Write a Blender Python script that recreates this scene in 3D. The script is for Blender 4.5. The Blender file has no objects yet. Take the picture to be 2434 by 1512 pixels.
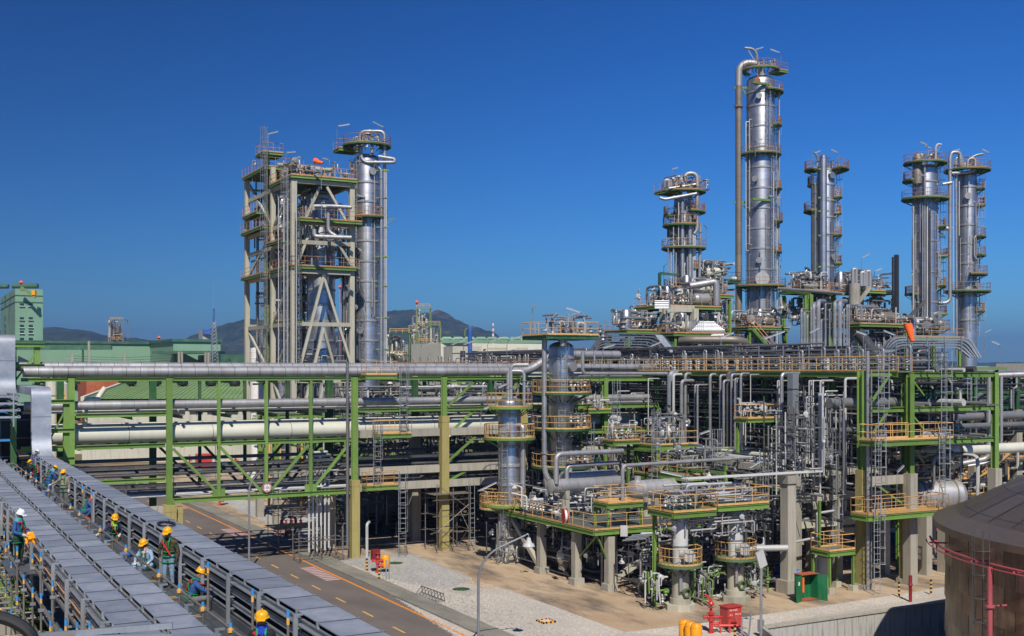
import bpy, bmesh, math, random
from mathutils import Vector, Matrix, noise
R = random.Random(7)
V = Vector
D = bpy.data
SC = bpy.context.scene
COL = SC.collection
# ------------------------------------------------------------------ camera
F0, HY, CX, HC = 2720.0, 878.0, 1217.0, 15.5
FWD, RGT, UP = V((.4772, .8788, 0)), V((.8788, -.4772, 0)), V((0, 0, 1))
EYE = V((0, 0, HC))
cam_d = D.cameras.new('camera'); cam = D.objects.new('camera', cam_d); COL.objects.link(cam)
cam.location = EYE
cam.rotation_euler = (math.radians(90), 0, -math.atan2(.4772, .8788))
cam_d.sensor_width = 36; cam_d.lens = 36 * F0 / 2434; cam_d.shift_y = (HY - 756) / 2434
cam_d.clip_start = .3; cam_d.clip_end = 20000
SC.camera = cam
# ------------------------------------------------------------------ sky, sun, exposure
SUN_EL, SUN_SIDE = math.radians(47), math.radians(6)
_b = -FWD; _c, _s = math.cos(SUN_SIDE), math.sin(SUN_SIDE)
_h = V((_b.x * _c - _b.y * _s, _b.x * _s + _b.y * _c, 0))
SUNV = V((_h.x * math.cos(SUN_EL), _h.y * math.cos(SUN_EL), math.sin(SUN_EL)))
W = D.worlds.new('World'); SC.world = W; W.use_nodes = True
wn = W.node_tree.nodes; wl = W.node_tree.links
bg = wn['Background']
sky = wn.new('ShaderNodeTexSky'); sky.sky_type = 'NISHITA'; sky.sun_disc = False
sky.sun_elevation = SUN_EL; sky.sun_rotation = math.atan2(SUNV.x, SUNV.y)
sky.altitude = 600; sky.air_density = 1.0; sky.dust_density = .35; sky.ozone_density = 3.2
hs = wn.new('ShaderNodeHueSaturation'); hs.inputs['Saturation'].default_value = 1.2; hs.inputs['Value'].default_value = 1.0
tm = wn.new('ShaderNodeMix'); tm.data_type = 'RGBA'; tm.blend_type = 'MULTIPLY'; tm.inputs[0].default_value = 1; tm.inputs[7].default_value = (.32, .66, .98, 1)
ga = wn.new('ShaderNodeGamma'); ga.inputs[1].default_value = 1.35
wl.new(sky.outputs[0], ga.inputs[0]); wl.new(ga.outputs[0], hs.inputs['Color']); wl.new(hs.outputs[0], tm.inputs[6]); tc = wn.new('ShaderNodeTexCoord'); dt = wn.new('ShaderNodeVectorMath'); dt.operation = 'DOT_PRODUCT'; dt.inputs[1].default_value = (.8788, -.4772, -.35)
wl.new(tc.outputs['Generated'], dt.inputs[0]); mr = wn.new('ShaderNodeMapRange'); mr.inputs['From Min'].default_value = -.6; mr.inputs['From Max'].default_value = .4; mr.inputs['To Min'].default_value = .50; mr.inputs['To Max'].default_value = 1.02
mr.interpolation_type = 'SMOOTHSTEP'; wl.new(dt.outputs['Value'], mr.inputs['Value']); sc_ = wn.new('ShaderNodeVectorMath'); sc_.operation = 'SCALE'; wl.new(tm.outputs[2], sc_.inputs[0]); wl.new(mr.outputs[0], sc_.inputs['Scale']); wl.new(sc_.outputs[0], bg.inputs['Color'])
bg.inputs['Strength'].default_value = .055
sl = D.lights.new('sun', 'SUN'); sl.energy = 4.9; sl.angle = math.radians(.53); sl.color = (1, .93, .83)
so = D.objects.new('sun', sl); COL.objects.link(so); so.location = (0, -50, 200)
so.rotation_euler = (-SUNV).to_track_quat('-Z', 'Y').to_euler()
SC.view_settings.view_transform = 'Standard'; SC.view_settings.look = 'None'
SC.view_settings.gamma = 1; SC.view_settings.exposure = 0.06; SC.view_settings.use_curve_mapping = False
SC.cycles.max_bounces = 5; SC.cycles.diffuse_bounces = 3; SC.cycles.glossy_bounces = 3
SC.cycles.volume_bounces = 0; SC.cycles.transparent_max_bounces = 6
SC.cycles.use_adaptive_sampling = True; SC.cycles.adaptive_threshold = .02
SC.cycles.use_denoising = True
# ------------------------------------------------------------------ picture -> place
def _dir(px, py): return FWD + RGT * ((px - CX) / F0) + UP * ((HY - py) / F0)
def aD(px, py, d): return EYE + _dir(px, py) * d
def aZ(px, py, z=0.0):
    d = _dir(px, py); return EYE + d * ((z - HC) / d.z)
def aX(px, py, X):
    d = _dir(px, py); return EYE + d * (X / d.x)
def aY(px, py, Y):
    d = _dir(px, py); return EYE + d * (Y / d.y)
def zo(py, d): return HC + (HY - py) * d / F0
def yo(X, Y, z):
    f = V((X, Y, 0)).dot(FWD); r = V((X, Y, 0)).dot(RGT); return CX + F0 * r / f, HY - F0 * (z - HC) / f
# ------------------------------------------------------------------ materials
def _mat(name):
    m = D.materials.new(name); m.use_nodes = True; n = m.node_tree.nodes; l = m.node_tree.links
    return m, n, l, n['Principled BSDF']
def _noise(n, l, vec, scale, detail=4, rough=.55):
    t = n.new('ShaderNodeTexNoise'); t.inputs['Scale'].default_value = scale; t.inputs['Detail'].default_value = detail
    t.inputs['Roughness'].default_value = rough; l.new(vec, t.inputs['Vector']); return t.outputs['Fac']
def _ramp(n, l, fac, stops):
    r = n.new('ShaderNodeValToRGB'); l.new(fac, r.inputs['Fac']); e = r.color_ramp.elements
    while len(e) < len(stops): e.new(.5)
    for k, (p, c) in enumerate(stops):
        e[k].position = p; e[k].color = (c[0], c[1], c[2], 1) if hasattr(c, '__len__') else (c, c, c, 1)
    return r.outputs['Color']
def _mix(n, l, fac, a, b, mode='MIX'):
    m = n.new('ShaderNodeMix'); m.data_type = 'RGBA'; m.blend_type = mode
    for s, v in ((0, fac), (6, a), (7, b)):
        if hasattr(v, 'is_linked') or hasattr(v, 'links'): l.new(v, m.inputs[s])
        else: m.inputs[s].default_value = v if s == 0 else (v[0], v[1], v[2], 1)
    return m.outputs[2]
def _vec(n, l, sx=1, sy=1, sz=1):
    g = n.new('ShaderNodeNewGeometry'); mp = n.new('ShaderNodeMapping'); mp.inputs['Scale'].default_value = (sx, sy, sz)
    l.new(g.outputs['Position'], mp.inputs['Vector']); return mp.outputs[0]
def paint(name, c, rough=.45, metal=0.0, dirt=(.25, .2, .14), amt=.35, scale=.6, streak=.25, bump=0.0, spec=.5, rust=0.0, stain=False):
    """painted or bare surface: large tone drift, run-off streaks, grime in patches"""
    m, n, l, b = _mat(name)
    v = _vec(n, l); f1 = _noise(n, l, v, scale, 5, .65)
    vs = _vec(n, l, 5, 5, .35); f2 = _noise(n, l, vs, 1.0, 4, .6)
    a = tuple(x * .82 for x in c); d = tuple(min(1, x * 1.12) for x in c)
    col = _ramp(n, l, f1, [(.3, a), (.7, d)])
    k = n.new('ShaderNodeMath'); k.operation = 'MULTIPLY'; k.inputs[1].default_value = amt
    l.new(_ramp(n, l, f1, [(.48, 0), (.75, 1)]), k.inputs[0])
    col = _mix(n, l, k.outputs[0], col, dirt)
    k2 = n.new('ShaderNodeMath'); k2.operation = 'MULTIPLY'; k2.inputs[1].default_value = streak
    l.new(_ramp(n, l, f2, [(.5, 0), (.72, 1)]), k2.inputs[0])
    col = _mix(n, l, k2.outputs[0], col, dirt)
    if rust:
        f3 = _noise(n, l, v, 2.2, 6, .7); k3 = n.new('ShaderNodeMath'); k3.operation = 'MULTIPLY'; k3.inputs[1].default_value = rust
        l.new(_ramp(n, l, f3, [(.56, 0), (.66, 1)]), k3.inputs[0]); col = _mix(n, l, k3.outputs[0], col, (.16, .055, .02))
    oi = n.new('ShaderNodeObjectInfo'); col = _mix(n, l, 1.0, col, _ramp(n, l, oi.outputs['Random'], [(0, .80), (1, 1.12)]), 'MULTIPLY')
    if stain:
        tc = n.new('ShaderNodeTexCoord'); vm = n.new('ShaderNodeVectorMath'); vm.operation = 'DISTANCE'; vm.inputs[1].default_value = (.5, .5, .5); mp = n.new('ShaderNodeMapping'); mp.inputs['Scale'].default_value = (1, 1, 0); mp.inputs['Location'].default_value = (0, 0, .5); l.new(tc.outputs['Generated'], mp.inputs[0]); l.new(mp.outputs[0], vm.inputs[0])
        ad = n.new('ShaderNodeMath'); ad.operation = 'MULTIPLY_ADD'; ad.inputs[1].default_value = .35; l.new(_noise(n, l, v, 2.5, 4, .6), ad.inputs[0]); l.new(vm.outputs['Value'], ad.inputs[2])
        rg = _ramp(n, l, ad.outputs[0], [(.34, .04), (.47, .5), (.53, 0)]); k4 = n.new('ShaderNodeMath'); k4.operation = 'MULTIPLY'; l.new(rg, k4.inputs[0]); l.new(_ramp(n, l, oi.outputs['Random'], [(.5, .05), (.8, .7)]), k4.inputs[1]); col = _mix(n, l, k4.outputs[0], col, (.56, .55, .52))
    l.new(col, b.inputs['Base Color']); b.inputs['Metallic'].default_value = metal
    rr = n.new('ShaderNodeMapRange'); rr.inputs['To Min'].default_value = max(.05, rough - .1); rr.inputs['To Max'].default_value = min(1, rough + .15)
    l.new(f1, rr.inputs['Value']); l.new(rr.outputs[0], b.inputs['Roughness'])
    b.inputs['Specular IOR Level'].default_value = spec
    if bump:
        bp = n.new('ShaderNodeBump'); bp.inputs['Strength'].default_value = bump; bp.inputs['Distance'].default_value = .03
        l.new(_noise(n, l, v, scale * 9, 5, .7), bp.inputs['Height']); l.new(bp.outputs[0], b.inputs['Normal'])
    return m
def clad(name, c, rough=.34, axis='z', band=1.0, metal=.9, dirt=(.22, .17, .12), amt=.42):
    """sheet-metal cladding: lapped seams every band metres, dents, weather marks"""
    m, n, l, b = _mat(name)
    v = _vec(n, l); f1 = _noise(n, l, v, .35, 5, .65)
    vs = _vec(n, l, 3.5, 3.5, .15); f2 = _noise(n, l, vs, 1.0, 5, .6)
    sep = n.new('ShaderNodeSeparateXYZ'); l.new(v, sep.inputs[0])
    q = n.new('ShaderNodeMath'); q.operation = 'MULTIPLY'; q.inputs[1].default_value = 1 / band; l.new(sep.outputs[{'x': 0, 'y': 1, 'z': 2}[axis]], q.inputs[0])
    fr = n.new('ShaderNodeMath'); fr.operation = 'FRACT'; l.new(q.outputs[0], fr.inputs[0])
    seam = _ramp(n, l, fr.outputs[0], [(.0, .42), (.035, .95), (.5, 1.0), (.96, 1.0)])
    fl = n.new('ShaderNodeMath'); fl.operation = 'FLOOR'; l.new(q.outputs[0], fl.inputs[0])
    wn_ = n.new('ShaderNodeTexWhiteNoise'); wn_.noise_dimensions = '1D'; l.new(fl.outputs[0], wn_.inputs['W'])
    a = tuple(x * .78 for x in c); d = tuple(min(1, x * 1.1) for x in c)
    col = _ramp(n, l, f1, [(.3, a), (.7, d)])
    sheet = _ramp(n, l, wn_.outputs['Value'], [(0, .86), (1, 1.0)])
    col = _mix(n, l, 1.0, col, sheet, 'MULTIPLY'); col = _mix(n, l, 1.0, col, seam, 'MULTIPLY')
    k2 = n.new('ShaderNodeMath'); k2.operation = 'MULTIPLY'; k2.inputs[1].default_value = amt
    l.new(_ramp(n, l, f2, [(.45, 0), (.8, 1)]), k2.inputs[0]); col = _mix(n, l, k2.outputs[0], col, dirt)
    l.new(col, b.inputs['Base Color']); b.inputs['Metallic'].default_value = metal
    rr = n.new('ShaderNodeMapRange'); rr.inputs['To Min'].default_value = rough - .07; rr.inputs['To Max'].default_value = rough + .16
    l.new(f2, rr.inputs['Value']); l.new(rr.outputs[0], b.inputs['Roughness'])
    bp = n.new('ShaderNodeBump'); bp.inputs['Strength'].default_value = .25; bp.inputs['Distance'].default_value = .05
    l.new(_noise(n, l, v, 1.3, 3, .5), bp.inputs['Height']); l.new(bp.outputs[0], b.inputs['Normal'])
    return m
def ground_mat(name, c1, c2, c3, s1=.12, s2=1.4, fine=14, bump=.3, stain=.6, rough=.9, cracks=False):
    m, n, l, b = _mat(name); v = _vec(n, l)
    col = _ramp(n, l, _noise(n, l, v, s1, 6, .6), [(.32, c1), (.55, c2), (.72, c1)])
    k = n.new('ShaderNodeMath'); k.operation = 'MULTIPLY'; k.inputs[1].default_value = stain
    l.new(_ramp(n, l, _noise(n, l, _vec(n, l, .8, .25, 1), s2 * .35, 6, .7), [(.45, 0), (.64, 1)]), k.inputs[0])
    col = _mix(n, l, k.outputs[0], col, c3)
    fn = _ramp(n, l, _noise(n, l, v, fine, 3, .7), [(.3, .8), (.7, 1.12)])
    col = _mix(n, l, 1.0, col, fn, 'MULTIPLY')
    l.new(col, b.inputs['Base Color']); b.inputs['Roughness'].default_value = rough; b.inputs['Specular IOR Level'].default_value = .25
    bp = n.new('ShaderNodeBump'); bp.inputs['Strength'].default_value = bump; bp.inputs['Distance'].default_value = .04
    l.new(_noise(n, l, v, fine, 4, .75), bp.inputs['Height']); l.new(bp.outputs[0], b.inputs['Normal'])
    return m
def flat(name, c, rough=.6, metal=0.0):
    m, n, l, b = _mat(name); v = _vec(n, l)
    col = _ramp(n, l, _noise(n, l, v, 3.0, 4, .6), [(.3, tuple(x * .86 for x in c)), (.7, tuple(min(1, x * 1.08) for x in c))])
    l.new(col, b.inputs['Base Color']); b.inputs['Roughness'].default_value = rough; b.inputs['Metallic'].default_value = metal
    return m
M = {}
M['clad'] = clad('steel cladding', (.56, .57, .585), .36, 'z', 1.15)
M['cladx'] = clad('steel cladding of horizontal vessels', (.60, .595, .58), .42, 'x', .8, .55)
M['clady'] = clad('steel cladding of ducts', (.50, .51, .53), .34, 'y', .9)
M['brown'] = clad('weathered brown cladding', (.30, .26, .215), .5, 'z', 1.6, .45)
M['pipe'] = clad('aluminium pipe jacket', (.46, .46, .47), .5, 'x', .95, .6, amt=.35)
M['pipev'] = clad('aluminium riser jacket', (.45, .455, .47), .46, 'z', .95, .65, amt=.35)
M['pipeg'] = paint('grey steel pipe', (.24, .25, .255), .45, .4, amt=.3)
M['piped'] = paint('dark grey steel pipe', (.085, .09, .095), .5, .3, amt=.3)
M['white'] = paint('white painted pipe', (.52, .53, .52), .45, amt=.15, streak=.15)
M['cream'] = paint('cream painted pipe', (.60, .60, .50), .42, amt=.12, scale=.25, streak=.12)
M['galv'] = paint('galvanised steel', (.42, .45, .48), .42, .6, dirt=(.2, .2, .19), amt=.3, scale=1.5)
M['cover'] = paint('galvanised tray cover', (.36, .40, .46), .5, .42, dirt=(.5, .48, .45), amt=.32, scale=1.3, streak=.12, bump=.12, stain=True)
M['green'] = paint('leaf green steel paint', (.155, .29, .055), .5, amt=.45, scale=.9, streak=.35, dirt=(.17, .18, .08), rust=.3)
M['greend'] = paint('dark green paint and painted shade', (.018, .10, .032), .5, amt=.35, streak=.3, rust=.2)
M['greeno'] = paint('faded olive green paint', (.20, .27, .09), .55, amt=.4, dirt=(.3, .27, .17))
M['orange'] = paint('yellow orange railing paint', (.66, .40, .15), .55, amt=.45, scale=1.5, streak=.2, dirt=(.42, .24, .12), rust=.35)
M['orange2'] = paint('sun bleached orange railing paint', (.52, .27, .13), .6, amt=.3, scale=2, dirt=(.3, .17, .1))
M['conc'] = paint('cast concrete', (.40, .375, .31), .85, amt=.35, scale=.5, streak=.5, dirt=(.13, .12, .09), bump=.25, spec=.2)
M['concy'] = paint('algae yellowed concrete', (.36, .31, .12), .85, amt=.35, scale=.6, streak=.4, dirt=(.16, .13, .05), bump=.2, spec=.2)
M['fire'] = paint('fireproofing mortar', (.46, .44, .35), .85, amt=.25, scale=.5, streak=.4, dirt=(.2, .18, .12), bump=.2, spec=.2)
M['wallc'] = paint('stained dyke wall concrete', (.42, .41, .38), .9, amt=.3, scale=.8, streak=.85, dirt=(.10, .10, .09), bump=.3, spec=.2)
M['asphalt'] = ground_mat('asphalt', (.155, .132, .118), (.18, .155, .135), (.11, .095, .085), .1, 1.2, 22, .25, .5)
M['soil'] = ground_mat('stained concrete apron', (.42, .29, .175), (.52, .40, .27), (.15, .125, .10), .11, 1.3, 9, .3, .95)
M['earth'] = ground_mat('dusty earth', (.27, .18, .105), (.22, .16, .09), (.12, .12, .06), .02, .25, 4, .4, .7)
M['gravel'] = ground_mat('pale gravel', (.56, .505, .43), (.49, .45, .39), (.36, .335, .29), .07, 1.0, 5.0, 1.0, .35)
M['gravelg'] = ground_mat('grey gravel', (.42, .41, .385), (.37, .365, .35), (.25, .24, .22), .09, 1.0, 5.0, 1.0, .35)
M['kerb'] = ground_mat('kerb slab', (.31, .28, .23), (.25, .24, .20), (.15, .15, .12), .5, 2.0, 10, .3, .6)
M['lineo'] = flat('orange road paint', (.75, .27, .03)); M['liney'] = flat('yellow road paint', (.72, .42, .09))
M['linew'] = flat('white road paint', (.78, .76, .72)); M['liner'] = flat('red road paint', (.36, .15, .13)); M['linef'] = flat('faded white road paint', (.5, .46, .43))
M['red'] = paint('fire red paint', (.55, .035, .03), .35, amt=.15); M['redd'] = paint('dark fire red paint', (.26, .02, .025), .4, amt=.2)
M['pink'] = paint('faded red pipe paint', (.50, .09, .11), .5, amt=.25, dirt=(.4, .2, .18))
M['wind'] = flat('windsock cloth', (1.0, .14, .015), .8)
M['yel'] = flat('amber plastic', (.95, .36, .01), .4); M['black'] = flat('black rubber', (.015, .015, .017), .6)
M['blue'] = paint('blue paint', (.03, .12, .42), .45, amt=.2); M['bluel'] = flat('light blue paint', (.04, .28, .62), .5)
M['navy'] = paint('dark blue sheet', (.025, .05, .10), .5, amt=.2); M['mint'] = paint('mint green wall sheet', (.205, .37, .245), .6, amt=.12, scale=.05, streak=.2)
M['mintd'] = paint('dark mint trim', (.03, .12, .07), .6); M['dark'] = flat('dark opening and shade sheet', (.012, .014, .016), .5)
M['greent'] = paint('dark green tower steel', (.045, .14, .035), .5, amt=.3); M['tankr'] = paint('sooty tank roof', (.20, .155, .115), .36, .5, amt=.45, scale=.35, dirt=(.035, .026, .02), streak=.2)  # tower platform steel has its own darker green
M['roofg'] = paint('green roof sheet', (.21, .33, .11), .5, amt=.25, scale=.15, streak=.1)
M['offw'] = paint('off white wall', (.62, .61, .50), .8, amt=.25, scale=.2, streak=.4)
M['lamp'] = flat('lamp diffuser', (.85, .87, .86), .3); M['tank'] = None
M['glass'] = flat('window glass', (.02, .03, .035), .1)
M['deck'] = paint('deck plate', (.14, .165, .155), .55, .2, amt=.35, scale=1.0)
M['deckg'] = paint('green grating', (.10, .17, .07), .6, amt=.3, scale=1.0)
M['scaf'] = paint('scaffold tube', (.23, .205, .18), .55, .4, amt=.35, scale=3)
M['tray'] = paint('scaffold deck plank', (.105, .12, .135), .5, .35, amt=.3, scale=1.2, dirt=(.2, .2, .2))
M['foliage'] = flat('foliage', (.045, .075, .02), .9); M['foliaged'] = flat('dark foliage', (.03, .055, .018), .9)
M['bark'] = flat('bark', (.12, .09, .06), .9)
def _hill():
    m, n, l, b = _mat('wooded hill'); v = _vec(n, l)
    c = _ramp(n, l, _noise(n, l, v, .006, 8, .7), [(.42, (.022, .045, .015)), (.58, (.06, .07, .03)), (.66, (.2, .12, .07))])
    c = _mix(n, l, 1.0, c, _ramp(n, l, _noise(n, l, v, .035, 6, .8), [(.35, .35), (.65, 1.6)]), 'MULTIPLY')
    l.new(c, b.inputs['Base Color']); b.inputs['Roughness'].default_value = 1; b.inputs['Specular IOR Level'].default_value = 0
    bp = n.new('ShaderNodeBump'); bp.inputs['Strength'].default_value = 1; bp.inputs['Distance'].default_value = 14
    l.new(_noise(n, l, v, .02, 6, .7), bp.inputs['Height']); l.new(bp.outputs[0], b.inputs['Normal'])
    return m
M['hill'] = _hill()
def _tank():
    m, n, l, b = _mat('burnt brown tank cladding'); v = _vec(n, l)
    f = _noise(n, l, v, .55, 6, .65)
    c = _ramp(n, l, f, [(.3, (.13, .085, .055)), (.5, (.25, .17, .11)), (.68, (.38, .29, .20))])
    f2 = _noise(n, l, _vec(n, l, 2.2, 2.2, .12), 1, 5, .65)
    c = _mix(n, l, _ramp(n, l, f2, [(.52, 0), (.8, .75)]), c, (.05, .04, .034))
    oi = n.new('ShaderNodeObjectInfo'); c = _mix(n, l, 1.0, c, _ramp(n, l, oi.outputs['Random'], [(0, .65), (1, 1.3)]), 'MULTIPLY')
    l.new(c, b.inputs['Base Color']); b.inputs['Metallic'].default_value = .5; b.inputs['Roughness'].default_value = .36
    bp = n.new('ShaderNodeBump'); bp.inputs['Strength'].default_value = .25; bp.inputs['Distance'].default_value = .05
    l.new(_noise(n, l, v, 1.6, 3, .5), bp.inputs['Height']); l.new(bp.outputs[0], b.inputs['Normal'])
    return m
M['tank'] = _tank()
# ------------------------------------------------------------------ mesh builder
ORG = {}
def _frame(d):
    d = d.normalized(); u = V((0, 0, 1)) if abs(d.z) < .95 else V((1, 0, 0))
    a = d.cross(u).normalized(); return a, a.cross(d).normalized()
def fillet(pts, r, k=4):
    if r <= 0 or len(pts) < 3: return [V(p) for p in pts]
    out = [V(pts[0])]
    for i in range(1, len(pts) - 1):
        p, q, s = V(pts[i - 1]), V(pts[i]), V(pts[i + 1])
        a = (p - q); b = (s - q); la, lb = a.length, b.length
        t = min(r, la * .48, lb * .48)
        if t < 1e-4 or la < 1e-5 or lb < 1e-5: out.append(q); continue
        a = q + a / la * t; b = q + b / lb * t
        for j in range(k + 1):
            w = j / k; out.append(a * (1 - w) ** 2 + q * 2 * w * (1 - w) + b * w * w)
    out.append(V(pts[-1])); return out
class MB:
    def __init__(s): s.v = []; s.f = []; s.mi = []; s.cur = 0
    def mat(s, i): s.cur = i; return s
    def _add(s, vs, fs):
        o = len(s.v); s.v.extend(vs); s.f.extend(tuple(i + o for i in f) for f in fs); s.mi.extend([s.cur] * len(fs)); return s
    def obox(s, c, ax, ay, az):
        vs = [c + ax * i + ay * j + az * k for i in (-1, 1) for j in (-1, 1) for k in (-1, 1)]
        return s._add(vs, [(0, 1, 3, 2), (4, 6, 7, 5), (0, 4, 5, 1), (2, 3, 7, 6), (0, 2, 6, 4), (1, 5, 7, 3)])
    def box(s, x0, y0, z0, x1, y1, z1):
        return s.obox(V(((x0 + x1) / 2, (y0 + y1) / 2, (z0 + z1) / 2)), V(((x1 - x0) / 2, 0, 0)), V((0, (y1 - y0) / 2, 0)), V((0, 0, (z1 - z0) / 2)))
    def bar(s, p, q, w, h=None):
        p, q = V(p), V(q); d = q - p
        if d.length < 1e-5: return s
        h = h or w; a, b = _frame(d); return s.obox((p + q) / 2, d / 2, a * w / 2, b * h / 2)
    def ibeam(s, p, q, w, h, t=.03):
        p, q = V(p), V(q); d = q - p; a, b = _frame(d)
        t2 = max(t, .02)
        s.obox((p + q) / 2 + b * (h / 2 - t2 / 2), d / 2, a * w / 2, b * t2 / 2)
        s.obox((p + q) / 2 - b * (h / 2 - t2 / 2), d / 2, a * w / 2, b * t2 / 2)
        return s.obox((p + q) / 2, d / 2, a * t2 * .6, b * (h / 2 - t2))
    def icol(s, x, y, z0, z1, w, h, t=.04):
        s.box(x - w / 2, y - h / 2, z0, x + w / 2, y - h / 2 + t, z1); s.box(x - w / 2, y + h / 2 - t, z0, x + w / 2, y + h / 2, z1)
        return s.box(x - t * .6, y - h / 2 + t, z0, x + t * .6, y + h / 2 - t, z1)
    def tube(s, pts, r, n=8, fr=0.0, caps=True, k=4):
        P = fillet(pts, fr, k); m = len(P)
        if m < 2: return s
        rs = r if isinstance(r, (list, tuple)) else [r] * m
        if len(rs) != m: rs = [rs[0]] * m
        T = []
        for i in range(m):
            a = P[max(0, i - 1)]; b = P[min(m - 1, i + 1)]; t = b - a
            T.append(t.normalized() if t.length > 1e-6 else (T[-1] if T else V((0, 0, 1))))
        a, _ = _frame(T[0]); vs = []
        for i in range(m):
            a = a - T[i] * a.dot(T[i])
            if a.length < 1e-4: a, _ = _frame(T[i])
            a = a.normalized(); b = T[i].cross(a)
            for j in range(n):
                w = 2 * math.pi * j / n; vs.append(P[i] + (a * math.cos(w) + b * math.sin(w)) * rs[i])
        fs = [(i * n + j, i * n + (j + 1) % n, (i + 1) * n + (j + 1) % n, (i + 1) * n + j) for i in range(m - 1) for j in range(n)]
        if caps: fs += [tuple(range(n - 1, -1, -1)), tuple((m - 1) * n + j for j in range(n))]
        return s._add(vs, fs)
    def flange(s, p, d, r, t=.12, n=10):
        d = V(d).normalized(); return s.tube([V(p) - d * t / 2, V(p) + d * t / 2], r, n)
    def lathe(s, c, prof, n=24, ax=None, a0=0.0, a1=None):
        """prof: (radius, height along ax)"""
        c = V(c); ax = V(ax or (0, 0, 1)).normalized(); u, w = _frame(ax); full = a1 is None; a1 = 2 * math.pi if full else a1
        m = n if full else n + 1; vs = []
        for r, z in prof:
            for j in range(m):
                t = a0 + (a1 - a0) * j / n; vs.append(c + ax * z + (u * math.cos(t) + w * math.sin(t)) * r)
        fs = [(i * m + j, i * m + (j + 1) % m, (i + 1) * m + (j + 1) % m, (i + 1) * m + j) for i in range(len(prof) - 1) for j in range(n)]
        if full:
            if prof[0][0] > 1e-4: fs.append(tuple(range(m - 1, -1, -1)))
            if prof[-1][0] > 1e-4: fs.append(tuple((len(prof) - 1) * m + j for j in range(m)))
        return s._add(vs, fs)
    def ringseg(s, c, r0, r1, z0, z1, a0, a1, n=16):
        vs = []
        for j in range(n + 1):
            t = a0 + (a1 - a0) * j / n; d = V((math.cos(t), math.sin(t), 0))
            for r, z in ((r0, z0), (r1, z0), (r1, z1), (r0, z1)): vs.append(V((c[0], c[1], 0)) + d * r + V((0, 0, z)))
        fs = [(j * 4 + i, j * 4 + (i + 1) % 4, (j + 1) * 4 + (i + 1) % 4, (j + 1) * 4 + i) for j in range(n) for i in range(4)]
        fs += [(0, 1, 2, 3), (n * 4 + 3, n * 4 + 2, n * 4 + 1, n * 4)]
        return s._add(vs, fs)
    def sheet(s, pts): return s._add([V(p) for p in pts], [tuple(range(len(pts)))])
    def rail(s, pts, h=1.1, closed=False, step=1.5, r=.026, toe=True, n=4):
        P = [V(p) for p in pts]; E = list(zip(P, P[1:] + ([P[0]] if closed else [])))
        if closed: pass
        else: E = E[:len(P) - 1]
        up = V((0, 0, 1))
        for a, b in E:
            L = (b - a).length
            if L < .02: continue
            k = max(1, round(L / step))
            for i in range(k + 1):
                q = a.lerp(b, i / k); s.tube([q, q + up * h], r, n, caps=False)
            s.tube([a + up * h, b + up * h], r * 1.15, n); s.tube([a + up * h * .52, b + up * h * .52], r * .9, n)
            if toe: s.bar(a + up * .08, b + up * .08, .02, .14)
        return s
    def ladder(s, p, h, nrm, cage=True, w=.5, r=.03, c0=2.2):
        """p foot, nrm points away from the thing climbed"""
        p = V(p); nrm = V(nrm).normalized(); a = nrm.cross(UP).normalized()
        for e in (-1, 1): s.tube([p + a * w / 2 * e, p + a * w / 2 * e + UP * (h + .9)], r, 4)
        z = .3
        while z < h: s.tube([p - a * w / 2 + UP * z, p + a * w / 2 + UP * z], r * .6, 4, caps=False); z += .42
        if cage and h > 3:
            z = c0; loop = []
            for q in range(7):
                t = math.pi * q / 6; loop.append(a * math.cos(t) * .38 + nrm * math.sin(t) * .72)
            while z < h + 1: s.tube([p + o + UP * z for o in loop], r * .6, 4, caps=False); z += 1.1
            for q in (1, 3, 5): s.tube([p + loop[q] + UP * c0, p + loop[q] + UP * (h + 1)], r * .55, 4, caps=False)
        return s
    def build(s, name, mats, parent=None, smooth=35, stuff=False):
        if not s.v: return None
        me = D.meshes.new(name); o = V((0, 0, 0))
        if parent is not None: o = ORG.get(parent.name, o)
        me.from_pydata([tuple(v - o) for v in s.v] if o.length else [tuple(v) for v in s.v], [], s.f)
        for m in (mats if isinstance(mats, (list, tuple)) else [mats]): me.materials.append(M[m] if isinstance(m, str) else m)
        if max(s.mi) > 0: me.polygons.foreach_set('material_index', s.mi)
        if smooth: me.shade_smooth(); me.set_sharp_from_angle(angle=math.radians(smooth))
        ob = D.objects.new(name, me); COL.objects.link(ob)
        if parent is not None: ob.parent = parent; ORG[ob.name] = o
        if stuff: ob['kind'] = 'stuff'
        return ob
def thing(name, label, cat, loc=(0, 0, 0), group=None):
    o = D.objects.new(name, None); COL.objects.link(o); o.location = loc; o.empty_display_size = .2
    ORG[o.name] = V(loc); o['label'] = label; o['category'] = cat
    if group: o['group'] = group
    return o
def tag(o, label, cat, group=None):
    o['label'] = label; o['category'] = cat
    if group: o['group'] = group
    return o
def struct(o): o['kind'] = 'structure'; return o
def inst(o, loc, parent=None, name=None):
    c = o.copy(); COL.objects.link(c)
    if parent is not None: c.parent = parent
    c.location = loc; return c
def copy_tree(o, loc, label=None, rz=None, sc=None):
    c = o.copy(); COL.objects.link(c); c.location = loc
    if rz is not None: c.rotation_euler = (0, 0, rz)
    if sc is not None: c.scale = (sc, sc, sc)
    if label: c['label'] = label
    for ch in list(o.children):
        k = ch.copy(); COL.objects.link(k); k.parent = c
        for g in list(ch.children):
            q = g.copy(); COL.objects.link(q); q.parent = k
    return c
ORD = ['first', 'second', 'third', 'fourth', 'fifth', 'sixth', 'seventh', 'eighth', 'ninth', 'tenth', 'eleventh', 'twelfth', 'thirteenth', 'fourteenth', 'fifteenth', 'sixteenth', 'seventeenth', 'eighteenth', 'nineteenth', 'twentieth']
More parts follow.
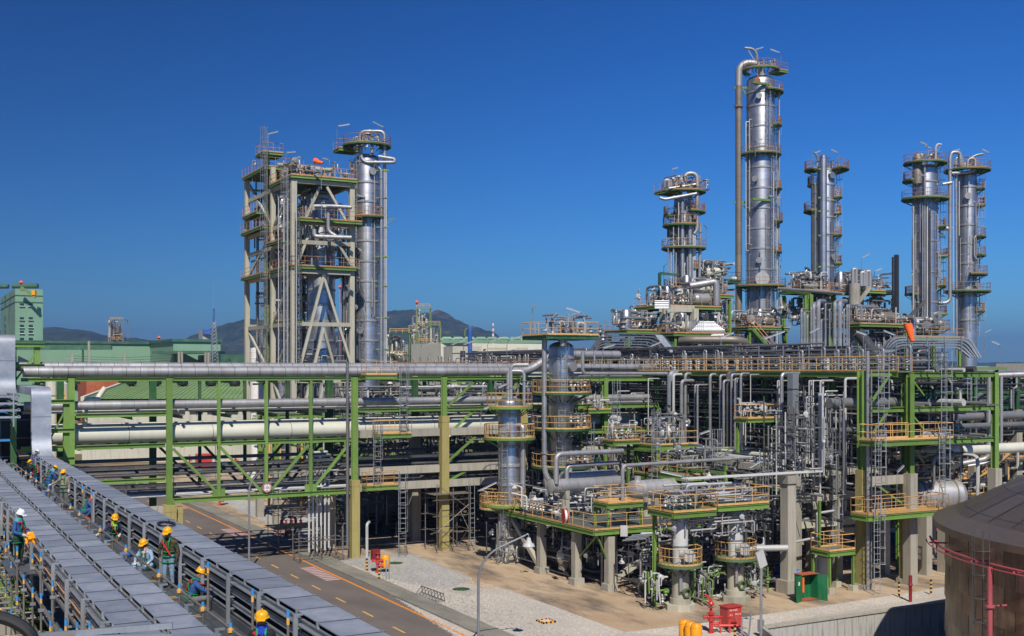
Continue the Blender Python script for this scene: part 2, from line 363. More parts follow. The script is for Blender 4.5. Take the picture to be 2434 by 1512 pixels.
# ================================================================== SETTING
def slab(name, mat, pts, z, th=0.0):
    mb = MB(); mb.sheet([V((p[0], p[1], z)) for p in pts]); return struct(mb.build(name, mat, smooth=0))
GP = lambda L: [aZ(x, y) for x, y in L]
# ground sheet to the horizon
mb = MB(); n_ = 24
g0 = [(-1200 + i * 250) for i in range(40)]
for q_ in ([(-3000, -600), (9000, -600), (9000, 14), (-3000, 14)], [(-3000, 51.5), (9000, 51.5), (9000, 9500), (-3000, 9500)], [(-3000, 14), (27, 14), (44.3, 51.5), (-3000, 51.5)], [(92, 14), (9000, 14), (9000, 51.5), (92, 51.5)]): mb.sheet([V((x, y, 0)) for x, y in q_])
struct(mb.build('ground', 'earth', smooth=0))
slab('apron', 'soil', [(19, 51.5), (130, 51.5), (130, 175), (19, 175)], .004)
slab('apron', 'soil', [(19, -20), (24, 14), (27, 14), (44.3, 51.5), (19, 51.5)], .004)
slab('tank_basin_floor', 'gravelg', [(26, 13.5), (93, 13.5), (93, 52), (26, 52)], -3.2)
RX0, RX1 = 23.2, 30.1
slab('road', 'asphalt', [(RX0, -30), (RX1, -30), (RX1, 196), (RX0, 196)], .008)
slab('road', 'asphalt', [(RX1, 184), (-60, 184), (-60, 196), (RX1, 196)][::-1], .0125)
mk = MB(); mk.sheet([V((29.25, -30, .014)), V((29.45, -30, .014)), V((29.45, 180, .014)), V((29.25, 180, .014))]); struct(mk.build('lane_line', 'lineo', smooth=0))
d0 = MB(); d0.box(-.07, -.9, 0, .07, .9, .004); dash = struct(d0.build('lane_dash', 'liney', smooth=0)); dash.location = (26.55, 48, .0125)
for k in range(1, 26): inst(dash, (26.55, 48 + k * 5.0, .0125))
# hatched no-parking boxes beside the edge line
for nm, ya in (('hatched_box', 80.0), ('hatched_box', 129.0), ('hatched_box', 104.5)):
    h_ = MB(); h_.mat(0).sheet([V((28.0, ya, .017)), V((29.2, ya, .017)), V((29.2, ya + 6.5, .017)), V((28.0, ya + 6.5, .017))])
    for k in range(9): h_.mat(1).sheet([V((28.05, ya + .15 + k * .7, .021)), V((29.15, ya + .15 + k * .7, .021)), V((29.15, ya + .5 + k * .7, .021)), V((28.05, ya + .5 + k * .7, .021))])
    struct(h_.build(nm, ['liner', 'linef'], smooth=0))
# kerb slabs, each its own
kb = struct(MB().box(30.1, 20, 0, 31.75, 180, .02).build('drain_channel', 'kerb', smooth=0))
k1 = MB(); k1.box(-.8, -.6, 0, .8, .6, .09); sl0 = k1.build('drain_slab', 'kerb', kb, smooth=0); sl0.location = (30.93, 50, .02)
for k in range(1, 88):
    s_ = inst(sl0, (30.93 + R.uniform(-.02, .02), 50 + k * 1.24, .02 + R.uniform(-.012, .015)), kb); s_.rotation_euler.z = R.uniform(-.01, .01)
# gravel beds
slab('gravel_bed', 'gravel', GP([(805, 1333), (914, 1317), (978, 1317), (1127, 1375), (1093, 1379), (1141, 1399), (1205, 1401), (1483, 1503), (1700, 1478), (1771, 1467), (1939, 1443), (2210, 1401), (2330, 1383), (2330, 1408), (1817, 1512), (1700, 1580), (1400, 1640), (1220, 1600)]), .010)
slab('gravel_bed', 'gravelg', GP([(805, 1333), (914, 1317), (978, 1317), (1127, 1375), (1093, 1379), (1110, 1384), (1060, 1400), (960, 1385)]), .014)
slab('gravel_bed', 'gravelg', GP([(520, 1192), (571, 1187), (632, 1198), (648, 1197), (730, 1227), (790, 1252), (760, 1300), (673, 1262)]), .010)
def stones(name, poly, cnt, z, m, lo, hi):
    """loose stones lying on a gravel bed"""
    from mathutils import geometry
    P = [V((p[0], p[1])) for p in poly]; x0, x1 = min(p.x for p in P), max(p.x for p in P); y0, y1 = min(p.y for p in P), max(p.y for p in P)
    mb = MB(); k = 0; tries = 0
    while k < cnt and tries < cnt * 6:
        tries += 1; q = V((R.uniform(x0, x1), R.uniform(y0, y1))); ins = False
        for i in range(len(P)):
            a, b = P[i], P[i - 1]
            if (a.y > q.y) != (b.y > q.y) and q.x < (b.x - a.x) * (q.y - a.y) / (b.y - a.y) + a.x: ins = not ins
        if not ins: continue
        k += 1; r = R.uniform(lo, hi); t = R.uniform(0, 6.3); c = V((q.x, q.y, z))
        vs = [c + V((math.cos(t + i * 2.1) * r, math.sin(t + i * 2.1) * r * R.uniform(.6, 1), -.01)) for i in range(3)] + [c + V((R.uniform(-.3, .3) * r, R.uniform(-.3, .3) * r, r * .45))]
        mb._add(vs, [(0, 1, 3), (1, 2, 3), (2, 0, 3)])
    o = mb.build(name, m, smooth=0); o['kind'] = 'stuff'; return o
stones('loose_gravel', GP([(805, 1335), (975, 1320), (1127, 1378), (1205, 1403), (1483, 1503), (1210, 1600)]), 15000, .01, 'gravel', .03, .075)
stones('loose_gravel', GP([(1483, 1505), (1771, 1469), (1939, 1445), (2210, 1403), (2215, 1418), (1835, 1482), (1700, 1512)]), 9000, .01, 'gravel', .03, .075)
stones('loose_gravel', GP([(520, 1192), (571, 1189), (648, 1199), (790, 1252), (673, 1260)]), 6000, .01, 'gravelg', .05, .1)
stones('dry_litter', GP([(800, 1336), (880, 1322), (1000, 1360), (1350, 1512), (1240, 1512)]), 900, .01, 'kerb', .04, .12)
# second road beyond the plant
slab('road', 'asphalt', [(71, 20), (79.5, 20), (79.5, 160), (71, 160)], .012)
for x_ in (71.4, 74.4, 79.0):
    q = MB(); q.sheet([V((x_, 20, .017)), V((x_ + .18, 20, .017)), V((x_ + .18, 160, .017)), V((x_, 160, .017))]); struct(q.build('lane_line', 'lineo', smooth=0))
slab('gravel_bed', 'gravelg', [(79.9, 45), (86, 45), (86, 110), (79.9, 110)], .012)
# drain grids
for (x, y) in ((940, 1339), (1096, 1401)):
    p = aZ(x, y); d = MB(); d.lathe(p, [(.62, .0), (.62, .03), (0, .035)], 20)
    ob = d.build('manhole_cover', 'greend'); tag(ob, 'round dark green manhole cover %s' % ('near the red fire hydrant' if x < 1000 else 'beside the concrete drain patch in the gravel'), 'manhole cover')
slab('concrete_patch', 'conc', GP([(1060, 1405), (1113, 1419), (1145, 1405), (1095, 1394)]), .014)
slab('concrete_patch', 'conc', GP([(905, 1341), (945, 1348), (978, 1341), (940, 1334)]), .018)
slab('wet_strip', 'kerb', GP([(1760, 1374), (1775, 1370), (1885, 1396), (1870, 1402)]), .0085)
# hills
def hill(name, prof, d0, d1, seed):
    """prof: picture x, y of the ridge at distance d1; slopes run down to d0 and behind"""
    mb = MB(); P = prof; xs = []; n = 110; m = 26; vs = []
    x0, x1 = P[0][0], P[-1][0]
    def py(x):
        for a, b in zip(P, P[1:]):
            if a[0] <= x <= b[0]:
                t = (x - a[0]) / (b[0] - a[0]); t = t * t * (3 - 2 * t) * .5 + t * .5; return a[1] + (b[1] - a[1]) * t
        return P[-1][1]
    for i in range(n + 1):
        x = x0 + (x1 - x0) * i / n; top = zo(py(x), d1)
        for j in range(m + 1):
            t = j / m; d = d0 + (d1 * 1.35 - d0) * t; tt = (d - d0) / (d1 - d0)
            hgt = top * (math.sin(min(tt, 1) * math.pi / 2) ** 1.15) if tt <= 1 else top * (1 - (tt - 1) * 1.6)
            p = EYE + (FWD + RGT * ((x - CX) / F0)) * d
            w = min(1, tt * 2) if tt < .92 or tt > 1.1 else .35
            hgt += (noise.fractal(V((p.x, p.y, seed)) * .0035, 1, 2, 6) * top * .28) * w * (.3 if .85 < tt < 1.15 else 1)
            hgt += noise.noise(V((p.x, p.y, 3)) * .03) * 3.5
            vs.append(V((p.x, p.y, hgt - 4)))
    fs = [(i * (m + 1) + j, (i + 1) * (m + 1) + j, (i + 1) * (m + 1) + j + 1, i * (m + 1) + j + 1) for i in range(n) for j in range(m)]
    mb._add(vs, fs); return struct(mb.build(name, 'hill', smooth=60))
hill('hill_range', [(-300, 800), (-60, 790), (90, 778), (130, 776), (200, 783), (260, 795), (310, 800), (380, 806), (430, 808), (520, 815)], 2300, 3600, 2)
hill('hill_range', [(380, 838), (430, 806), (470, 790), (520, 778), (590, 768), (640, 765), (720, 772), (800, 790), (870, 830)], 2500, 3700, 5)
hill('hill_range', [(760, 800), (860, 765), (915, 751), (950, 759), (980, 757), (1010, 758), (1045, 752), (1090, 762), (1130, 782), (1165, 795), (1210, 822), (1250, 835)], 2600, 3900, 8)
hill('hill_range', [(1240, 858), (1500, 862), (1800, 858), (2200, 862), (2700, 855)], 3200, 5200, 11)
# haze: one closed box of pale even air round everything
hz = MB(); hz.box(-3400, -700, -4.5, 9500, 9800, 330); hob = hz.build('haze', [], smooth=0); hob['kind'] = 'stuff'
hm, hn, hl, hb = _mat('haze air'); hn.remove(hb)
pv = hn.new('ShaderNodeVolumePrincipled'); pv.inputs['Color'].default_value = (.28, .50, 1, 1); pv.inputs['Density'].default_value = .00016; pv.inputs['Anisotropy'].default_value = .2
hl.new(pv.outputs[0], hn['Material Output'].inputs['Volume']); hob.data.materials.append(hm)
# ================================================================== KIT OF PARTS
def ord_(k): return ORD[k] if k < 20 else 'next'
def railing(parent, pts, closed=False, mat='orange', h=1.1, name='railing', **kw):
    return MB().rail(pts, h, closed, **kw).build(name, mat, parent)
def arc(c, r, a0, a1, z, n=14): return [V((c[0] + r * math.cos(a0 + (a1 - a0) * i / n), c[1] + r * math.sin(a0 + (a1 - a0) * i / n), z)) for i in range(n + 1)]
AV = math.atan2(-FWD.y, -FWD.x)          # angle pointing back at the viewer
def ring_deck(t, c, r0, r1, z, a0=0, a1=2 * math.pi, mat='orange', green=None, rh=1.1, name='platform'):
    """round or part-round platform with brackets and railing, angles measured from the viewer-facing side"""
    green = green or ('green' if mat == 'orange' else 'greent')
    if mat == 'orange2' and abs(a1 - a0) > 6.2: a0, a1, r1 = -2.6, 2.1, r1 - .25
    elif mat == 'orange2': r1 -= .2
    A0, A1 = AV + a0, AV + a1; full = abs(a1 - a0) > 6.2
    mb = MB(); mb.ringseg(c, r0, r1, z - .05, z + .02, A0, A1, 20)
    mb.ringseg(c, r1, r1 + .06, z - .15, z + .04, A0, A1, 20)
    k = max(2, round(abs(a1 - a0) * r1 / 1.3))
    for i in range(k + (0 if full else 1)):
        t_ = A0 + (A1 - A0) * i / k; d = V((math.cos(t_), math.sin(t_), 0)); o = V((c[0], c[1], z))
        mb.bar(o + d * r0 - UP * .12, o + d * r1 - UP * .12, .07, .12); mb.bar(o + d * (r0 + .02) - UP * (.75), o + d * (r1 - .1) - UP * .18, .07, .07)
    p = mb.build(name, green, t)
    pts = arc(c, r1 - .02, A0, A1, z, 20)
    rl = MB()
    if full: rl.rail(pts[:-1], rh, True, step=1.3)
    else:
        e0 = pts[0] + (V((c[0], c[1], z)) - pts[0]).normalized() * (r1 - r0 - .1); e1 = pts[-1] + (V((c[0], c[1], z)) - pts[-1]).normalized() * (r1 - r0 - .1)
        rl.rail([e0] + pts + [e1], rh, step=1.3)
    rl.build('railing', mat, p); return p
def deck(t, x0, y0, x1, y1, z, mat='orange', green='green', sides='nsew', beam=.3, top='deck', rh=1.1, name='platform'):
    """rectangular platform: plate, edge beams, joists, railings on the sides named (s = towards -y, w = towards -x)"""
    p = MB().box(x0 + .06, y0 + .06, z - .05, x1 - .06, y1 - .06, z).build(name, top, t)
    b = MB()
    b.ibeam((x0, y0, z - beam / 2 - .05), (x1, y0, z - beam / 2 - .05), .16, beam); b.ibeam((x0, y1, z - beam / 2 - .05), (x1, y1, z - beam / 2 - .05), .16, beam)
    b.ibeam((x0, y0 + .1, z - beam / 2 - .055), (x0, y1 - .1, z - beam / 2 - .055), .16, beam); b.ibeam((x1, y0 + .1, z - beam / 2 - .055), (x1, y1 - .1, z - beam / 2 - .055), .16, beam)
    L = max(x1 - x0, y1 - y0); k = max(1, int(L / 1.6))
    for i in range(1, k):
        if x1 - x0 >= y1 - y0: xx = x0 + (x1 - x0) * i / k; b.bar((xx, y0 + .1, z - .15), (xx, y1 - .1, z - .15), .08, .16)
        else: yy = y0 + (y1 - y0) * i / k; b.bar((x0 + .1, yy, z - .15), (x1 - .1, yy, z - .15), .08, .16)
    b.build('edge_beam', green, p)
    r = MB(); c = {'s': [(x0, y0, z), (x1, y0, z)], 'n': [(x0, y1, z), (x1, y1, z)], 'w': [(x0, y0, z), (x0, y1, z)], 'e': [(x1, y0, z), (x1, y1, z)]}
    for s in sides: r.rail(c[s], rh, step=1.4)
    r.build('railing', mat, p); return p
def vessel(name, label, cat, px, w, yt, yb, d, rings=(), m='clad', dome=True, group=None, skirt=None, seg=30, cone=None, mh=True):
    """upright vessel: picture centre x, width, top and bottom y at forward distance d"""
    c = aD(px, HY, d); c.z = 0; r = w * d / F0 / 2; z1 = zo(yt, d); z0 = max(0, zo(yb, d))
    t = thing(name, label, cat, (c.x, c.y, z0), group)
    mb = MB(); pr = [(r, z0), (r, z1 - r * .5)]
    if cone: pr = [(r * cone[1], z0), (r * cone[1], zo(cone[0], d) - r * .4), (r, zo(cone[0], d)), (r, z1 - r * .5)]
    if dome: pr += [(r * math.cos(q * math.pi / 12), z1 - r * .5 + r * .5 * math.sin(q * math.pi / 12)) for q in range(1, 6)] + [(0, z1)]
    else: pr[-1] = (r, z1); pr += [(0, z1 + .05)]
    mb.lathe((c.x, c.y, 0), pr, seg); mb.build('shell', m, t)
    ob = None
    for y in rings:
        z = zo(y, d); rr = r * (cone[1] if cone and z < zo(cone[0], d) else 1)
        if rr == r and ob is not None: k = inst(ob, ob.location + V((0, 0, z - z_first)), t); continue
        k = MB().lathe((c.x, c.y, z), [(rr + .005, -.13), (rr + .09, -.11), (rr + .09, .11), (rr + .005, .13)], seg).build('stiffening_ring', 'pipe', t)
        if rr == r: ob = k; z_first = z
    if mh:
        for y in (rings[1::4] if rings else ()):
            z = zo(y, d) + 1.2; a = AV + R.choice([-.55, -.3, .5, .7]); dr = V((math.cos(a), math.sin(a), 0)); q = V((c.x, c.y, z))
            MB().tube([q + dr * (r - .05), q + dr * (r + .35)], .33, 14).tube([q + dr * (r + .35), q + dr * (r + .47)], .43, 14).build('manway', 'pipe', t)
    return t, c, r, z0, z1
def on(c, r, a, z, off=0):
    a = AV + a; return V((c.x + (r + off) * math.cos(a), c.y + (r + off) * math.sin(a), z))
def dirn(a): return V((math.cos(AV + a), math.sin(AV + a), 0))
def riser(t, pts, r, mat='pipev', name='pipe', fr=None, n=10, flanges=True):
    mb = MB().tube(pts, r, n, fr=(fr if fr is not None else r * 3))
    if flanges:
        for a, b in zip(pts, pts[1:]):
            a, b = V(a), V(b); L = (b - a).length
            if L > r * 14: mb.flange(a.lerp(b, min(.45, r * 6 / L)), b - a, r * 1.45, r * .5)
    return mb.build(name, mat, t)
def valves(mb, p, s=1.0, n=3, ax=V((1, 0, 0))):
    """a manifold of bodies, bonnets and handwheels"""
    for i in range(n):
        q = V(p) + ax * (i * s * .55); mb.lathe(q, [(0, -.22 * s), (.12 * s, -.2 * s), (.06 * s, -.1 * s), (.15 * s, 0), (.06 * s, .1 * s), (.12 * s, .2 * s), (0, .22 * s)], 8)
        mb.tube([q, q + UP * .35 * s], .035 * s, 6); mb.lathe(q + UP * .36 * s, [(.12 * s, -.015), (.14 * s, 0), (.12 * s, .015)], 8)
def clutter(mb, x0, y0, z0, x1, y1, z1, n, r=(.02, .07), seed=0, mats=1, valve=.3, vert=.45):
    """small-bore pipework filling a volume: orthogonal runs with elbows, valves and stubs"""
    q = random.Random(seed); dx, dy, dz = x1 - x0, y1 - y0, z1 - z0
    for i in range(n):
        mb.mat(q.randrange(mats)); rr = q.uniform(*r); p = V((q.uniform(x0, x1), q.uniform(y0, y1), q.uniform(z0, z1))); pts = [p]
        for k in range(q.choice((2, 3, 3, 4, 5))):
            a = q.random(); p = V(p)
            if a < vert: p.z = q.uniform(z0, z1)
            elif a < vert + (1 - vert) / 2: p.x = q.uniform(max(x0, p.x - dx * .5), min(x1, p.x + dx * .5))
            else: p.y = q.uniform(max(y0, p.y - dy * .6), min(y1, p.y + dy * .6))
            if (p - pts[-1]).length > .25: pts.append(p)
        if len(pts) < 2: continue
        mb.tube(pts, rr, 6, fr=rr * 3, k=2)
        if q.random() < valve:
            c = pts[0].lerp(pts[1], .5); ax = (pts[1] - pts[0]).normalized()
            mb.lathe(c, [(0, -rr * 3.5), (rr * 2.2, -rr * 3.3), (rr * 1.2, -rr * 1.6), (rr * 2.6, 0), (rr * 1.2, rr * 1.6), (rr * 2.2, rr * 3.3), (0, rr * 3.5)], 8, ax)
            s = ax.orthogonal().normalized(); mb.tube([c, c + s * rr * 7], rr * .6, 5); mb.lathe(c + s * rr * 7, [(rr * 2.4, -.01), (rr * 2.8, 0), (rr * 2.4, .01)], 8, s)
NL = [0]
def tube_lamp(px, yb, yt, ax_, ay, bx, by, d, label, dark=False, k=4, group='tube lamps on poles'):
    """slim pole with a bent arm and a fluorescent tube head, all at forward distance d; head reaches slightly towards or away"""
    p0, p1 = aD(px, yb, d), aD(px, yt, d); dd = d * (1 + R.uniform(-.004, .004))
    a, b = aD(ax_, ay, dd), aD(bx, by, dd + R.uniform(-.25, .25)); s = d / 110
    t = thing('lamp_post', label, 'lamp', p0, group); up = p1 + (a - p1) * .25 + UP * abs(ay - yt) * .0 
    r = .028 * max(.7, min(1.5, s))
    MB().tube([p0, p1, a], r, 5, fr=.5).build('pole', 'galv', t)
    dv = (b - a); mb = MB(); mb.bar(a - dv * .1, b, .17 * max(.7, s), .08); o = mb.build('lamp_housing', 'piped' if dark else 'galv', t)
    MB().bar(a - UP * .06, b - UP * .06, .13 * max(.7, s), .06).build('lamp_tube', 'lamp', o); return t
def bowl_lamp(px, yb, yt, d, label, side=1, flip=False):
    p0, p1 = aD(px, yb, d), aD(px, yt, d); t = thing('lamp_post', label, 'lamp', p0, 'round reflector lamps'); h = p1 + RGT * .35 * side
    MB().tube([p0, p1 + UP * .15, h + UP * .15, h], .03, 6, fr=.2).build('pole', 'galv', t)
    MB().lathe(h - UP * .42, [(.22, 0), (.23, .04), (.15, .15), (.07, .23), (.07, .34), (0, .36)], 14).build('reflector', 'white', t); return t
def street_lamp(px, yb, yt, tx, ty, d, label, z0=0.0):
    p0 = aD(px, yb, d); p0.z = z0; p1 = aD(px, yt, d); p2 = aD(tx, ty, d); t = thing('street_lamp', label, 'street lamp', p0)
    h = (p1.z - z0); mb = MB(); q = p1 + (p2 - p1) * .12 + UP * .5
    P = fillet([p0, p1, p2], 1.6, 6); n = len(P); mb.tube(P, [.08 - .035 * i / n for i in range(n)], 10); mb.build('pole', 'galv', t)
    MB().box(p0.x - .2, p0.y - .2, z0, p0.x + .2, p0.y + .2, z0 + .05).build('base_plate', 'galv', t); return t, p2
# ================================================================== PIPE BRIDGE OVER THE ROAD
BY0, BY1 = 88.8, 95.0
br = thing('pipe_bridge', 'long light green steel truss bridge carrying pipes over the road, on concrete columns', 'pipe bridge', (33.5, BY0, 0))
ZT, ZU, ZM, ZL, ZB = 14.75, 12.1, 9.75, 7.15, 5.5
def bcol(x, y, z0, z1, w=.44, m='green', name='column'): return MB().icol(x, y, z0, z1, w, w * .9, .05).build(name, m, br, smooth=0)
def ccol(x, y, z0, z1, w=.8, m='concy', par=None, name='concrete_column'):
    mb = MB(); mb.box(x - w / 2, y - w / 2, z0, x + w / 2, y + w / 2, z1); mb.box(x - w / 2 - .02, y - w / 2 - .02, z1 - .5, x + w / 2 + .02, y + w / 2 + .02, z1 + .02)
    return mb.build(name, m, par or br, smooth=0)
for x in (11.6, 18.6):
    bcol(x, BY0, 5.2 if x > 15 else 3, ZT + .1, .42); bcol(x, BY1, 3, ZT, .5, 'greend')  # rear row in darker green: its shade is put into the colour
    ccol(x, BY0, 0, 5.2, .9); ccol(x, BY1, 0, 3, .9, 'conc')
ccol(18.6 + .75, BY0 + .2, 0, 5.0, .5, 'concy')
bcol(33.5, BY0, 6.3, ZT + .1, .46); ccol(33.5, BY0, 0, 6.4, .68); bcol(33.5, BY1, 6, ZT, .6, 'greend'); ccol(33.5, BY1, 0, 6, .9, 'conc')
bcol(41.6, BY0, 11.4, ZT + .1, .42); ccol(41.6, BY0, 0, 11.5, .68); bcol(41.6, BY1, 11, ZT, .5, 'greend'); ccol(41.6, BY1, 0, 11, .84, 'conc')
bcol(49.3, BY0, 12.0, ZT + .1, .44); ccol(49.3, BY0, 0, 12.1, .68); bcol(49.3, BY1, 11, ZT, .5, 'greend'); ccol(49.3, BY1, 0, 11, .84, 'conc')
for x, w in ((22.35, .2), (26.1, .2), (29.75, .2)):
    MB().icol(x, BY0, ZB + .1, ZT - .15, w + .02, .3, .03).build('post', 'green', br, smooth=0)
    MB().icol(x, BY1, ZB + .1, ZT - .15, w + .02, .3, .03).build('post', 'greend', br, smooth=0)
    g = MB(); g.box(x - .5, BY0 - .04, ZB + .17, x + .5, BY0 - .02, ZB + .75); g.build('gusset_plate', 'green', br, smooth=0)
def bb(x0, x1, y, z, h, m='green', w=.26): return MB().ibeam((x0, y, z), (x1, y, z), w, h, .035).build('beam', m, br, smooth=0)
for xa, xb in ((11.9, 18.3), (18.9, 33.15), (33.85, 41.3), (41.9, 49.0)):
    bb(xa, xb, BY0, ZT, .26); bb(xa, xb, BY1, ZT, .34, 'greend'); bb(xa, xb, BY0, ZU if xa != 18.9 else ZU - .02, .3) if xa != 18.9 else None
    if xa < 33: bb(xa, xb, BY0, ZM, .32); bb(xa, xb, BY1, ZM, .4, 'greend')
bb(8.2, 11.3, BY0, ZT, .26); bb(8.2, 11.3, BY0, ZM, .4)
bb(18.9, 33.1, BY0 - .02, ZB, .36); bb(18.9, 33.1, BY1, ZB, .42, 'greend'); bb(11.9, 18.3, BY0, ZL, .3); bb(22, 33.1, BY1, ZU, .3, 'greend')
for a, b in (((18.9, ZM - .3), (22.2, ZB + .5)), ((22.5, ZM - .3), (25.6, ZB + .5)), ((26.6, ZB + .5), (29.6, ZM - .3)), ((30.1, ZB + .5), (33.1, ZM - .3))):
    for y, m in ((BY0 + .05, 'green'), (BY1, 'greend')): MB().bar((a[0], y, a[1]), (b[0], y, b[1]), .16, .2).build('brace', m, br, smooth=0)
for a, b in (((42.0, 12.3), (44.6, 14.5)), ((42.0, 9.9), (44.6, 12.0)), ((42.0, 7.6), (44.6, 9.6)), ((42.2, 6.0), (44.4, 7.0)), ((42.0, 14.4), (46.0, 14.55)), ((46.4, 12.1), (49, 14.4))):
    MB().bar((a[0], BY0 + .1, a[1]), (b[0], BY0 + .1, b[1]), .15, .18).build('brace', 'green', br, smooth=0)
# cross members carrying the pipes
x = 12.2
while x < 49.5:
    for z in (ZT - .2, ZU - .25, ZM - .1) + ((ZB,) if 18.6 < x < 33.4 else ()) + ((ZL,) if x < 19 or x > 33 else ()):
        MB().ibeam((x, BY0 + .2, z), (x, BY1 - .2, z), .18, .26, .03).build('cross_beam', 'greend' if z < 14 else 'green', br, smooth=0)  # lower cross beams take the rear row's painted shade too
    x += 3.72
for xa, xb in ((33.95, 41.15), (42.05, 48.85)):
    for z, h in ((10.15, .62), (7.05, .62), (5.75, .62)):
        for y in (BY0 + .12, BY1): MB().box(xa, y - .22, z - h / 2, xb, y + .22, z + h / 2).build('concrete_beam', 'conc', br, smooth=0)
for z in (10.15, 7.05, 5.75):
    for x in (33.5, 41.6, 49.3): MB().box(x - .25, BY0 + .5, z - .3, x + .25, BY1 - .5, z + .3).build('concrete_beam', 'conc', br, smooth=0)
MB().box(11.9, BY0 - .3, 4.4, 18.3, BY0 + .2, 5.15).build('concrete_beam', 'conc', br, smooth=0)
# the big pipelines
def line(lbl, pts, r, m, cat='pipe', group=None, fr=None, n=16, joints=0, nm='pipeline'):
    t = thing(nm, lbl, cat, pts[0], group); MB().tube(pts, r, n, fr=fr if fr is not None else r * 2.2, k=6).build('pipe', m, t)
    if joints:
        j = MB()
        for a, b in zip(pts, pts[1:]):
            a, b = V(a), V(b); L = (b - a).length; k = int(L / joints)
            for i in range(1, k): j.flange(a.lerp(b, i / k), b - a, r * 1.02, .035, n)
        j.build('joint_band', 'piped', t, stuff=True)
    return t
E = 49.0
line('upper rear silver pipe along the top of the green bridge', [(7, BY0 + 2.6, ZT + .95), (54, BY0 + 2.6, ZT + .95), (66, BY0 + 2.6, ZT + .95)], .34, 'pipe', joints=1.0)
line('wide silver pipe on the front edge of the top deck of the green bridge', [(8.4, BY0 + .7, ZT + .58), (50.2, BY0 + .7, ZT + .58), (53, BY0 + .7, ZT + 2.1), (60, BY0 + .7, ZT + 2.1)], .39, 'pipe', joints=1.0)
line('silver pipe resting on the second deck of the green bridge', [(8.5, BY0 + .9, ZU + .72), (66, BY0 + .9, ZU + .72)], .33, 'pipe')
line('thin silver pipe behind the one on the second deck', [(8.5, BY0 + 2.4, ZU + .2), (66, BY0 + 2.4, ZU + .2)], .11, 'white')
line('thin silver pipe farthest back on the second deck', [(11, BY0 + 3.4, ZU + .2), (66, BY0 + 3.4, ZU + .2)], .09, 'pipe')
line('big cream pipe in front, nearest the viewer on the main deck of the green bridge', [(9.5, BY0 + 1.35, ZM + .82), (60, BY0 + 1.35, ZM + .82)], .62, 'cream', n=22, joints=6)
line('big cream pipe behind its twin on the main deck of the green bridge', [(9.5, BY0 + 3.7, ZM + 1.0), (78, BY0 + 3.7, ZM + 1.0)], .62, 'cream', n=22, joints=6)
line('dark pipe behind the second deck of the green bridge', [(9.5, BY0 + 5.4, ZU + .4), (66, BY0 + 5.4, ZU + .4)], .2, 'piped')
# vent hoops standing on the cream pipes
for k, (x, w) in enumerate(((12.9, 1.0),)):
    line('cream swan-neck pair rising off the rear cream pipe', [(x, BY0 + 2.6, ZM + 1.3), (x, BY0 + 2.6, ZU + 1.1), (x + w, BY0 + 2.6, ZU + 1.1), (x + w, BY0 + 3.5, ZU + 1.1), (x + w + .6, BY0 + 3.5, ZU + 2)], .2, 'cream', fr=.4)
# small lines on the lower decks
for k in range(9):
    z = ZB + .34 + (k % 2) * .04; y = BY0 + .5 + k * .6; r_ = (.07, .11, .06, .13, .08, .1, .06, .12, .07)[k]
    line('%s of the small pipes on the lowest bridge deck, counted from the front' % ord_(k), [(12, y, z), (49, y, z)], r_, ('pipe', 'white', 'pipeg')[k % 3], group='small pipes on the lowest bridge deck', n=8)
for k in range(6):
    y = BY0 + .7 + k * .9
    line('%s of the dark pipes on the bridge tray deck, counted from the front' % ord_(k), [(4, y, ZL + .35), (50, y, ZL + .35)], (.12, .07, .16, .09, .13, .07)[k], ('piped', 'pipeg', 'piped')[k % 3], group='small pipes on the tray deck', n=8)
# cable trays across at tray deck
for k, (z, y) in enumerate(((ZL + .9, BY0 + 1.0), (ZL + 1.25, BY0 + 3.2), (ZB + 1.05, BY0 + 1.4))):
    t = thing('cable_tray', '%s dark cable tray hung inside the green bridge' % ('upper front', 'upper rear', 'lower')[k], 'cable tray', (10, y, z))
    MB().box(4, y - .4, z - .02, 50, y + .4, z + .02).build('tray_floor', 'piped', t)
    for s in (-1, 1): MB().box(4, y + s * .41 - .02, z - .05, 50, y + s * .41 + .02, z + .17).build('side_rail', 'piped', t)
# walkway rail on the low deck
t = thing('walkway', 'narrow grey walkway with thin grey rails inside the lower bridge deck', 'walkway', (12, BY0 + .3, ZB + .25))
MB().box(18.9, BY0 + 5.3, ZB + .2, 48.8, BY0 + 6.1, ZB + .25).build('walkway_floor', 'deck', t)
MB().rail([(12, BY0 + .32, ZB + .22), (33, BY0 + .32, ZB + .22)], 1.5, step=3.6, r=.035, toe=False).build('railing', 'galv', t)
MB().rail([(34, BY0 + .42, 6.1), (48.8, BY0 + .42, 6.1)], 1.1, step=2.4, r=.03, toe=False).build('railing', 'galv', t)
# height sign
t = thing('height_sign', 'round white height limit sign with red rim on the bottom beam of the green bridge', 'sign', (26.1, BY0 - .3, 6.1))
cs = V((26.1, BY0 - .24, 6.17)); MB().lathe(cs, [(.30, -.02), (.30, .02), (0, .02)], 28, (0, -1, 0)).build('sign_face', 'linew', t)
MB().lathe(cs, [(.29, -.02), (.29, .03), (.40, .03), (.40, -.02)], 28, (0, -1, 0)).build('sign_rim', 'liner', t)
fc = D.curves.new('number', 'FONT'); fc.body = '5.50ม.'; fc.size = .25; fc.align_x = 'CENTER'; fc.align_y = 'CENTER'; fc.extrude = .004
tmp_o = D.objects.new('number', fc); COL.objects.link(tmp_o); bpy.context.view_layer.update()
fme = D.meshes.new_from_object(tmp_o.evaluated_get(bpy.context.evaluated_depsgraph_get())); D.objects.remove(tmp_o)
fo = D.objects.new('number', fme); COL.objects.link(fo); fo.parent = t; fo.location = V((0, .03, .07)); fo.rotation_euler = (math.radians(90), 0, 0); fme.materials.clear(); fme.materials.append(M['black'])
mb = MB()
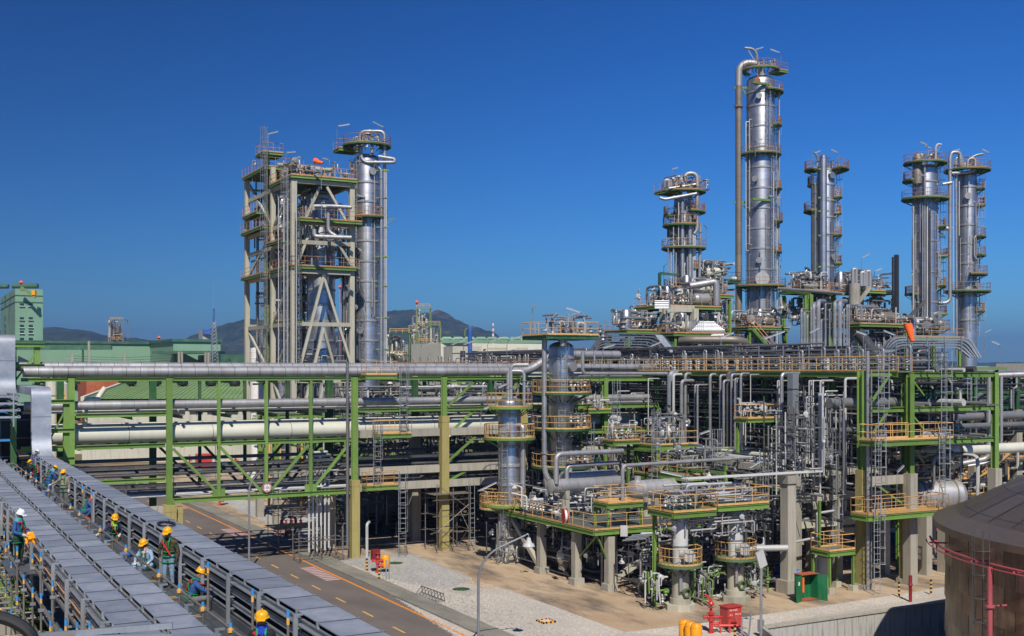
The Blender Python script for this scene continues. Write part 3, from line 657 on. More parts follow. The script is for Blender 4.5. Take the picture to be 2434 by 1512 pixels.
for s in (-1, 1): mb._add([cs + V((-.06, -.035, s * .24)), cs + V((.06, -.035, s * .24)), cs + V((0, -.035, s * .15))], [(0, 1, 2) if s > 0 else (0, 2, 1)])
mb.build('arrow_mark', 'black', t, smooth=0)
# caged ladders and orange landings in front of the bridge
def landing(x0, x1, y0, y1, z, lbl):
    t = thing('landing', lbl, 'platform', ((x0 + x1) / 2, y0, z)); deck(t, x0, y0, x1, y1, z, 'orange', 'green', 'snew', beam=.3, top='orange'); return t
landing(33.9, 36.6, BY0 - 1.6, BY0 - .5, ZT + .3, 'small orange railed landing at the top of the green bridge beside the column')
landing(34.9, 37.9, BY0 - 1.6, BY0 - .5, 10.2, 'small orange railed landing at mid height on the green bridge above the concrete beam')
landing(33.95, 36.8, BY0 - 1.6, BY0 - .5, 6.0, 'small orange railed landing at the lowest deck level beside the yellowed column')
for (x, z0, z1, l) in ((37.1, 10.2, 14.9, 'upper'), (34.8, 6.0, 10.3, 'middle'), (37.0, 0, 6.0, 'lowest')):
    t = thing('caged_ladder', '%s caged grey ladder in front of the green bridge column' % l, 'ladder', (x, BY0 - 1.8, z0))
    MB().ladder((x, BY0 - 1.75, z0), z1 - z0, (0, -1, 0), w=.62, r=.045).build('ladder_frame', 'galv', t)
# tall grey riser and stepped riser bundle left of the column
line('tall thin grey riser pipe standing left of the yellowed column', [(32.6, BY0 - .75, 1.2), (32.6, BY0 - .75, ZT + 1.4), (31.5, BY0 - .75, ZT + 1.4)], .12, 'pipeg', n=10)
line('short bent white pipe at the foot of the yellowed column', [(34.35, BY0 - .6, 0), (34.35, BY0 - .6, 2.8), (34.7, BY0 - .2, 2.9)], .12, 'white', n=8, fr=.25)
for k in range(6):
    x = 30.05 + k * .34; zt = 8.7 - k * .3
    line('%s of the six stepped risers descending from the bridge, from the left' % ord_(k), [(x, BY0 + 1.3, .6 + (k % 2) * .2), (x, BY0 + 1.3, zt), (x + 1.6, BY0 + 1.3, zt), (x + 1.6, BY0 + 2.4, zt)], .085, 'white', group='stepped risers under the bridge', n=8, fr=.18)
# left end: green frames where the ducts climb over
for k, (px, y0, y1, m) in enumerate(((60, 760 + 60, 920, 'green'), (128, 955, 1092, 'green'))):
    d = 84 if k == 0 else 79; c = aD(px, HY, d); t = thing('steel_frame', ('upper' if k == 0 else 'lower') + ' green steel frame holding up the silver duct', 'steel frame', (c.x, c.y, 0))
    z0, z1 = zo(y1, d), zo(y0, d); w = .8
    MB().icol(c.x - w, c.y, 0, z1, .4, .4).build('post', 'greend', t, smooth=0); MB().icol(c.x + w, c.y, 0, z1, .4, .4).build('post', m, t, smooth=0)
    for z in (z1, (z0 + z1) / 2, z0): MB().ibeam((c.x - 1.3, c.y - .25, z), (c.x + 1.3, c.y - .25, z), .3, .3).build('beam', m, t, smooth=0)
    MB().bar((c.x - w, c.y, z0 + .3), (c.x + w, c.y, z1 - .5), .12).build('brace', m, t, smooth=0)
# scaffold towers round the columns
def scaffold_tower(x0, y0, x1, y1, z1, lbl, seed=1, lifts=None):
    t = thing('scaffold_tower', lbl, 'scaffold', (x0, y0, 0)); q = random.Random(seed); mb = MB()
    xs, ys = [x0, (x0 + x1) / 2, x1], [y0, y1]
    for x in xs:
        for y in ys: MB().tube([(x, y, 0), (x + q.uniform(-.04, .04), y, z1 + q.uniform(0, .8))], .035, 6).build('standard', 'scaf', t)
    z = .4; L = MB(); k = 0
    while z < z1:
        for y in ys: L.tube([(x0 - .4, y, z), (x1 + .4, y, z + q.uniform(-.05, .05))], .03, 5)
        for x in xs: L.tube([(x, y0 - .3, z + .1), (x, y1 + .3, z + .1)], .03, 5)
        z += 1.35; k += 1
    L.build('ledger', 'scaf', t, stuff=True)
    B = MB()
    for i in range(int(z1 / 1.8)):
        a, b = (x0, x1) if i % 2 else (x1, x0); B.tube([(a, y0, i * 1.8), (b, y0, i * 1.8 + 2.2)], .03, 5)
        B.tube([(x1, y0 if i % 2 else y1, i * 1.8), (x1, y1 if i % 2 else y0, i * 1.8 + 2)], .03, 5)
    B.build('diagonal_brace', 'scaf', t, stuff=True)
    for z in (lifts or ()): 
        for j in range(4): MB().box(x0 - .3, y0 + (y1 - y0) * j / 4 + .02, z, x1 + .3, y0 + (y1 - y0) * (j + 1) / 4, z + .05).build('plank', 'scaf', t, smooth=0)
    MB().ladder((x1 + .2, y0 - .25, 0), z1 - .5, (0, -1, 0), cage=False, w=.4).build('ladder_frame', 'galv', t)
scaffold_tower(40.4, BY0 - 1.2, 43.4, BY0 + 1.2, 5.4, 'grey scaffold tower round the concrete column right of the blue shed', 3, (4.9,))
scaffold_tower(28.6, BY0 - .6, 32.2, BY0 + 1.0, 2.6, 'low leaning scaffold beside the stepped risers', 4)
scaffold_tower(28.9, BY0 + 6, 32.9, BY0 + 9, 7.2, 'dark scaffold tower with platforms under the far side of the bridge', 5, (1.9, 3.6, 5.9))
# ================================================================== CABLE DUCTS AND SCAFFOLD DECK, LOWER LEFT
ZD = 8.8                                     # scaffold deck
ZC = 10.1                                    # duct covers
def tray_stack(lbl, xl, xr, y0, y1, zc, rows, side, panel=1.42, post_step=2.85, seed=1, blank=False):
    """stack of ladder trays under a lid of overlapping cover sheets; side = which side is open to view (-1 left)"""
    t = thing('cable_duct', lbl, 'cable duct', ((xl + xr) / 2, y0, 0)); q = random.Random(seed)
    y = y0; k = 0
    P = MB(); w = xr - xl
    P.obox(V(((xl + xr) / 2, y0 + panel / 2, zc)), V((w / 2, 0, 0)), V((0, panel / 2 - .02, 0)), V((0, 0, .012)))
    P.box(xr, y0 + .01, zc - .09, xr + .012, y0 + panel - .01, zc + .01)
    P.box(xl - .01, y0 + .02, zc + .012, xr + .06, y0 + .045, zc + .022)
    P.mat(1).box(xl, y0 + panel - .055, zc + .0125, xr + .05, y0 + panel - .005, zc + .02)
    first = P.build('cover_sheet', ['cover', 'piped'], t, smooth=0); base = V(first.location)
    while y + panel < y1:
        y += panel; k += 1
        s = inst(first, base + V((q.uniform(-.012, .012), k * panel, q.uniform(-.006, .008))), t)
    for s, x in ((-1, xl + .03), (1, xr - .03)):
        z = zc - .12
        for j in range(rows):
            b = MB(); b.box(x - .02, y0, z - .11, x + .02, y1, z); b.box(x - .05, y0, z - .012, x + .02, y1, z + .012); b.box(x - .05, y0, z - .122, x + .02, y1, z - .1)
            b.build('side_rail', 'galv', t, smooth=0); z -= .31
    z = zc - .25; fl = MB()
    for j in range(rows): fl.box(xl + .08, y0, z - .01, xr - .08, y1, z); z -= .31
    fl.build('cable_bed_or_shade', 'black', t, smooth=0)
    st = MB(); x = xl - .16 if side < 0 else xr + .16; zb = zc - .31 * rows - .15
    st.box(x - .05, -.03, zb, x - .03, .03, zc - .02 + .3 * 0); st.box(x + .03, -.03, zb, x + .05, .03, zc - .02); st.box(x - .03, -.045, zb, x + .03, -.03, zc - .02)
    st.box(x - .05, -.045, zc - .02, x + .17, .035, zc + .02)
    for j in range(rows): st.box(x + .05, -.04, zc - .32 - .31 * j, x + .17, .04, zc - .27 - .31 * j)
    y = y0 + 1; s0 = None
    while y < y1:
        if s0 is None: s0 = st.build('support_post', 'galv', t, smooth=0); sb = V(s0.location); s0.location = sb + V((0, y, 0))
        else: inst(s0, sb + V((0, y, 0)), t)
        y += post_step
    lp_ = MB(); lp_.box(xl - .11, y0, zc - .24, xl - .04, y1, zc - .21); lp_.build('edge_rail', 'galv', t, smooth=0)
    cl = MB()
    y = y0
    while y < y1:
        for x in (xl, xr): cl.box(x - .03, y - .03, zc - .11, x + .03, y + .03, zc + .035)
        y += panel
    cl.build('clip', 'galv', t, smooth=0, stuff=True); return t
RC0, RC1 = 7.98, 8.88
YE = 77.5
tray_stack('right hand duct of galvanised trays with sheet covers beside the crouching workers', RC0, RC1, 12, YE, ZC, 4, -1, seed=2)
tray_stack('middle duct with galvanised sheet covers, left of the scaffold walkway', 5.14, 5.9, 9, 86, ZC - .1, 3, 1, seed=3)
tray_stack('leftmost duct with galvanised sheet covers, beside the scaffold standards', 4.2, 4.94, 8, 86, ZC - .1, 4, -1, panel=1.36, seed=4)
# the right duct climbs over the bridge: bent silver casing
def casing(lbl, x0, x1, prof, thick=.5):
    """prof: (y, z) centre line of the outer sheet"""
    t = thing('duct_casing', lbl, 'duct', ((x0 + x1) / 2, prof[0][0], prof[0][1])); P = [V((0, a, b)) for a, b in prof]; P = fillet(P, .7, 6); mb = MB(); vs = []
    for i, p in enumerate(P):
        a, b = P[max(0, i - 1)], P[min(len(P) - 1, i + 1)]; d = (b - a).normalized(); nrm = V((0, d.z, -d.y)) * thick
        for x in (x0, x1):
            vs += [V((x, p.y, p.z)), V((x, p.y + nrm.y, p.z + nrm.z))]
    fs = []
    for i in range(len(P) - 1):
        o = i * 4; n = o + 4; fs += [(o, o + 2, n + 2, n), (o + 1, n + 1, n + 3, o + 3), (o, n, n + 1, o + 1), (o + 2, o + 3, n + 3, n + 2)]
    fs += [(0, 1, 3, 2), (len(vs) - 4, len(vs) - 2, len(vs) - 1, len(vs) - 3)]; mb._add(vs, fs); mb.build('casing_sheet', 'cover', t, smooth=50)
    b = MB()
    for i in range(0, len(P) - 1):
        a, c = P[i], P[i + 1]; L = (c - a).length; k = int(L / 1.25)
        for j in range(1, k + 1):
            q = a.lerp(c, j / (k + 1)); dd = (c - a).normalized(); nn = V((0, dd.z, -dd.y)) * -.012
            b.obox(V(((x0 + x1) / 2, q.y, q.z)) + nn, V(((x1 - x0) / 2 + .015, 0, 0)), dd * .02, nn)
    b.build('joint_band', 'galv', t, smooth=0)
casing('bent silver duct casing that climbs from the right hand duct to the bridge top', RC0 - .15, RC1 + .12, [(YE - .8, ZC + .02), (YE, ZC + .02), (YE + .6, 10.9), (YE + .6, 14.35), (YE + 10, 14.35)])
casing('upper silver duct casing at the left edge above the green bridge', 6.35, 7.55, [(83.6, 13.9), (85.0, 13.9), (85.6, 14.6), (85.6, 17.9), (97, 17.9)])
t = thing('cable_duct', 'stacked cable trays bending down behind the silver casing at the left edge', 'cable duct', (4, 80, 13))
for j in range(4):
    z = 13.9 - j * .42
    MB().box(4.0, 76, z - .13, 7.0, 76.06, z).build('side_rail', 'galv', t, smooth=0)
    MB().tube([(6.9, 76, z), (6.9, 90, z)], .06, 6).build('side_rail', 'galv', t)
    MB().box(4.0, 76.1, z - .12, 6.85, 86, z - .1).build('tray_floor', 'piped', t, smooth=0)
for x in (4.6, 5.6, 6.6): MB().box(x - .04, 75.95, 12.0, x + .04, 76.0, 14.1).build('support_post', 'galv', t, smooth=0)
# scaffold walkway between the ducts
wd = thing('scaffold_walkway', 'scaffold walkway of steel planks where workers sit between the ducts', 'scaffold', (6.8, 20, ZD))
x0, x1 = 6.15, 7.95; n_ = 7; w = (x1 - x0) / n_
pl = MB(); pl.box(-w / 2 + .008, 0, -.05, w / 2 - .008, 3.0, 0); p0 = pl.build('plank', 'tray', wd, smooth=0); pb = V(p0.location)
for j in range(n_):
    y = 12 + (j % 2) * .6
    while y < 74:
        if not (j == 0 and y < 12.1): inst(p0, pb + V((x0 + w * (j + .5), y, ZD + R.uniform(-.006, .006))) - V((0, 0, 0)), wd)
        y += 3.02
p0.location = pb + V((x0 + w * .5, 12, ZD))
st = MB()
for k in range(18):
    y = 22.5 + k * 2.9
    for j, (dy, m) in enumerate(((0, 0), (.12, 1), (.24, 0))): st.mat(m).box(x0, y + dy, ZD + .012, x0 + 1.25, y + dy + .035, ZD + .018)
st.build('stripe', ['liney', 'bluel'], wd, smooth=0, stuff=True)
bl = MB()
for k in range(16):
    y = 21.0 + k * 3.3; xx = x0 + R.uniform(.05, .3)
    for j in range(4): bl.box(xx, y + j * .2, ZD + .010, xx + R.uniform(.45, .9), y + j * .2 + .13, ZD + .014)
bl.build('paint_mark', 'bluel', wd, smooth=0, stuff=True)
MB().box(x1 - .06, 12, ZD, x1 - .03, 76, ZD + .22).build('toe_board', 'tray', wd, smooth=0)
MB().box(x0 - .12, 12, ZD - .3, x0 - .05, 76, ZD - .06).build('edge_beam', 'scaf', wd, smooth=0)
post = MB(); post.mat(0).tube([(0, 0, ZD - .7), (0, 0, ZD + 1.22)], .032, 8).mat(1).tube([(0, 0, ZD + 1.31), (0, 0, ZD + 1.4)], .034, 8).mat(2).tube([(0, 0, ZD + 1.22), (0, 0, ZD + 1.31)], .034, 8)
post.mat(2).box(-.06, -.06, ZD + 1.2, .06, .06, ZD + 1.27); s0 = post.build('standard', ['scaf', 'bluel', 'liney'], wd); sb = V(s0.location)
y = 19.0; s0.location = sb + V((6.25, y, 0))
pp_ = MB().tube([(0, 0, ZD - .7), (0, 0, ZD + 1.36)], .03, 8).box(-.05, -.05, ZD + 1.2, .05, .05, ZD + 1.27).build('standard', 'scaf', wd); pp_.location = sb + V((6.25, 17.5, 0))
while y < 72: y += 2.42; inst(s0 if R.random() < .45 else pp_, sb + V((6.25, y, 0)), wd)
MB().tube([(6.29, 14, ZD + 1.24), (6.29, 73, ZD + 1.24)], .032, 8).build('guard_rail', 'scaf', wd)
for y in (27.2, 31.6, 24.4, 52.3, 55.0):
    p = MB(); p.mat(0).tube([(7.66, y, ZD - .5), (7.66, y, ZD + 1.25)], .032, 8).mat(1).tube([(7.66, y, ZD + 1.25), (7.66, y, ZD + 1.42)], .036, 8).mat(2).tube([(7.66, y, ZD + 1.1), (7.66, y, ZD + 1.25)], .036, 8); p.build('standard', ['scaf', 'bluel', 'liney'], wd)
# scaffold left of the ducts with catwalk and green ledger beams
ls = thing('scaffold', 'dense tube scaffold with blue and yellow coupler marks at the lower left', 'scaffold', (3, 20, 6))
q = random.Random(11)
for row, (x, zlo, zhi) in enumerate(((4.0, 6.6, 9.5), (3.45, 6.4, 9.7))):
    y = 14.0 + row * .5; prev = None
    while y < 62:
        p = MB(); zt = zhi + q.uniform(-.7, .5); p.mat(0).tube([(x, y, zlo), (x, y, zt)], .028, 8)
        for zz in (zt - .16, zt - 1.7):
            p.mat(1).tube([(x, y, zz), (x, y, zz + .16)], .031, 8).mat(2).tube([(x, y, zz - .12), (x, y, zz)], .031, 8).mat(3).box(x - .07, y - .05, zz - .34, x + .07, y + .05, zz - .26)
        p.build('standard', ['scaf', 'bluel', 'liney', 'galv'], ls); y += q.choice((2.0, 2.4, 2.8))
for (x, z) in ((4.0, 9.1), (4.0, 8.3), (3.45, 9.2), (3.45, 8.1), (4.0, 7.2), (3.45, 7.2)):
    MB().tube([(x + .08, 13, z), (x + .08, 64, z)], .032, 6).build('ledger', 'scaf', ls)
y = 14.5
while y < 60:
    z = q.choice((7.45, 7.3, 7.6)); p = MB(); p.mat(0).tube([(3.2, y, z), (4.4, y, z)], .032, 6).mat(1).tube([(2.9, y, z), (3.05, y, z)], .038, 6).mat(2).tube([(3.05, y, z), (3.2, y, z)], .038, 6); p.build('transom', ['scaf', 'bluel', 'liney'], ls); y += .95
for j, x in enumerate((4.4, 4.66, 4.92)):
    y = 12
    while y < 60: MB().box(x - .12, y, 7.5, x + .12, y + 2.95, 7.55).build('plank', 'tray', ls, smooth=0); y += 3.0
cw = MB()
for k in range(14): y = 16 + k * 3; cw.box(4.4, y, 7.553, 4.8, y + .4, 7.56)
cw.build('paint_mark', 'bluel', ls, smooth=0)
# green beams and concrete posts beneath
gt = thing('trestle', 'light green steel trestle on stained concrete posts under the scaffold', 'steel frame', (2, 20, 0))
MB().ibeam((3.95, 14, 6.85), (3.95, 52, 6.85), .5, .4).build('beam', 'green', gt, smooth=0); MB().ibeam((4.7, 14, 6.9), (4.7, 80, 6.9), .3, .4).build('beam', 'green', gt, smooth=0)
MB().ibeam((7.4, 14, 7.3), (7.4, 80, 7.3), .3, .4).build('beam', 'greend', gt, smooth=0); MB().ibeam((5.4, 14, 7.3), (5.4, 80, 7.3), .3, .4).build('beam', 'green', gt, smooth=0)
for k in range(24): MB().ibeam((4.2, 15 + k * 1.9, 6.85), (5.3, 15 + k * 1.9, 6.85), .3, .3).build('cross_beam', 'green', gt, smooth=0)
for y in (18.6, 23.5, 30.5, 38, 46, 54, 62, 70, 78):
    MB().box(3.4, y - .6, 0, 4.5, y + .6, 6.62).build('concrete_column', 'conc', gt, smooth=0)
    MB().box(6.9, y - .4, 0, 7.8, y + .4, 7.0).build('concrete_column', 'conc', gt, smooth=0)
    MB().box(3.6, y - .3, 5.6, 6.9, y + .3, 6.5).build('concrete_beam', 'conc', gt, smooth=0)
# orange cables in the leftmost duct
for j in range(3): line('%s orange cable lying in the open trays of the leftmost duct' % ord_(j), [(4.3 + j * .1, 12, ZC - .62 - j * .31), (4.12 + j * .1, 30, ZC - .63 - j * .31), (4.1 + j * .1, 60, ZC - .62 - j * .31)], .02, 'orange2', nm='cable', cat='cable', n=6)
# grey channel lying across at the bottom edge, black hose, rope coil, gloves
t = thing('cable_tray', 'wide galvanised tray cover crossing the bottom edge below the leftmost duct', 'cable tray', (4, 16, 9.6))
MB().obox(aD(330, 1530, 17), RGT * 1.1, FWD * .55, UP * .02).build('tray_floor', 'cover', t, smooth=0)
MB().bar(aD(90, 1512, 17.4), aD(410, 1487, 17.6), .05, .09).build('side_rail', 'galv', t, smooth=0)
line('thick black hose curving through the bottom left corner', [aD(-20, 1462, 13), aD(30, 1475, 13), aD(70, 1500, 13), aD(85, 1535, 13)], .07, 'black', nm='hose', cat='hose', n=10, fr=.2)
cc = aZ(395, 1248, ZC + .03); mb = MB()
for k in range(4): mb.tube([cc + V((math.cos(a) * (.2 + k * .03) , math.sin(a) * (.45 + k * .05), .02 + k * .012)) for a in [i * math.pi / 8 for i in range(17)]], .014, 5)
mb.tube([cc + V((.1, .3, .02)), cc + V((.3, .9, .02)), cc + V((.35, 1.4, .02))], .012, 5)
tag(mb.build('rope_coil', 'black'), 'thin black rope coil lying on the right hand duct cover', 'rope')
bp = aZ(300, 1325, ZD); mb = MB(); mb.lathe(bp, [(.16, 0), (.2, .1), (.17, .2), (.05, .27)], 10); mb.lathe(bp + V((.2, .2, 0)), [(.1, 0), (.14, .08), (.08, .18), (0, .2)], 8)
tag(mb.build('tool_bag', 'blue'), 'blue tool bag on the scaffold planks left of the sitting worker', 'bag')
mb = MB(); rp = aZ(385, 1378, ZD)
for k in range(5): mb.tube([rp + V((.12 * math.cos(a + k) - .1, .5 * math.sin(a), .03 + .02 * k)) for a in [i * .5 for i in range(9)]], .018, 5)
tag(mb.build('rope', 'bark'), 'brown rope bundle on the planks behind the standing worker', 'rope')

t = thing('dark_backdrop', 'added dark backdrop sheet on scaffold tubes behind the silver casing at the left edge', 'scaffold', (2, 96, 0))
MB().box(1.5, 96.0, 0, 9.8, 96.12, 12.7).build('shade_sheet', 'dark', t, smooth=0)  # added near-black sheet, stands in for the darkness behind the ducts
for x in (3.0, 5.2, 7.4, 9.6): MB().tube([(x, 95.8, 0), (x, 95.8, 13.4)], .06, 6).build('standard', 'scaf', t)
for z in (8.8, 10.2, 11.6, 12.9): MB().tube([(1.5, 95.7, z), (9.9, 95.7, z)], .05, 6).build('ledger', 'scaf', t)
for z in (10.1, 12.2): MB().box(2.5, 93.5, z, 8.2, 95.5, z + .07).build('plank', 'bluel', t, smooth=0)
# ================================================================== WORKERS
def cloth(name, c, rough=.85, spots=None):
    m, n, l, b = _mat(name); v = _vec(n, l); a = tuple(x * .7 for x in c)
    col = _ramp(n, l, _noise(n, l, v, 9, 4, .6), [(.35, a), (.65, c)])
    if spots:
        col = _mix(n, l, _ramp(n, l, _noise(n, l, v, 11, 3, .6), [(.5, 0), (.53, 1)]), col, spots[0])
        col = _mix(n, l, _ramp(n, l, _noise(n, l, _vec(n, l, 1.3, .9, 1.1), 14, 3, .6), [(.56, 0), (.58, 1)]), col, spots[1])
    l.new(col, b.inputs['Base Color']); b.inputs['Roughness'].default_value = rough
    bp = n.new('ShaderNodeBump'); bp.inputs['Strength'].default_value = .6; bp.inputs['Distance'].default_value = .02
    l.new(_noise(n, l, v, 16, 3, .6), bp.inputs['Height']); l.new(bp.outputs[0], b.inputs['Normal']); return m
for k, c in dict(c_blue=(.03, .10, .30), c_navy=(.012, .03, .09), c_tan=(.30, .24, .18), c_grey=(.16, .16, .15), c_jean=(.22, .32, .44), c_lblue=(.28, .42, .60), c_black=(.012, .012, .015), c_dgreen=(.01, .05, .03), c_red=(.6, .03, .02), c_lime=(.45, .7, .1), c_cyan=(.10, .42, .48), c_royal=(.02, .06, .5), c_harn=(.01, .30, .09), c_pinkish=(.75, .55, .55), boot=(.035, .025, .02), bootb=(.12, .06, .035), bootr=(.6, .05, .03), glove=(.65, .63, .55), skin=(.30, .155, .09)).items(): M[k] = cloth('cloth ' + k, c, .6 if k == 'skin' else .85)
M['c_camo'] = cloth('camouflage cloth', (.035, .06, .02), .9, [(.10, .05, .025), (.01, .012, .008)])
M['hat_y'] = flat('yellow hard hat', (.85, .42, .01), .28); M['hat_w'] = flat('white hard hat', (.8, .8, .8), .28)
JN = ['pel', 'spn', 'chs', 'nck', 'hd0', 'hd1', 'shL', 'elL', 'wrL', 'shR', 'elR', 'wrR', 'hpL', 'knL', 'anL', 'toL', 'hpR', 'knR', 'anR', 'toR']
ED = [('pel', 'spn'), ('spn', 'chs'), ('chs', 'nck'), ('nck', 'hd0'), ('hd0', 'hd1'), ('chs', 'shL'), ('shL', 'elL'), ('elL', 'wrL'), ('chs', 'shR'), ('shR', 'elR'), ('elR', 'wrR'), ('pel', 'hpL'), ('hpL', 'knL'), ('knL', 'anL'), ('anL', 'toL'), ('pel', 'hpR'), ('hpR', 'knR'), ('knR', 'anR'), ('anR', 'toR')]
RAD = dict(pel=.15, spn=.145, chs=.165, nck=.07, hd0=.09, hd1=.095, sh=.085, el=.06, wr=.042, hp=.115, kn=.075, an=.055, to=.045)
BASE = dict(pel=(0, 0, .94), spn=(0, 0, 1.12), chs=(0, 0, 1.36), nck=(0, .01, 1.50), hd0=(0, .03, 1.60), hd1=(0, .035, 1.69), sh=(.19, 0, 1.41), el=(.25, -.03, 1.13), wr=(.24, .08, .90), hp=(.10, 0, .88), kn=(.12, .03, .49), an=(.12, -.03, .09), to=(.13, .14, .05))
def person(label, loc, face, pose, top, legs, boots, scarf, hat='hat_y', harness='c_harn', strap='c_red', gloves='glove', head=(0, 0), scl=1.0):
    """pose: joint -> local (right, forward, up) in metres; face = heading angle; hard hat, neck cloth, harness and gloves are children"""
    t = thing('person', label, 'person', loc); J = {}
    for s in ('L', 'R'):
        for k in ('sh', 'el', 'wr', 'hp', 'kn', 'an', 'to'): x, y, z = BASE[k]; J[k + s] = (x * (1 if s == 'R' else -1), y, z)
    for k in ('pel', 'spn', 'chs', 'nck', 'hd0', 'hd1'): J[k] = BASE[k]
    J.update(pose); fx, fy = math.cos(face), math.sin(face)
    def W(p): return V((fy * p[0] + fx * p[1], -fx * p[0] + fy * p[1], p[2])) * scl + V(loc)
    P = {k: W(J[k]) for k in JN}; me = D.meshes.new('tmp'); me.from_pydata([tuple(P[k]) for k in JN], [(JN.index(a), JN.index(b)) for a, b in ED], [])
    ob = D.objects.new('tmp', me); COL.objects.link(ob); md = ob.modifiers.new('s', 'SKIN'); md.use_smooth_shade = True; md.use_x_symmetry = False
    for k, vv in zip(JN, me.skin_vertices[0].data):
        r = RAD.get(k, RAD.get(k[:2], .08)) * scl; vv.radius = (r * (1.12 if k in ('chs', 'spn', 'pel') else 1), r); vv.use_root = k == 'pel'
    sd = ob.modifiers.new('u', 'SUBSURF'); sd.levels = 2; sd.render_levels = 2
    bpy.context.view_layer.update(); m2 = D.meshes.new_from_object(ob.evaluated_get(bpy.context.evaluated_depsgraph_get())); D.objects.remove(ob)
    for v_ in m2.vertices: v_.co -= V(loc)
    bod = D.objects.new('body', m2); COL.objects.link(bod); bod.parent = t; ORG[bod.name] = V(loc)
    m2.materials.clear()
    for k in ('skin', top, legs, boots): m2.materials.append(M[k])
    def seg(p, a, b):
        d = b - a; u = max(0, min(1, (p - a).dot(d) / max(1e-6, d.length_squared))); return (p - a - d * u).length, u
    Z = {('nck', 'hd0'): 0, ('hd0', 'hd1'): 0, ('pel', 'hpL'): 2, ('hpL', 'knL'): 2, ('knL', 'anL'): 2, ('pel', 'hpR'): 2, ('hpR', 'knR'): 2, ('knR', 'anR'): 2, ('anL', 'toL'): 3, ('anR', 'toR'): 3}
    for f in m2.polygons:
        c = f.center + V(loc); best = min(((seg(c, P[a], P[b])[0] - RAD.get(a, RAD.get(a[:2], .08)) * .5, (a, b)) for a, b in ED), key=lambda q: q[0])[1]
        mi = Z.get(best, 1)
        if best in (('knL', 'anL'), ('knR', 'anR')) and seg(c, P[best[0]], P[best[1]])[1] > .8: mi = 3
        f.material_index = mi
    up = (P['hd1'] - P['nck']).normalized(); fw = (V((fx, fy, 0)) - up * up.dot(V((fx, fy, 0)))).normalized(); rt = fw.cross(up)
    hc = P['hd1'] + up * .0 * scl
    # face: nose, eyes, ears
    fcm = MB(); fcm.mat(0).lathe(hc - up * .035 + fw * .085, [(0, -.02), (.018, 0), (.012, .03), (0, .04)], 6, fw)
    for s in (-1, 1): fcm.mat(0).lathe(hc - up * .02 + rt * .098 * s, [(0, -.012), (.03, 0), (0, .012)], 8, rt)
    for s in (-1, 1): fcm.mat(1).lathe(hc - up * .005 + fw * .088 + rt * .034 * s, [(.013, 0), (0, .008)], 6, fw)
    fcm.mat(1).obox(hc - up * .075 + fw * .086, rt * .025, fw * .006, up * .004); fcm.build('face', ['skin', 'black'], bod)
    # hard hat with brim and peak
    h = MB(); o = hc + up * .055 * scl
    h.lathe(o, [(.150, -.012), (.152, .0), (.135, .006), (.131, .05), (.115, .095), (.08, .125), (.035, .138), (0, .14)], 20, up)
    h.bar(o + fw * .125 - up * .004, o + fw * .20 - up * .022, .17, .014); h.bar(o - fw * .10 + up * .1, o + fw * .10 + up * .1, .022, .095); h.build('hard_hat', hat, t)
    # neck cloth / scarf
    if scarf:
        k = MB(); q = P['nck']; k.lathe(q - up * .06, [(.13, -.05), (.15, .0), (.125, .06), (.11, .12), (.112, .16)], 14, up)
        if scarf != 'c_tan': k.bar(q + fw * .12 - up * .02, q + fw * .16 - up * .2, .13, .03)
        k.build('scarf', scarf, t)
    # harness webbing wrapped round the trunk
    if harness:
        k = MB(); ch, sp, pe = P['chs'], P['spn'], P['pel']; tu = (ch - pe).normalized(); tf = (V((fx, fy, 0)) - tu * tu.dot(V((fx, fy, 0)))).normalized(); tr = tf.cross(tu)
        def loop(c, a, b, rx, ry, w=.036):
            pts = [c + a * math.cos(i * math.pi / 8) * rx + b * math.sin(i * math.pi / 8) * ry for i in range(17)]
            for u_, v_ in zip(pts, pts[1:]): k.bar(u_, v_, w, .02)
        for s in (-1, 1): loop(ch - tu * .02 + tr * .085 * s, tu, tf, .20, .19)
        loop(pe + tu * .04, tr, tf, .19, .18); loop(sp, tr, tf, .18, .172)
        for s in ('L', 'R'): d_ = (P['kn' + s] - P['hp' + s]).normalized(); a_ = d_.orthogonal().normalized(); loop(P['hp' + s] + d_ * .1, a_, d_.cross(a_), .125, .125)
        k.build('harness', harness, t)
        if strap:
            k = MB(); a_ = ch + tf * .2 + tr * .13 + tu * .1; b_ = sp + tf * .19 - tr * .14 - tu * .08; c_ = ch - tf * .19 + tr * .1 + tu * .08; d_ = pe - tf * .17 - tr * .1
            k.bar(a_, b_, .06, .03); k.bar(c_, d_, .06, .03); k.bar(a_, c_ , .06, .02); k.build('shoulder_strap', strap, t)
    # hands: palm, four fingers, thumb, slightly curled
    for s in ('L', 'R'):
        w_ = P['wr' + s]; d_ = (w_ - P['el' + s]).normalized(); sd_ = d_.cross(UP); sd_ = sd_.normalized() if sd_.length > .1 else rt; nn = sd_.cross(d_); sg = 1 if s == 'L' else -1
        k = MB(); k.tube([w_ - d_ * .02, w_ + d_ * .03, w_ + d_ * .09], [.036, .042, .038], 8)
        for i, L in enumerate((.075, .085, .08, .062)):
            b_ = w_ + d_ * .085 + sd_ * (.03 - i * .02) * sg; k.tube([b_, b_ + d_ * L * .5 - nn * .008, b_ + d_ * L * .75 - nn * .035], [.012, .011, .009], 6)
        k.tube([w_ + d_ * .03 + sd_ * .03 * sg, w_ + d_ * .06 + sd_ * .065 * sg, w_ + d_ * .1 + sd_ * .06 * sg - nn * .02], [.015, .013, .010], 6); k.build('glove' if gloves != 'skin' else 'hand', gloves, bod)
    return t
A_V = math.atan2(-FWD.y, -FWD.x)       # facing the viewer
AR = math.atan2(RGT.y, RGT.x)          # facing right in view
def gz(px, py, z): return aZ(px, py, z)
stand = {}
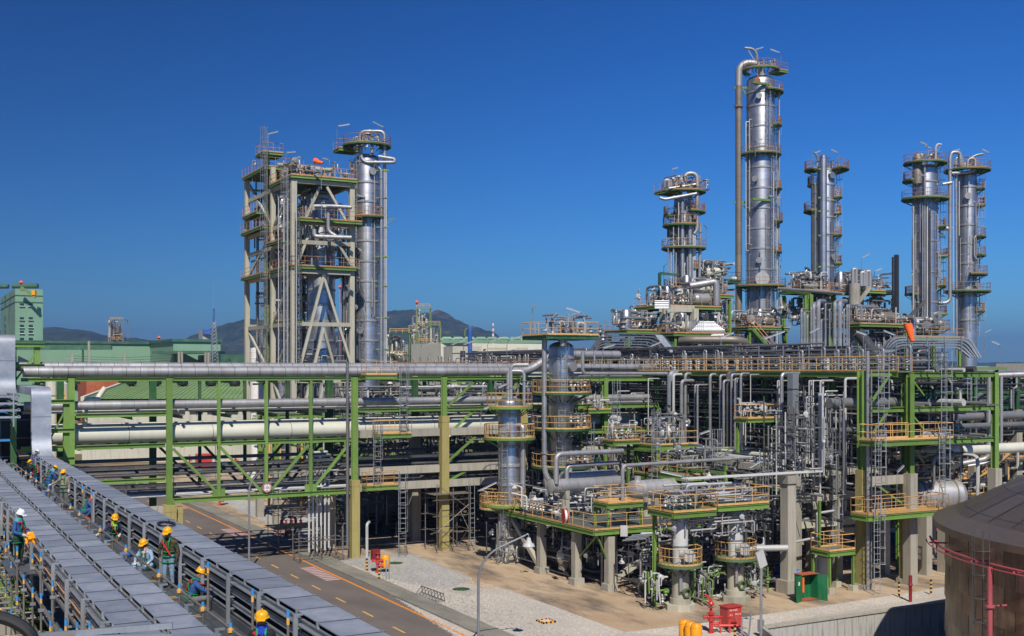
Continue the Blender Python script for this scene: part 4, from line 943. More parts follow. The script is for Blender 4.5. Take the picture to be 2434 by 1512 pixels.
person('man standing in camouflage jacket with yellow hard hat, red strap and faded jeans', gz(401, 1397, ZD), A_V - .15, {'elL': (-.30, -.02, 1.14), 'wrL': (-.30, .10, .92), 'elR': (.31, -.02, 1.14), 'wrR': (.20, .2, 1.06), 'hd1': (0, .07, 1.69), 'hd0': (0, .05, 1.60)}, 'c_camo', 'c_jean', 'boot', None, gloves='boot')
sit = {'pel': (0, 0, .14), 'spn': (0, .06, .32), 'chs': (0, .14, .55), 'nck': (0, .2, .68), 'hd0': (0, .24, .77), 'hd1': (0, .27, .86), 'shL': (-.19, .15, .60), 'shR': (.19, .15, .60), 'hpL': (-.1, .03, .12), 'hpR': (.1, .03, .12)}
def pz(b, **k): d = dict(b); d.update(k); return d
cross = pz(sit, elL=(-.32, .25, .38), wrL=(-.30, .48, .28), elR=(.30, .28, .38), wrR=(.2, .46, .3), knL=(-.36, .36, .22), anL=(-.05, .5, .08), toL=(.1, .58, .06), knR=(.36, .36, .2), anR=(.05, .62, .08), toR=(-.1, .68, .06))
person('man sitting cross legged in pale blue shirt with striped scarf and yellow hard hat', gz(352, 1352, ZD), A_V - .25, cross, 'c_lblue', 'c_lblue', 'bootb', 'c_pinkish', strap=None)
person('man sitting in dark clothes with lime scarf and red strap, reaching into the duct', gz(271, 1283, ZD), A_V + .45, pz(cross, elR=(.36, .2, .4), wrR=(.6, .35, .32), elL=(-.3, .2, .36), wrL=(-.18, .42, .26)), 'c_navy', 'c_navy', 'bootb', 'c_lime')
side = pz(sit, elL=(-.26, .38, .42), wrL=(-.16, .6, .3), elR=(.26, .38, .42), wrR=(.14, .62, .28), knL=(-.16, .46, .40), anL=(-.14, .8, .12), toL=(-.14, .94, .08), knR=(.18, .48, .2), anR=(.2, .86, .08), toR=(.2, 1.0, .07))
person('man in blue jacket and grey trousers sitting sideways beside the duct, red strap on back', gz(452, 1436, ZD), AR + .25, side, 'c_blue', 'c_grey', 'bootb', None)
sq = pz(sit, pel=(0, 0, .36), spn=(0, .1, .52), chs=(0, .24, .72), nck=(0, .32, .84), hd0=(0, .37, .92), hd1=(0, .41, 1.0), shL=(-.19, .25, .76), shR=(.19, .25, .76), elL=(-.24, .42, .55), wrL=(-.14, .62, .5), elR=(.24, .42, .55), wrR=(.14, .62, .5), hpL=(-.1, .02, .34), hpR=(.1, .02, .34), knL=(-.2, .44, .5), anL=(-.18, .12, .1), toL=(-.18, .3, .05), knR=(.2, .44, .5), anR=(.18, .12, .1), toR=(.18, .3, .05))
person('man crouching in blue coverall with pink scarf and red shoes', gz(200, 1234, ZD), AR + .1, sq, 'c_blue', 'c_blue', 'bootr', 'c_red', strap=None)
person('man standing in tan shirt and green harness leaning one hand on the guard rail', gz(152, 1207, ZD), A_V - .1, {'elR': (.4, .0, 1.22), 'wrR': (.62, .1, 1.12), 'elL': (-.27, -.02, 1.12), 'wrL': (-.28, .06, .88)}, 'c_tan', 'c_grey', 'boot', 'c_tan', strap=None)
bend = pz({}, spn=(0, .05, 1.1), chs=(0, .2, 1.3), nck=(0, .3, 1.42), hd0=(0, .36, 1.49), hd1=(0, .42, 1.55), shL=(-.19, .2, 1.33), shR=(.19, .2, 1.33), elL=(-.26, .3, 1.08), wrL=(-.2, .5, 1.0), elR=(.26, .3, 1.08), wrR=(.2, .5, 1.0))
person('man in blue coverall with cyan scarf and broad red strap, second behind the tan shirt', gz(113, 1187, ZD), A_V + 2.6, bend, 'c_blue', 'c_blue', 'boot', 'c_cyan')
person('man in black jacket with yellow hard hat bending over, between two blue coveralls', gz(88, 1168, ZD), A_V - 1.9, bend, 'c_black', 'c_navy', 'boot', None)
person('man in blue coverall and white hard hat, farthest along the scaffold walkway', gz(77, 1137, ZD), A_V + 2.9, bend, 'c_blue', 'c_blue', 'boot', None, hat='hat_w')
person('man with bright blue face scarf, black shirt and crossed red straps at the bottom edge', gz(623, 1672, ZD), A_V + .1, pz({}, elL=(-.3, -.02, 1.14), elR=(.3, -.02, 1.14)), 'c_black', 'c_navy', 'boot', 'c_royal')
wp = aD(44, 1290, 37.5); wp.z = 9.05
person('man in white hard hat and blue jacket standing in the left scaffold, cyan neck cloth', wp, AR - .25, {'elL': (-.26, .06, 1.14), 'wrL': (-.18, .3, 1.08), 'elR': (.27, .04, 1.14), 'wrR': (.16, .3, 1.06), 'hd1': (0, .07, 1.68)}, 'c_blue', 'c_dgreen', 'boot', 'c_cyan', hat='hat_w')
gp = wp + V((math.cos(AR - .25), math.sin(AR - .25), 0)) * .42 + UP * 1.02; mb = MB()
for k in range(5): mb.tube([gp + V((R.uniform(-.1, .1), R.uniform(-.1, .1), .08)), gp + V((R.uniform(-.14, .14), R.uniform(-.14, .14), -.08)), gp + V((R.uniform(-.1, .16), R.uniform(-.1, .1), -.26))], [.06, .07, .03], 6)
tag(mb.build('work_gloves', 'yel'), 'yellow gloves held by the man in the white hard hat', 'gloves')
tag(MB().box(wp.x - .4, wp.y - 1.5, 9.0, wp.x + .4, wp.y + 1.5, 9.05).build('plank', 'tray', smooth=0), 'short scaffold plank under the man in the white hard hat', 'plank')
# ================================================================== DYKE WALL AND TANK, LOWER RIGHT
t = thing('dyke_wall', 'low stained concrete wall round the tank basin at the lower right', 'wall', (52, 51.4, -3.2))
MB().box(44.3, 51.2, -3.2, 92, 51.5, .5).build('wall_panel', 'wallc', t, smooth=0); MB().box(44.25, 51.12, .5, 92, 51.58, .62).build('coping', 'conc', t, smooth=0)
mb = MB(); mb.obox(V((36, 33, -1.35)), V((8.5, 18.4, 0)), V((.1, -.05, 0)), V((0, 0, 1.9))); mb.build('wall_panel', 'wallc', t, smooth=0)
TC, TR, TZ = V((59.8, 31.9, 0)), 14.9, 7.55
t = thing('storage_tank', 'large dark brown clad storage tank with a domed roof at the lower right corner', 'tank', (TC.x, TC.y, -3.2))
pr = [(TR + .55, TZ - .35), (TR + .6, TZ), (TR + .3, TZ + .12)] + [(TR * f, TZ + .1 + 5.4 * (1 - f ** 1.55)) for f in [1 - i / 16 for i in range(1, 16)]] + [(0, TZ + 5.5)]
MB().lathe((TC.x, TC.y, 0), pr, 96).build('roof', 'tankr', t, smooth=40)
MB().lathe((TC.x, TC.y, 0), [(TR - .12, -3.2), (TR - .12, TZ - .2)], 96).build('shell', 'tank', t)
for ra, rb in ((1.0, .80), (.80, .60), (.60, .4), (.4, .2)):
    h_ = lambda f: TZ + .14 + 5.4 * (1 - f ** 1.55); da_ = 2 * math.pi / 44; pm = MB(); k_ = 3; vs = []; po = None
    for i in range(k_ + 1):
        a = -da_ / 2 + .003 + (da_ - .006) * i / k_; d = V((math.cos(a), math.sin(a), 0))
        for e in range(5): f = ra + (rb - ra) * e / 4; vs.append(d * TR * f + UP * (h_(f) + .012))
    pm._add([v + V((TC.x, TC.y, 0)) for v in vs], [(i * 5 + e, (i + 1) * 5 + e, (i + 1) * 5 + e + 1, i * 5 + e + 1) for i in range(k_) for e in range(4)])
    for i in range(44):
        if po is None: po = pm.build('roof_panel', 'tankr', t, smooth=50); o = po
        else: o = po.copy(); COL.objects.link(o)
        o.rotation_euler = (0, 0, da_ * (i + .5)); o.location.z += R.uniform(-.008, .008)
for f in (.93, .8, .6, .4):
    z = TZ + .1 + 5.4 * (1 - f ** 1.55)
    MB().tube([(TC.x + TR * f * math.cos(q), TC.y + TR * f * math.sin(q), z + .03) for q in [i * math.pi / 48 for i in range(97)]], .05, 6).build('roof_stiffener', 'piped', t)
npan = 60; da = 2 * math.pi / npan
for c in range(11):
    z0 = -3.2 + c * .95; pm = MB(); k_ = 4; vs = []
    for i in range(k_ + 1):
        a = -da / 2 + .0014 + (da - .0028) * i / k_; d = V((math.cos(a), math.sin(a), 0))
        for r, z in ((TR, z0), (TR + .035, z0), (TR + .012, z0 + .965), (TR - .02, z0 + .965)): vs.append(V((TC.x, TC.y, 0)) + d * r + UP * z)
    fs = [(i * 4 + j, i * 4 + (j + 1) % 4, (i + 1) * 4 + (j + 1) % 4, (i + 1) * 4 + j) for i in range(k_) for j in range(4)] + [(0, 1, 2, 3), (k_ * 4 + 3, k_ * 4 + 2, k_ * 4 + 1, k_ * 4)]
    pm._add(vs, fs); po = None
    for i in range(npan):
        a = da * (i + .5 * (c % 2)); a_ = (a - AV + math.pi) % (2 * math.pi) - math.pi
        if abs(a_) > 1.9: continue
        if po is None: po = pm.build('cladding_panel', 'tank', t, smooth=50); o = po
        else: o = po.copy(); COL.objects.link(o)
        o.rotation_euler = (0, R.uniform(-.0012, .0012), a)
rp = MB().tube([(TC.x + (TR + .75) * math.cos(q), TC.y + (TR + .75) * math.sin(q), TZ - 1.05) for q in [AV - 1.9 + i * 3.8 / 60 for i in range(61)]], .06, 8)
rp.tube([(TC.x + (TR + .95) * math.cos(q), TC.y + (TR + .95) * math.sin(q), TZ - 1.2) for q in [AV - 1.9 + i * 3.8 / 60 for i in range(61)]], .035, 6)
for i in range(20):
    q = AV - 1.8 + i * .19; d = V((math.cos(q), math.sin(q), 0)); o = V((TC.x, TC.y, TZ - 1.15)); rp.bar(o + d * TR, o + d * (TR + .9), .06, .08)
rp.build('spray_pipe', 'pink', t)
a = AV - 1.32; d = V((math.cos(a), math.sin(a), 0)); o = V((TC.x, TC.y, 0)) + d * (TR + .95)
rp = MB(); rp.tube([o + UP * -3, o + UP * (TZ - 1.15)], .12, 10)
for z in (-.6, 2.0, 4.6): rp.tube([o + UP * z, o + UP * z - d * .9], .05, 6); rp.flange(o + UP * z, UP, .22, .1)
rp.build('riser_pipe', 'pink', t)
mb = MB(); o2 = V((TC.x, TC.y, -3.1)) + V((math.cos(a - .03), math.sin(a - .03), 0)) * (TR + .8); mb.ladder(o2, TZ + 2.6, V((math.cos(a - .03), math.sin(a - .03), 0)), w=.5, c0=2.5); mb.build('ladder_frame', 'piped', t)
for z in (1.2, 4.0): MB().tube([(TC.x + (TR + .12) * math.cos(q), TC.y + (TR + .12) * math.sin(q), z) for q in [AV - 1.2 + i * .06 for i in range(9)]], .05, 6).build('conduit', 'piped', t)
# ================================================================== GROUND-LEVEL THINGS
def txt(s, size, loc, rx, rz, m, par, ext=.003):
    c = D.curves.new('t', 'FONT'); c.body = s; c.size = size; c.align_x = 'CENTER'; c.align_y = 'CENTER'; c.extrude = ext; o = D.objects.new('t', c); COL.objects.link(o); bpy.context.view_layer.update()
    me = D.meshes.new_from_object(o.evaluated_get(bpy.context.evaluated_depsgraph_get())); D.objects.remove(o); me.materials.clear(); me.materials.append(M[m])
    ob = D.objects.new('lettering', me); COL.objects.link(ob); ob.parent = par; ob.location = V(loc) - ORG[par.name]; ob.rotation_euler = (rx, 0, rz); return ob
def hydrant(px, py, lbl, box=True, m='red', dr=1):
    p = aZ(px, py); t = thing('fire_hydrant', lbl, 'fire hydrant', p)
    mb = MB(); mb.lathe(p, [(.2, 0), (.2, .05), (.12, .06), (.12, .7), (.19, .72), (.19, .8), (.13, .82), (.13, 1.1), (.2, 1.12), (.2, 1.2), (.1, 1.25), (.06, 1.45), (0, 1.46)], 14); mb.build('barrel', m, t)
    for z, s in ((.55, 1), (.95, -1), (.95, 1)):
        mb = MB(); q = p + UP * z; e = q + RGT * .42 * s; mb.tube([q, e], .09, 10); mb.flange(e, RGT, .14, .06); mb.flange(q + RGT * .2 * s, RGT, .13, .05); mb.build('outlet', m, t)
    mb = MB(); mb.lathe(p + UP * 1.5, [(.17, -.02), (.2, 0), (.17, .02)], 12); mb.bar(p + UP * 1.5 - RGT * .17, p + UP * 1.5 + RGT * .17, .03); mb.build('handwheel', m, t); return t, p
def bollard(px, py, lbl, h=1.05):
    p = aZ(px, py); t = thing('bollard', lbl, 'bollard', p, 'striped guard posts'); mb = MB(); k = 8
    for i in range(k): mb.mat(i % 2).tube([p + UP * h * i / k, p + UP * h * (i + 1) / k], .075, 10)
    mb.build('post', ['liney', 'black'], t); return t
t, p = hydrant(898, 1362, 'red fire hydrant monitor beside the road with an orange hose cover at its right')
MB().box(p.x - .35, p.y + .1, .9, p.x + .25, p.y + .6, 1.75).build('equipment_box', 'redd', t, smooth=0)
mb = MB(); q = p + RGT * .55 + FWD * .3; mb.lathe(q, [(.30, .35), (.34, .5), (.34, 1.15), (.26, 1.3), (0, 1.33)], 16); tag(mb.build('hose_cover', 'yel'), 'orange barrel shaped hose cover right of the red hydrant near the road', 'cover')
for x, y, l in ((872, 1360, 'striped post left of the roadside hydrant'), (901, 1380, 'striped post in front of the roadside hydrant'), (1747, 1530, 'striped post in front of the red cabinet'), (2137, 1420, 'striped post near the wall, left of the rusty post'), (2213, 1414, 'striped post close to the dark brown tank')): bollard(x, y, l)
for x, l in ((918, 'left'), (925, 'right')):
    p = aZ(x, 1378); tag(MB().tube([p, p + UP * 1.45], .05, 8).tube([p + UP * .5, p + UP * .5 + RGT * .12], .02, 5).build('pole', 'galv'), 'plain grey guard post %s of the pair beside the hose cover' % l, 'post')
p = aZ(2164, 1431); tag(MB().lathe(p, [(.11, 0), (.11, 1.1), (.17, 1.1), (.15, 1.2), (.12, 1.25), (.12, 1.75), (0, 1.82)], 12).build('standpipe', 'redd'), 'rusty red standpipe between the two striped posts by the wall', 'standpipe')
t, p = hydrant(680, 1275, 'dark red fire monitor with bent pipes standing in the bridge shadow', m='redd')
mb = MB(); mb.tube([p + UP * .4, p + UP * .4 + RGT * .9, p + UP * 1.8 + RGT * .9, p + UP * 1.8 + RGT * .2], .13, 10, fr=.35); mb.tube([p - RGT * .5, p - RGT * .5 + UP * 1.5], .04, 6); mb.tube([p - RGT * .4 + UP * 2.6, p + RGT * .6 + UP * 2.6, p + RGT * .6 + UP * 1.6], .03, 5); valves(mb, p - RGT * .4 + UP * 1.2, 1.6, 3, RGT); mb.build('pipe_manifold', 'redd', t, stuff=True)
t, p = hydrant(522, 1202, 'red fire hydrant on grey gravel beyond the bridge, left of the concrete'); MB().box(p.x, p.y, .9, p.x + .8, p.y + .5, 1.7).build('equipment_box', 'red', t, smooth=0)
t, p = hydrant(1690, 1505, 'tall red fire hydrant with side valves between orange covers and red cabinet')
mb = MB(); mb.tube([p + UP * 1.4, p + UP * 2.0, p + UP * 2.25 - RGT * .3], .07, 8, fr=.1); mb.lathe(p + UP * 1.75, [(.14, -.1), (.19, 0), (.14, .1)], 12)
for s in (1, 2): q = p + RGT * .55 * s; mb.tube([q, q + UP * .95], .06, 8); mb.lathe(q + UP * .97, [(.13, -.02), (.15, 0), (.13, .02)], 10)
mb.tube([p + UP * .45, p + UP * .45 + RGT * 1.6], .08, 8); mb.build('pipe_manifold', 'red', t)
for k, (x, y) in enumerate(((1627, 1532), (1641, 1538), (1655, 1542))):
    p = aZ(x, y); mb = MB(); mb.lathe(p, [(.26, .1), (.32, .2), (.32, 1.25), (.25, 1.38), (0, 1.42)], 18); mb.lathe(p + UP * 1.2, [(.325, -.02), (.335, 0), (.325, .02)], 18)
    tag(mb.build('hose_cover', 'yel'), ('leftmost', 'middle', 'rightmost')[k] + ' of three orange hose covers at the bottom edge', 'cover')
def cabinet(c, w, dp, h, yaw=0):
    u = V((math.cos(yaw), math.sin(yaw), 0)); v = V((-math.sin(yaw), math.cos(yaw), 0)); return u, v
c = aZ(1747, 1496); t = thing('hose_cabinet', 'bright red two door fire hose cabinet standing on the gravel', 'cabinet', c)
w, h = 1.05, 1.15; o = c + UP * .15; mb = MB(); mb.obox(o + UP * h / 2 + V((0, .4, 0)), V((w / 2, 0, 0)), V((0, .36, 0)), UP * h / 2); mb.build('body', 'red', t, smooth=0)
mb = MB(); mb.obox(o + UP * (h + .03) + V((0, .4, 0)), V((w / 2 + .05, 0, 0)), V((0, .43, 0)), V((0, -.04, 0)).cross(V((1, 0, 0))) * .0 + UP * .03); mb.build('lid', 'red', t, smooth=0)
for s in (-1, 1):
    dr = MB().obox(o + UP * h / 2 + V((s * w / 4, .03, 0)), V((w / 4 - .012, 0, 0)), V((0, .012, 0)), UP * (h / 2 - .05)).build('door', 'red', t, smooth=0); MB().box(o.x + s * .05 - .015, o.y - .02, o.z + .5, o.x + s * .05 + .015, o.y + .01, o.z + .65).build('handle', 'galv', dr, smooth=0)
txt('FIRE HOSE', .13, o + V((-.1, .012, h * .86)), math.pi / 2, 0, 'linew', t); txt('ห้าม', .14, o + V((-.27, .012, h * .62)), math.pi / 2, 0, 'linew', t); txt('กีดขวาง', .14, o + V((.25, .012, h * .64)), math.pi / 2, 0, 'linew', t)
for x in (-.45, .45): MB().box(o.x + x - .04, o.y + .05, 0, o.x + x + .04, o.y + .75, .15).build('foot', 'redd', t, smooth=0)
MB().box(o.x - .75, o.y - .25, .012, o.x + .8, o.y + .9, .05).build('base_slab', 'conc', t, smooth=0)
# green locker with open doors
c = aZ(1925, 1428); t = thing('equipment_locker', 'dark green steel locker with both doors open beside the tall concrete column', 'locker', c)
w, dp, h = 1.45, .7, 1.75; x0, y0 = c.x - w / 2, c.y; T_ = .03
for b_ in ((x0, y0 + dp - T_, 0, x0 + w, y0 + dp, h), (x0, y0, 0, x0 + T_, y0 + dp - T_, h), (x0 + w - T_, y0, 0, x0 + w, y0 + dp - T_, h), (x0 + w / 2 - .015, y0 + dp - .12, .05, x0 + w / 2 + .015, y0 + dp - T_ - .002, h)): MB().box(*b_).build('panel', 'greend', t, smooth=0)
M['rusty'] = paint('rusty sheet', (.42, .10, .035), .8, amt=.4, rust=.8); M['lock'] = paint('locker green', (.012, .18, .07), .4, amt=.15)
for o_ in list(t.children): o_.data.materials[0] = M['lock']
MB().box(x0 - .03, y0 - .03, h, x0 + w + .03, y0 + dp + .03, h + .04).build('roof', 'rusty', t, smooth=0); MB().box(x0 + T_, y0, .03, x0 + w - T_, y0 + dp - T_, .06).build('floor_plate', 'rusty', t, smooth=0)
mb = MB(); mb.obox(V((x0 - .33, y0 - .12, h / 2)), V((.35, .12, 0)), V((-.008, .02, 0)), UP * (h / 2 - .02)); d_ = mb.build('door', 'lock', t, smooth=0)
mb = MB(); mb.obox(V((x0 - .36, y0 - .155, 1.25)), V((.09, .03, 0)), V((-.001, .003, 0)), UP * .12); mb.build('notice', 'linew', d_, smooth=0)
mb = MB(); mb.obox(V((x0 + w + .1, y0 - .33, h / 2)), V((.12, -.34, 0)), V((.02, .008, 0)), UP * (h / 2 - .02)); mb.build('door', 'lock', t, smooth=0)
mb = MB(); mb.obox(V((x0 + .1, y0 - .05, 1.12)), V((.07, 0, 0)), V((0, .015, 0)), UP * .5); tag(mb.build('safety_banner', 'wind', smooth=0), 'narrow bright orange cloth hanging in the green locker doorway', 'cloth')
# bike rack, marked box, street lights
c = aZ(985, 1405); t = thing('bicycle_rack', 'low grey steel rack of slanted bars lying on the gravel', 'rack', c); a_, b_ = aZ(988, 1412), aZ(1040, 1432); u = (b_ - a_); n__ = 8; w_ = V((-u.y, u.x, 0)).normalized()
for k in range(n__):
    p = a_.lerp(b_, k / (n__ - 1)); MB().tube([p, p + w_ * .45 + UP * .5], .025, 6).tube([p + w_ * .45 + UP * .5, p + w_ * .55], .025, 6).tube([p, p + w_ * .55], .025, 6).build('bar', 'piped', t)
for o_ in (V((0, 0, .02)), w_ * .45 + UP * .52, w_ * .55 + UP * .02): MB().tube([a_ + o_, b_ + o_], .03, 6).build('rail', 'piped', t)
c = aZ(1298, 1479); t = thing('drain_box', 'small box lid with black and orange chequered edge on the gravel', 'drain cover', c); mb = MB()
for i in range(6):
    for e in range(4):
        k = -.45 + .15 * i; p = [(k, -.45), (k, .37), (-.45, k), (.37, k)][e]; s = (.15, .08) if e < 2 else (.08, .15); mb.mat((i + e) % 2).box(c.x + p[0], c.y + p[1], .015, c.x + p[0] + s[0], c.y + p[1] + s[1], .12)
mb.build('rim', ['yel', 'black'], t, smooth=0); MB().box(c.x - .37, c.y - .37, .015, c.x + .37, c.y + .37, .07).build('lid', 'offw', t, smooth=0)
street_lamp(592, 1325, 1150, 622, 1117, 88.0, 'slim grey street lamp pole standing in front of the green bridge')
t, p2 = street_lamp(1137, 1550, 1325, 1248, 1273, 62.5, 'curved grey street lamp with white bowl head in the foreground beside the road')
MB().lathe(p2 - UP * .62 + RGT * .2, [(.32, 0), (.34, .05), (.27, .18), (.2, .2), (.13, .36), (.1, .5), (0, .52)], 18).build('lamp_bowl', 'white', t); MB().tube([p2, p2 + UP * .12 + RGT * .18, p2 + RGT * .2 - UP * .15], .035, 8, fr=.1).build('bracket', 'galv', t)
t, p2 = street_lamp(1809, 1560, 1350, 1809, 1344, 63.5, 'straight grey floodlight pole with tilted white panel near the dyke wall')
mb = MB(); mb.obox(p2 + UP * .35, RGT * .2 + UP * .12, FWD * .1 - RGT * .02, UP * .42 - RGT * .12); mb.build('floodlight', 'white', t, smooth=0); MB().obox(p2 + UP * .3 + FWD * .13 + RGT * .1, RGT * .14 + UP * .1, FWD * .03, UP * .35).build('light_back', 'navy', t, smooth=0)
mb = MB(); p = aZ(1800, 1515); mb.tube([p + RGT * (-.9), p + RGT * -.9 + UP * 1.1, p + RGT * -.2 + UP * 1.1], .05, 8, fr=.1); mb.box(p.x + .1, p.y - .2, .3, p.x + .35, p.y + .1, 1.0); mb.tube([p + RGT * -.5, p + RGT * -.35 + UP * 1.5], .05, 8); tag(mb.build('valve_stand', 'galv'), 'grey valve stand and conduit at the corner of the dyke wall', 'valve stand')
# dark blue shed under the bridge
x0, y0, x1, y1 = 38.3, 99.0, 44.0, 103.5; t = thing('shed', 'dark navy shed with louvred side wall in the shade under the bridge', 'shed', (x0, y0, 0))
for k in range(11): MB().obox(V((x0, (y0 + y1) / 2, .35 + k * .26)), V((.02, 0, -.1)) * .8, V((0, (y1 - y0) / 2, 0)), V((.05, 0, .09))).build('slat', 'navy', t, smooth=0)
MB().box(x0 + .12, y0 + .1, 0, x0 + .15, y1, 3.1).build('wall', 'navy', t, smooth=0); MB().box(x0 + .2, y1 - .05, 0, x1, y1, 3.1).build('wall', 'navy', t, smooth=0); MB().box(x0 + .2, y0, 2.2, x1, y0 + .06, 3.1).build('wall', 'navy', t, smooth=0)
mb = MB(); mb.obox(V(((x0 + x1) / 2, (y0 + y1) / 2 - .2, 3.28)), V((3.2, 0, 0)), V((0, 2.8, .12)), UP * .07); mb.build('roof', 'navy', t, smooth=0)
for x in (x0 + .2, x1 - .1): MB().box(x - .07, y0 - .05, 0, x + .07, y0 + .08, 3.15).build('post', 'navy', t, smooth=0)
MB().box(x0 + 2.6, y0 + 2, 0, x0 + 3.5, y0 + 2.1, 2.2).build('door', 'bark', t, smooth=0)
for k, x in enumerate((41.2, 42.9)):
    mb = MB(); mb.tube([(x, y0 - .6, 0), (x, y0 - .6, 1.3), (x + 1.3, y0 - .6, 1.3), (x + 1.3, y0 - .6, 0)], .04, 6, fr=.1); tag(mb.build('barrier_hoop', 'white'), ('left' if k == 0 else 'right') + ' white tubular barrier hoop in front of the navy shed', 'barrier')
# ================================================================== RAISED PLATFORM WITH EXCHANGERS
PX0, PX1, PY0, PY1, PZ = 42.9, 52.3, 67.0, 81.5, 4.3
t = thing('equipment_platform', 'raised grey deck with orange railings and green edge beams carrying heat exchangers', 'platform', (PX0, PY0, 0))
deck(t, PX0, PY0, PX1, PY1, PZ, 'orange', 'green', 'sw', beam=.3, top='deck')
for k, (x, y) in enumerate(((44.3, 66.9 + .35), (43.4, 70.2), (43.6, 80.6), (51.6, 67.6), (51.6, 75), (47.6, 75), (51.6, 80.8), (43.5, 75.4))):
    MB().box(x - .27, y - .27, 0, x + .27, y + .27, PZ - .5).box(x - .42, y - .42, 0, x + .42, y + .42, .5).build('concrete_column', 'conc', t, smooth=0)
for a, b in (((44.6, 67.3, .7), (51.3, 67.5, 3.7)), ((43.6, 70.6, .7), (47.2, 75, 3.7)), ((43.5, 75.8, .6), (43.6, 80.2, 3.6))): MB().bar(a, b, .34).build('brace', 'fire', t, smooth=0)
for a, b in (((43.3, 67.2, 4.0), (43.5, 70.0, 2.0)), ((43.2, 67.2, 4.0), (44.1, 67.3, 2.2))): MB().bar(a, b, .1).build('knee_brace', 'green', t, smooth=0)
b = MB(); b.ringseg((43.0, 81.6), .2, 1.5, PZ - .05, PZ, 0, 6.28, 20); pp = b.build('round_landing', 'deckg', t); MB().rail(arc((43.0, 81.6), 1.45, 1.2, 4.6, PZ, 14), 1.1).build('railing', 'orange', pp)
# upper crow's nest
dk = thing('valve_platform', 'small orange and green valve platform above the front corner of the grey deck', 'platform', (45.5, 68, PZ)); deck(dk, 44.2, 67.3, 47.2, 69.2, 6.05, 'orange', 'green', 'snew', top='orange')
for x in (44.3, 47.1):
    for y in (67.4, 69.1): MB().icol(x, y, PZ, 5.75, .16, .16, .02).build('leg', 'green', dk, smooth=0)
# exchangers
def exch(lbl, x0, x1, y, z, r, m='cladx', ends=True):
    t = thing('heat_exchanger', lbl, 'heat exchanger', (x0, y, z)); ax = (1, 0, 0); L = x1 - x0; pr = [(r * .6, 0), (r, .12), (r, L - .25), (r * .8, L - .08), (0, L)] if ends else [(0, 0), (r * .6, .05), (r * .95, r * .35), (r, r * .6), (r, L - r * .6), (r * .95, L - r * .35), (r * .6, L - .05), (0, L)]
    MB().lathe((x0, y, z), pr, 28, ax).build('shell', m, t)
    if ends:
        for k in (.12, .6): MB().tube([(x0 + k, y, z), (x0 + k + .1, y, z)], r * 1.12, 24).build('flange', 'cladx', t)
    for x in (x0 + L * .22, x0 + L * .78): MB().box(x - .15, y - r * .8, z - r - .5, x + .15, y + r * .8, z - r * .75).build('saddle', 'conc', t, smooth=0)
    mb = MB(); mb.tube([(x0 + .8, y, z + r * .8), (x0 + .8, y, z + r + .3)], r * .35, 12); mb.tube([(x1 - .9, y, z - r * .8), (x1 - .9, y, z - r - .3)], r * .35, 12); mb.build('nozzle', 'cladx', t); return t
exch('long silver heat exchanger over the grey deck', 43.3, 50.0, 74.0, 6.75, .5)
exch('brownish heat exchanger shell behind the long silver one', 45.2, 50.2, 75.3, 7.2, .42, 'cladx')
exch('fat rounded horizontal drum right of the heat exchangers', 49.2, 54.5, 72.0, 6.35, .72, 'cladx', False)
for x in (44.6, 48.6, 50.6, 53.2): tag(MB().box(x - .3, 71.6 if x > 50 else 73.6, PZ, x + .3, 72.4 if x > 50 else 74.5, 5.7).build('pedestal', 'conc', smooth=0), 'concrete pedestal under the %s' % {44.6: 'left end of the silver exchanger', 48.6: 'right end of the silver exchanger', 50.6: 'left end of the fat drum', 53.2: 'right end of the fat drum'}[x], 'pedestal')
def pline(lbl, pts, r=.12, m='pipe', n=10, fr=None, group=None): return line(lbl, pts, r, m, n=n, fr=fr or r * 2.5, group=group)
A_ = lambda x, y, Y: aY(x, y, Y)
pline('silver pipe rising from the long exchanger and running right above it', [A_(1322, 1150, 73.5), A_(1322, 1080, 73.5), A_(1480, 1072, 73.5)], .2, n=14)
pline('shorter silver pipe bending right just above the long exchanger', [A_(1347, 1140, 74.2), A_(1347, 1108, 74.2), A_(1470, 1100, 74.2)], .17, n=12)
pline('grey pipe from the small valve platform running far right at mid height', [A_(1480, 1205, 68.5), A_(1480, 1107, 68.5), A_(1862, 1083, 68.5)], .14, n=10)
pline('silver pipe elbow dropping to the middle of the grey deck', [A_(1295, 1110, 79), A_(1298, 1130, 78), A_(1318, 1160, 76.5), A_(1325, 1230, 74)], .2, n=12)
pline('white thin pipe with a bend over the deck near the round vessel', [A_(1210, 1150, 79), A_(1240, 1158, 78), A_(1240, 1205, 78)], .06, 'white')
pline('second white thin pipe with a bend over the deck', [A_(1216, 1172, 77), A_(1252, 1180, 76), A_(1252, 1212, 76)], .06, 'white')
for k in range(5): pline('%s of the low pipes lying across the back of the grey deck' % ord_(k), [(43.6, 76.2 + k * .75, PZ + .4 + .1 * k), (51.8, 76.2 + k * .75, PZ + .4 + .1 * k)], (.12, .09, .16, .1, .13)[k], ('white', 'pipe')[k % 2], group='pipes across the deck')
mb = MB(); valves(mb, (43.6, 78.2, PZ + .7), 1.0, 7, V((0, -.55, 0)) * 1.6); valves(mb, (44.2, 76.2, PZ + .7), 1.0, 5); clutter(mb, 43.4, 71.5, PZ + .1, 52, 81, PZ + 2.2, 60, (.03, .09), 5, 3); mb.build('small_piping', ['pipe', 'white', 'pipev'], t, stuff=True)
mb = MB(); clutter(mb, 43.5, 68.5, .2, 54, 84, PZ - .5, 110, (.04, .12), 6, 3); mb.build('small_piping', ['pipeg', 'piped', 'pipev'], t, stuff=True)
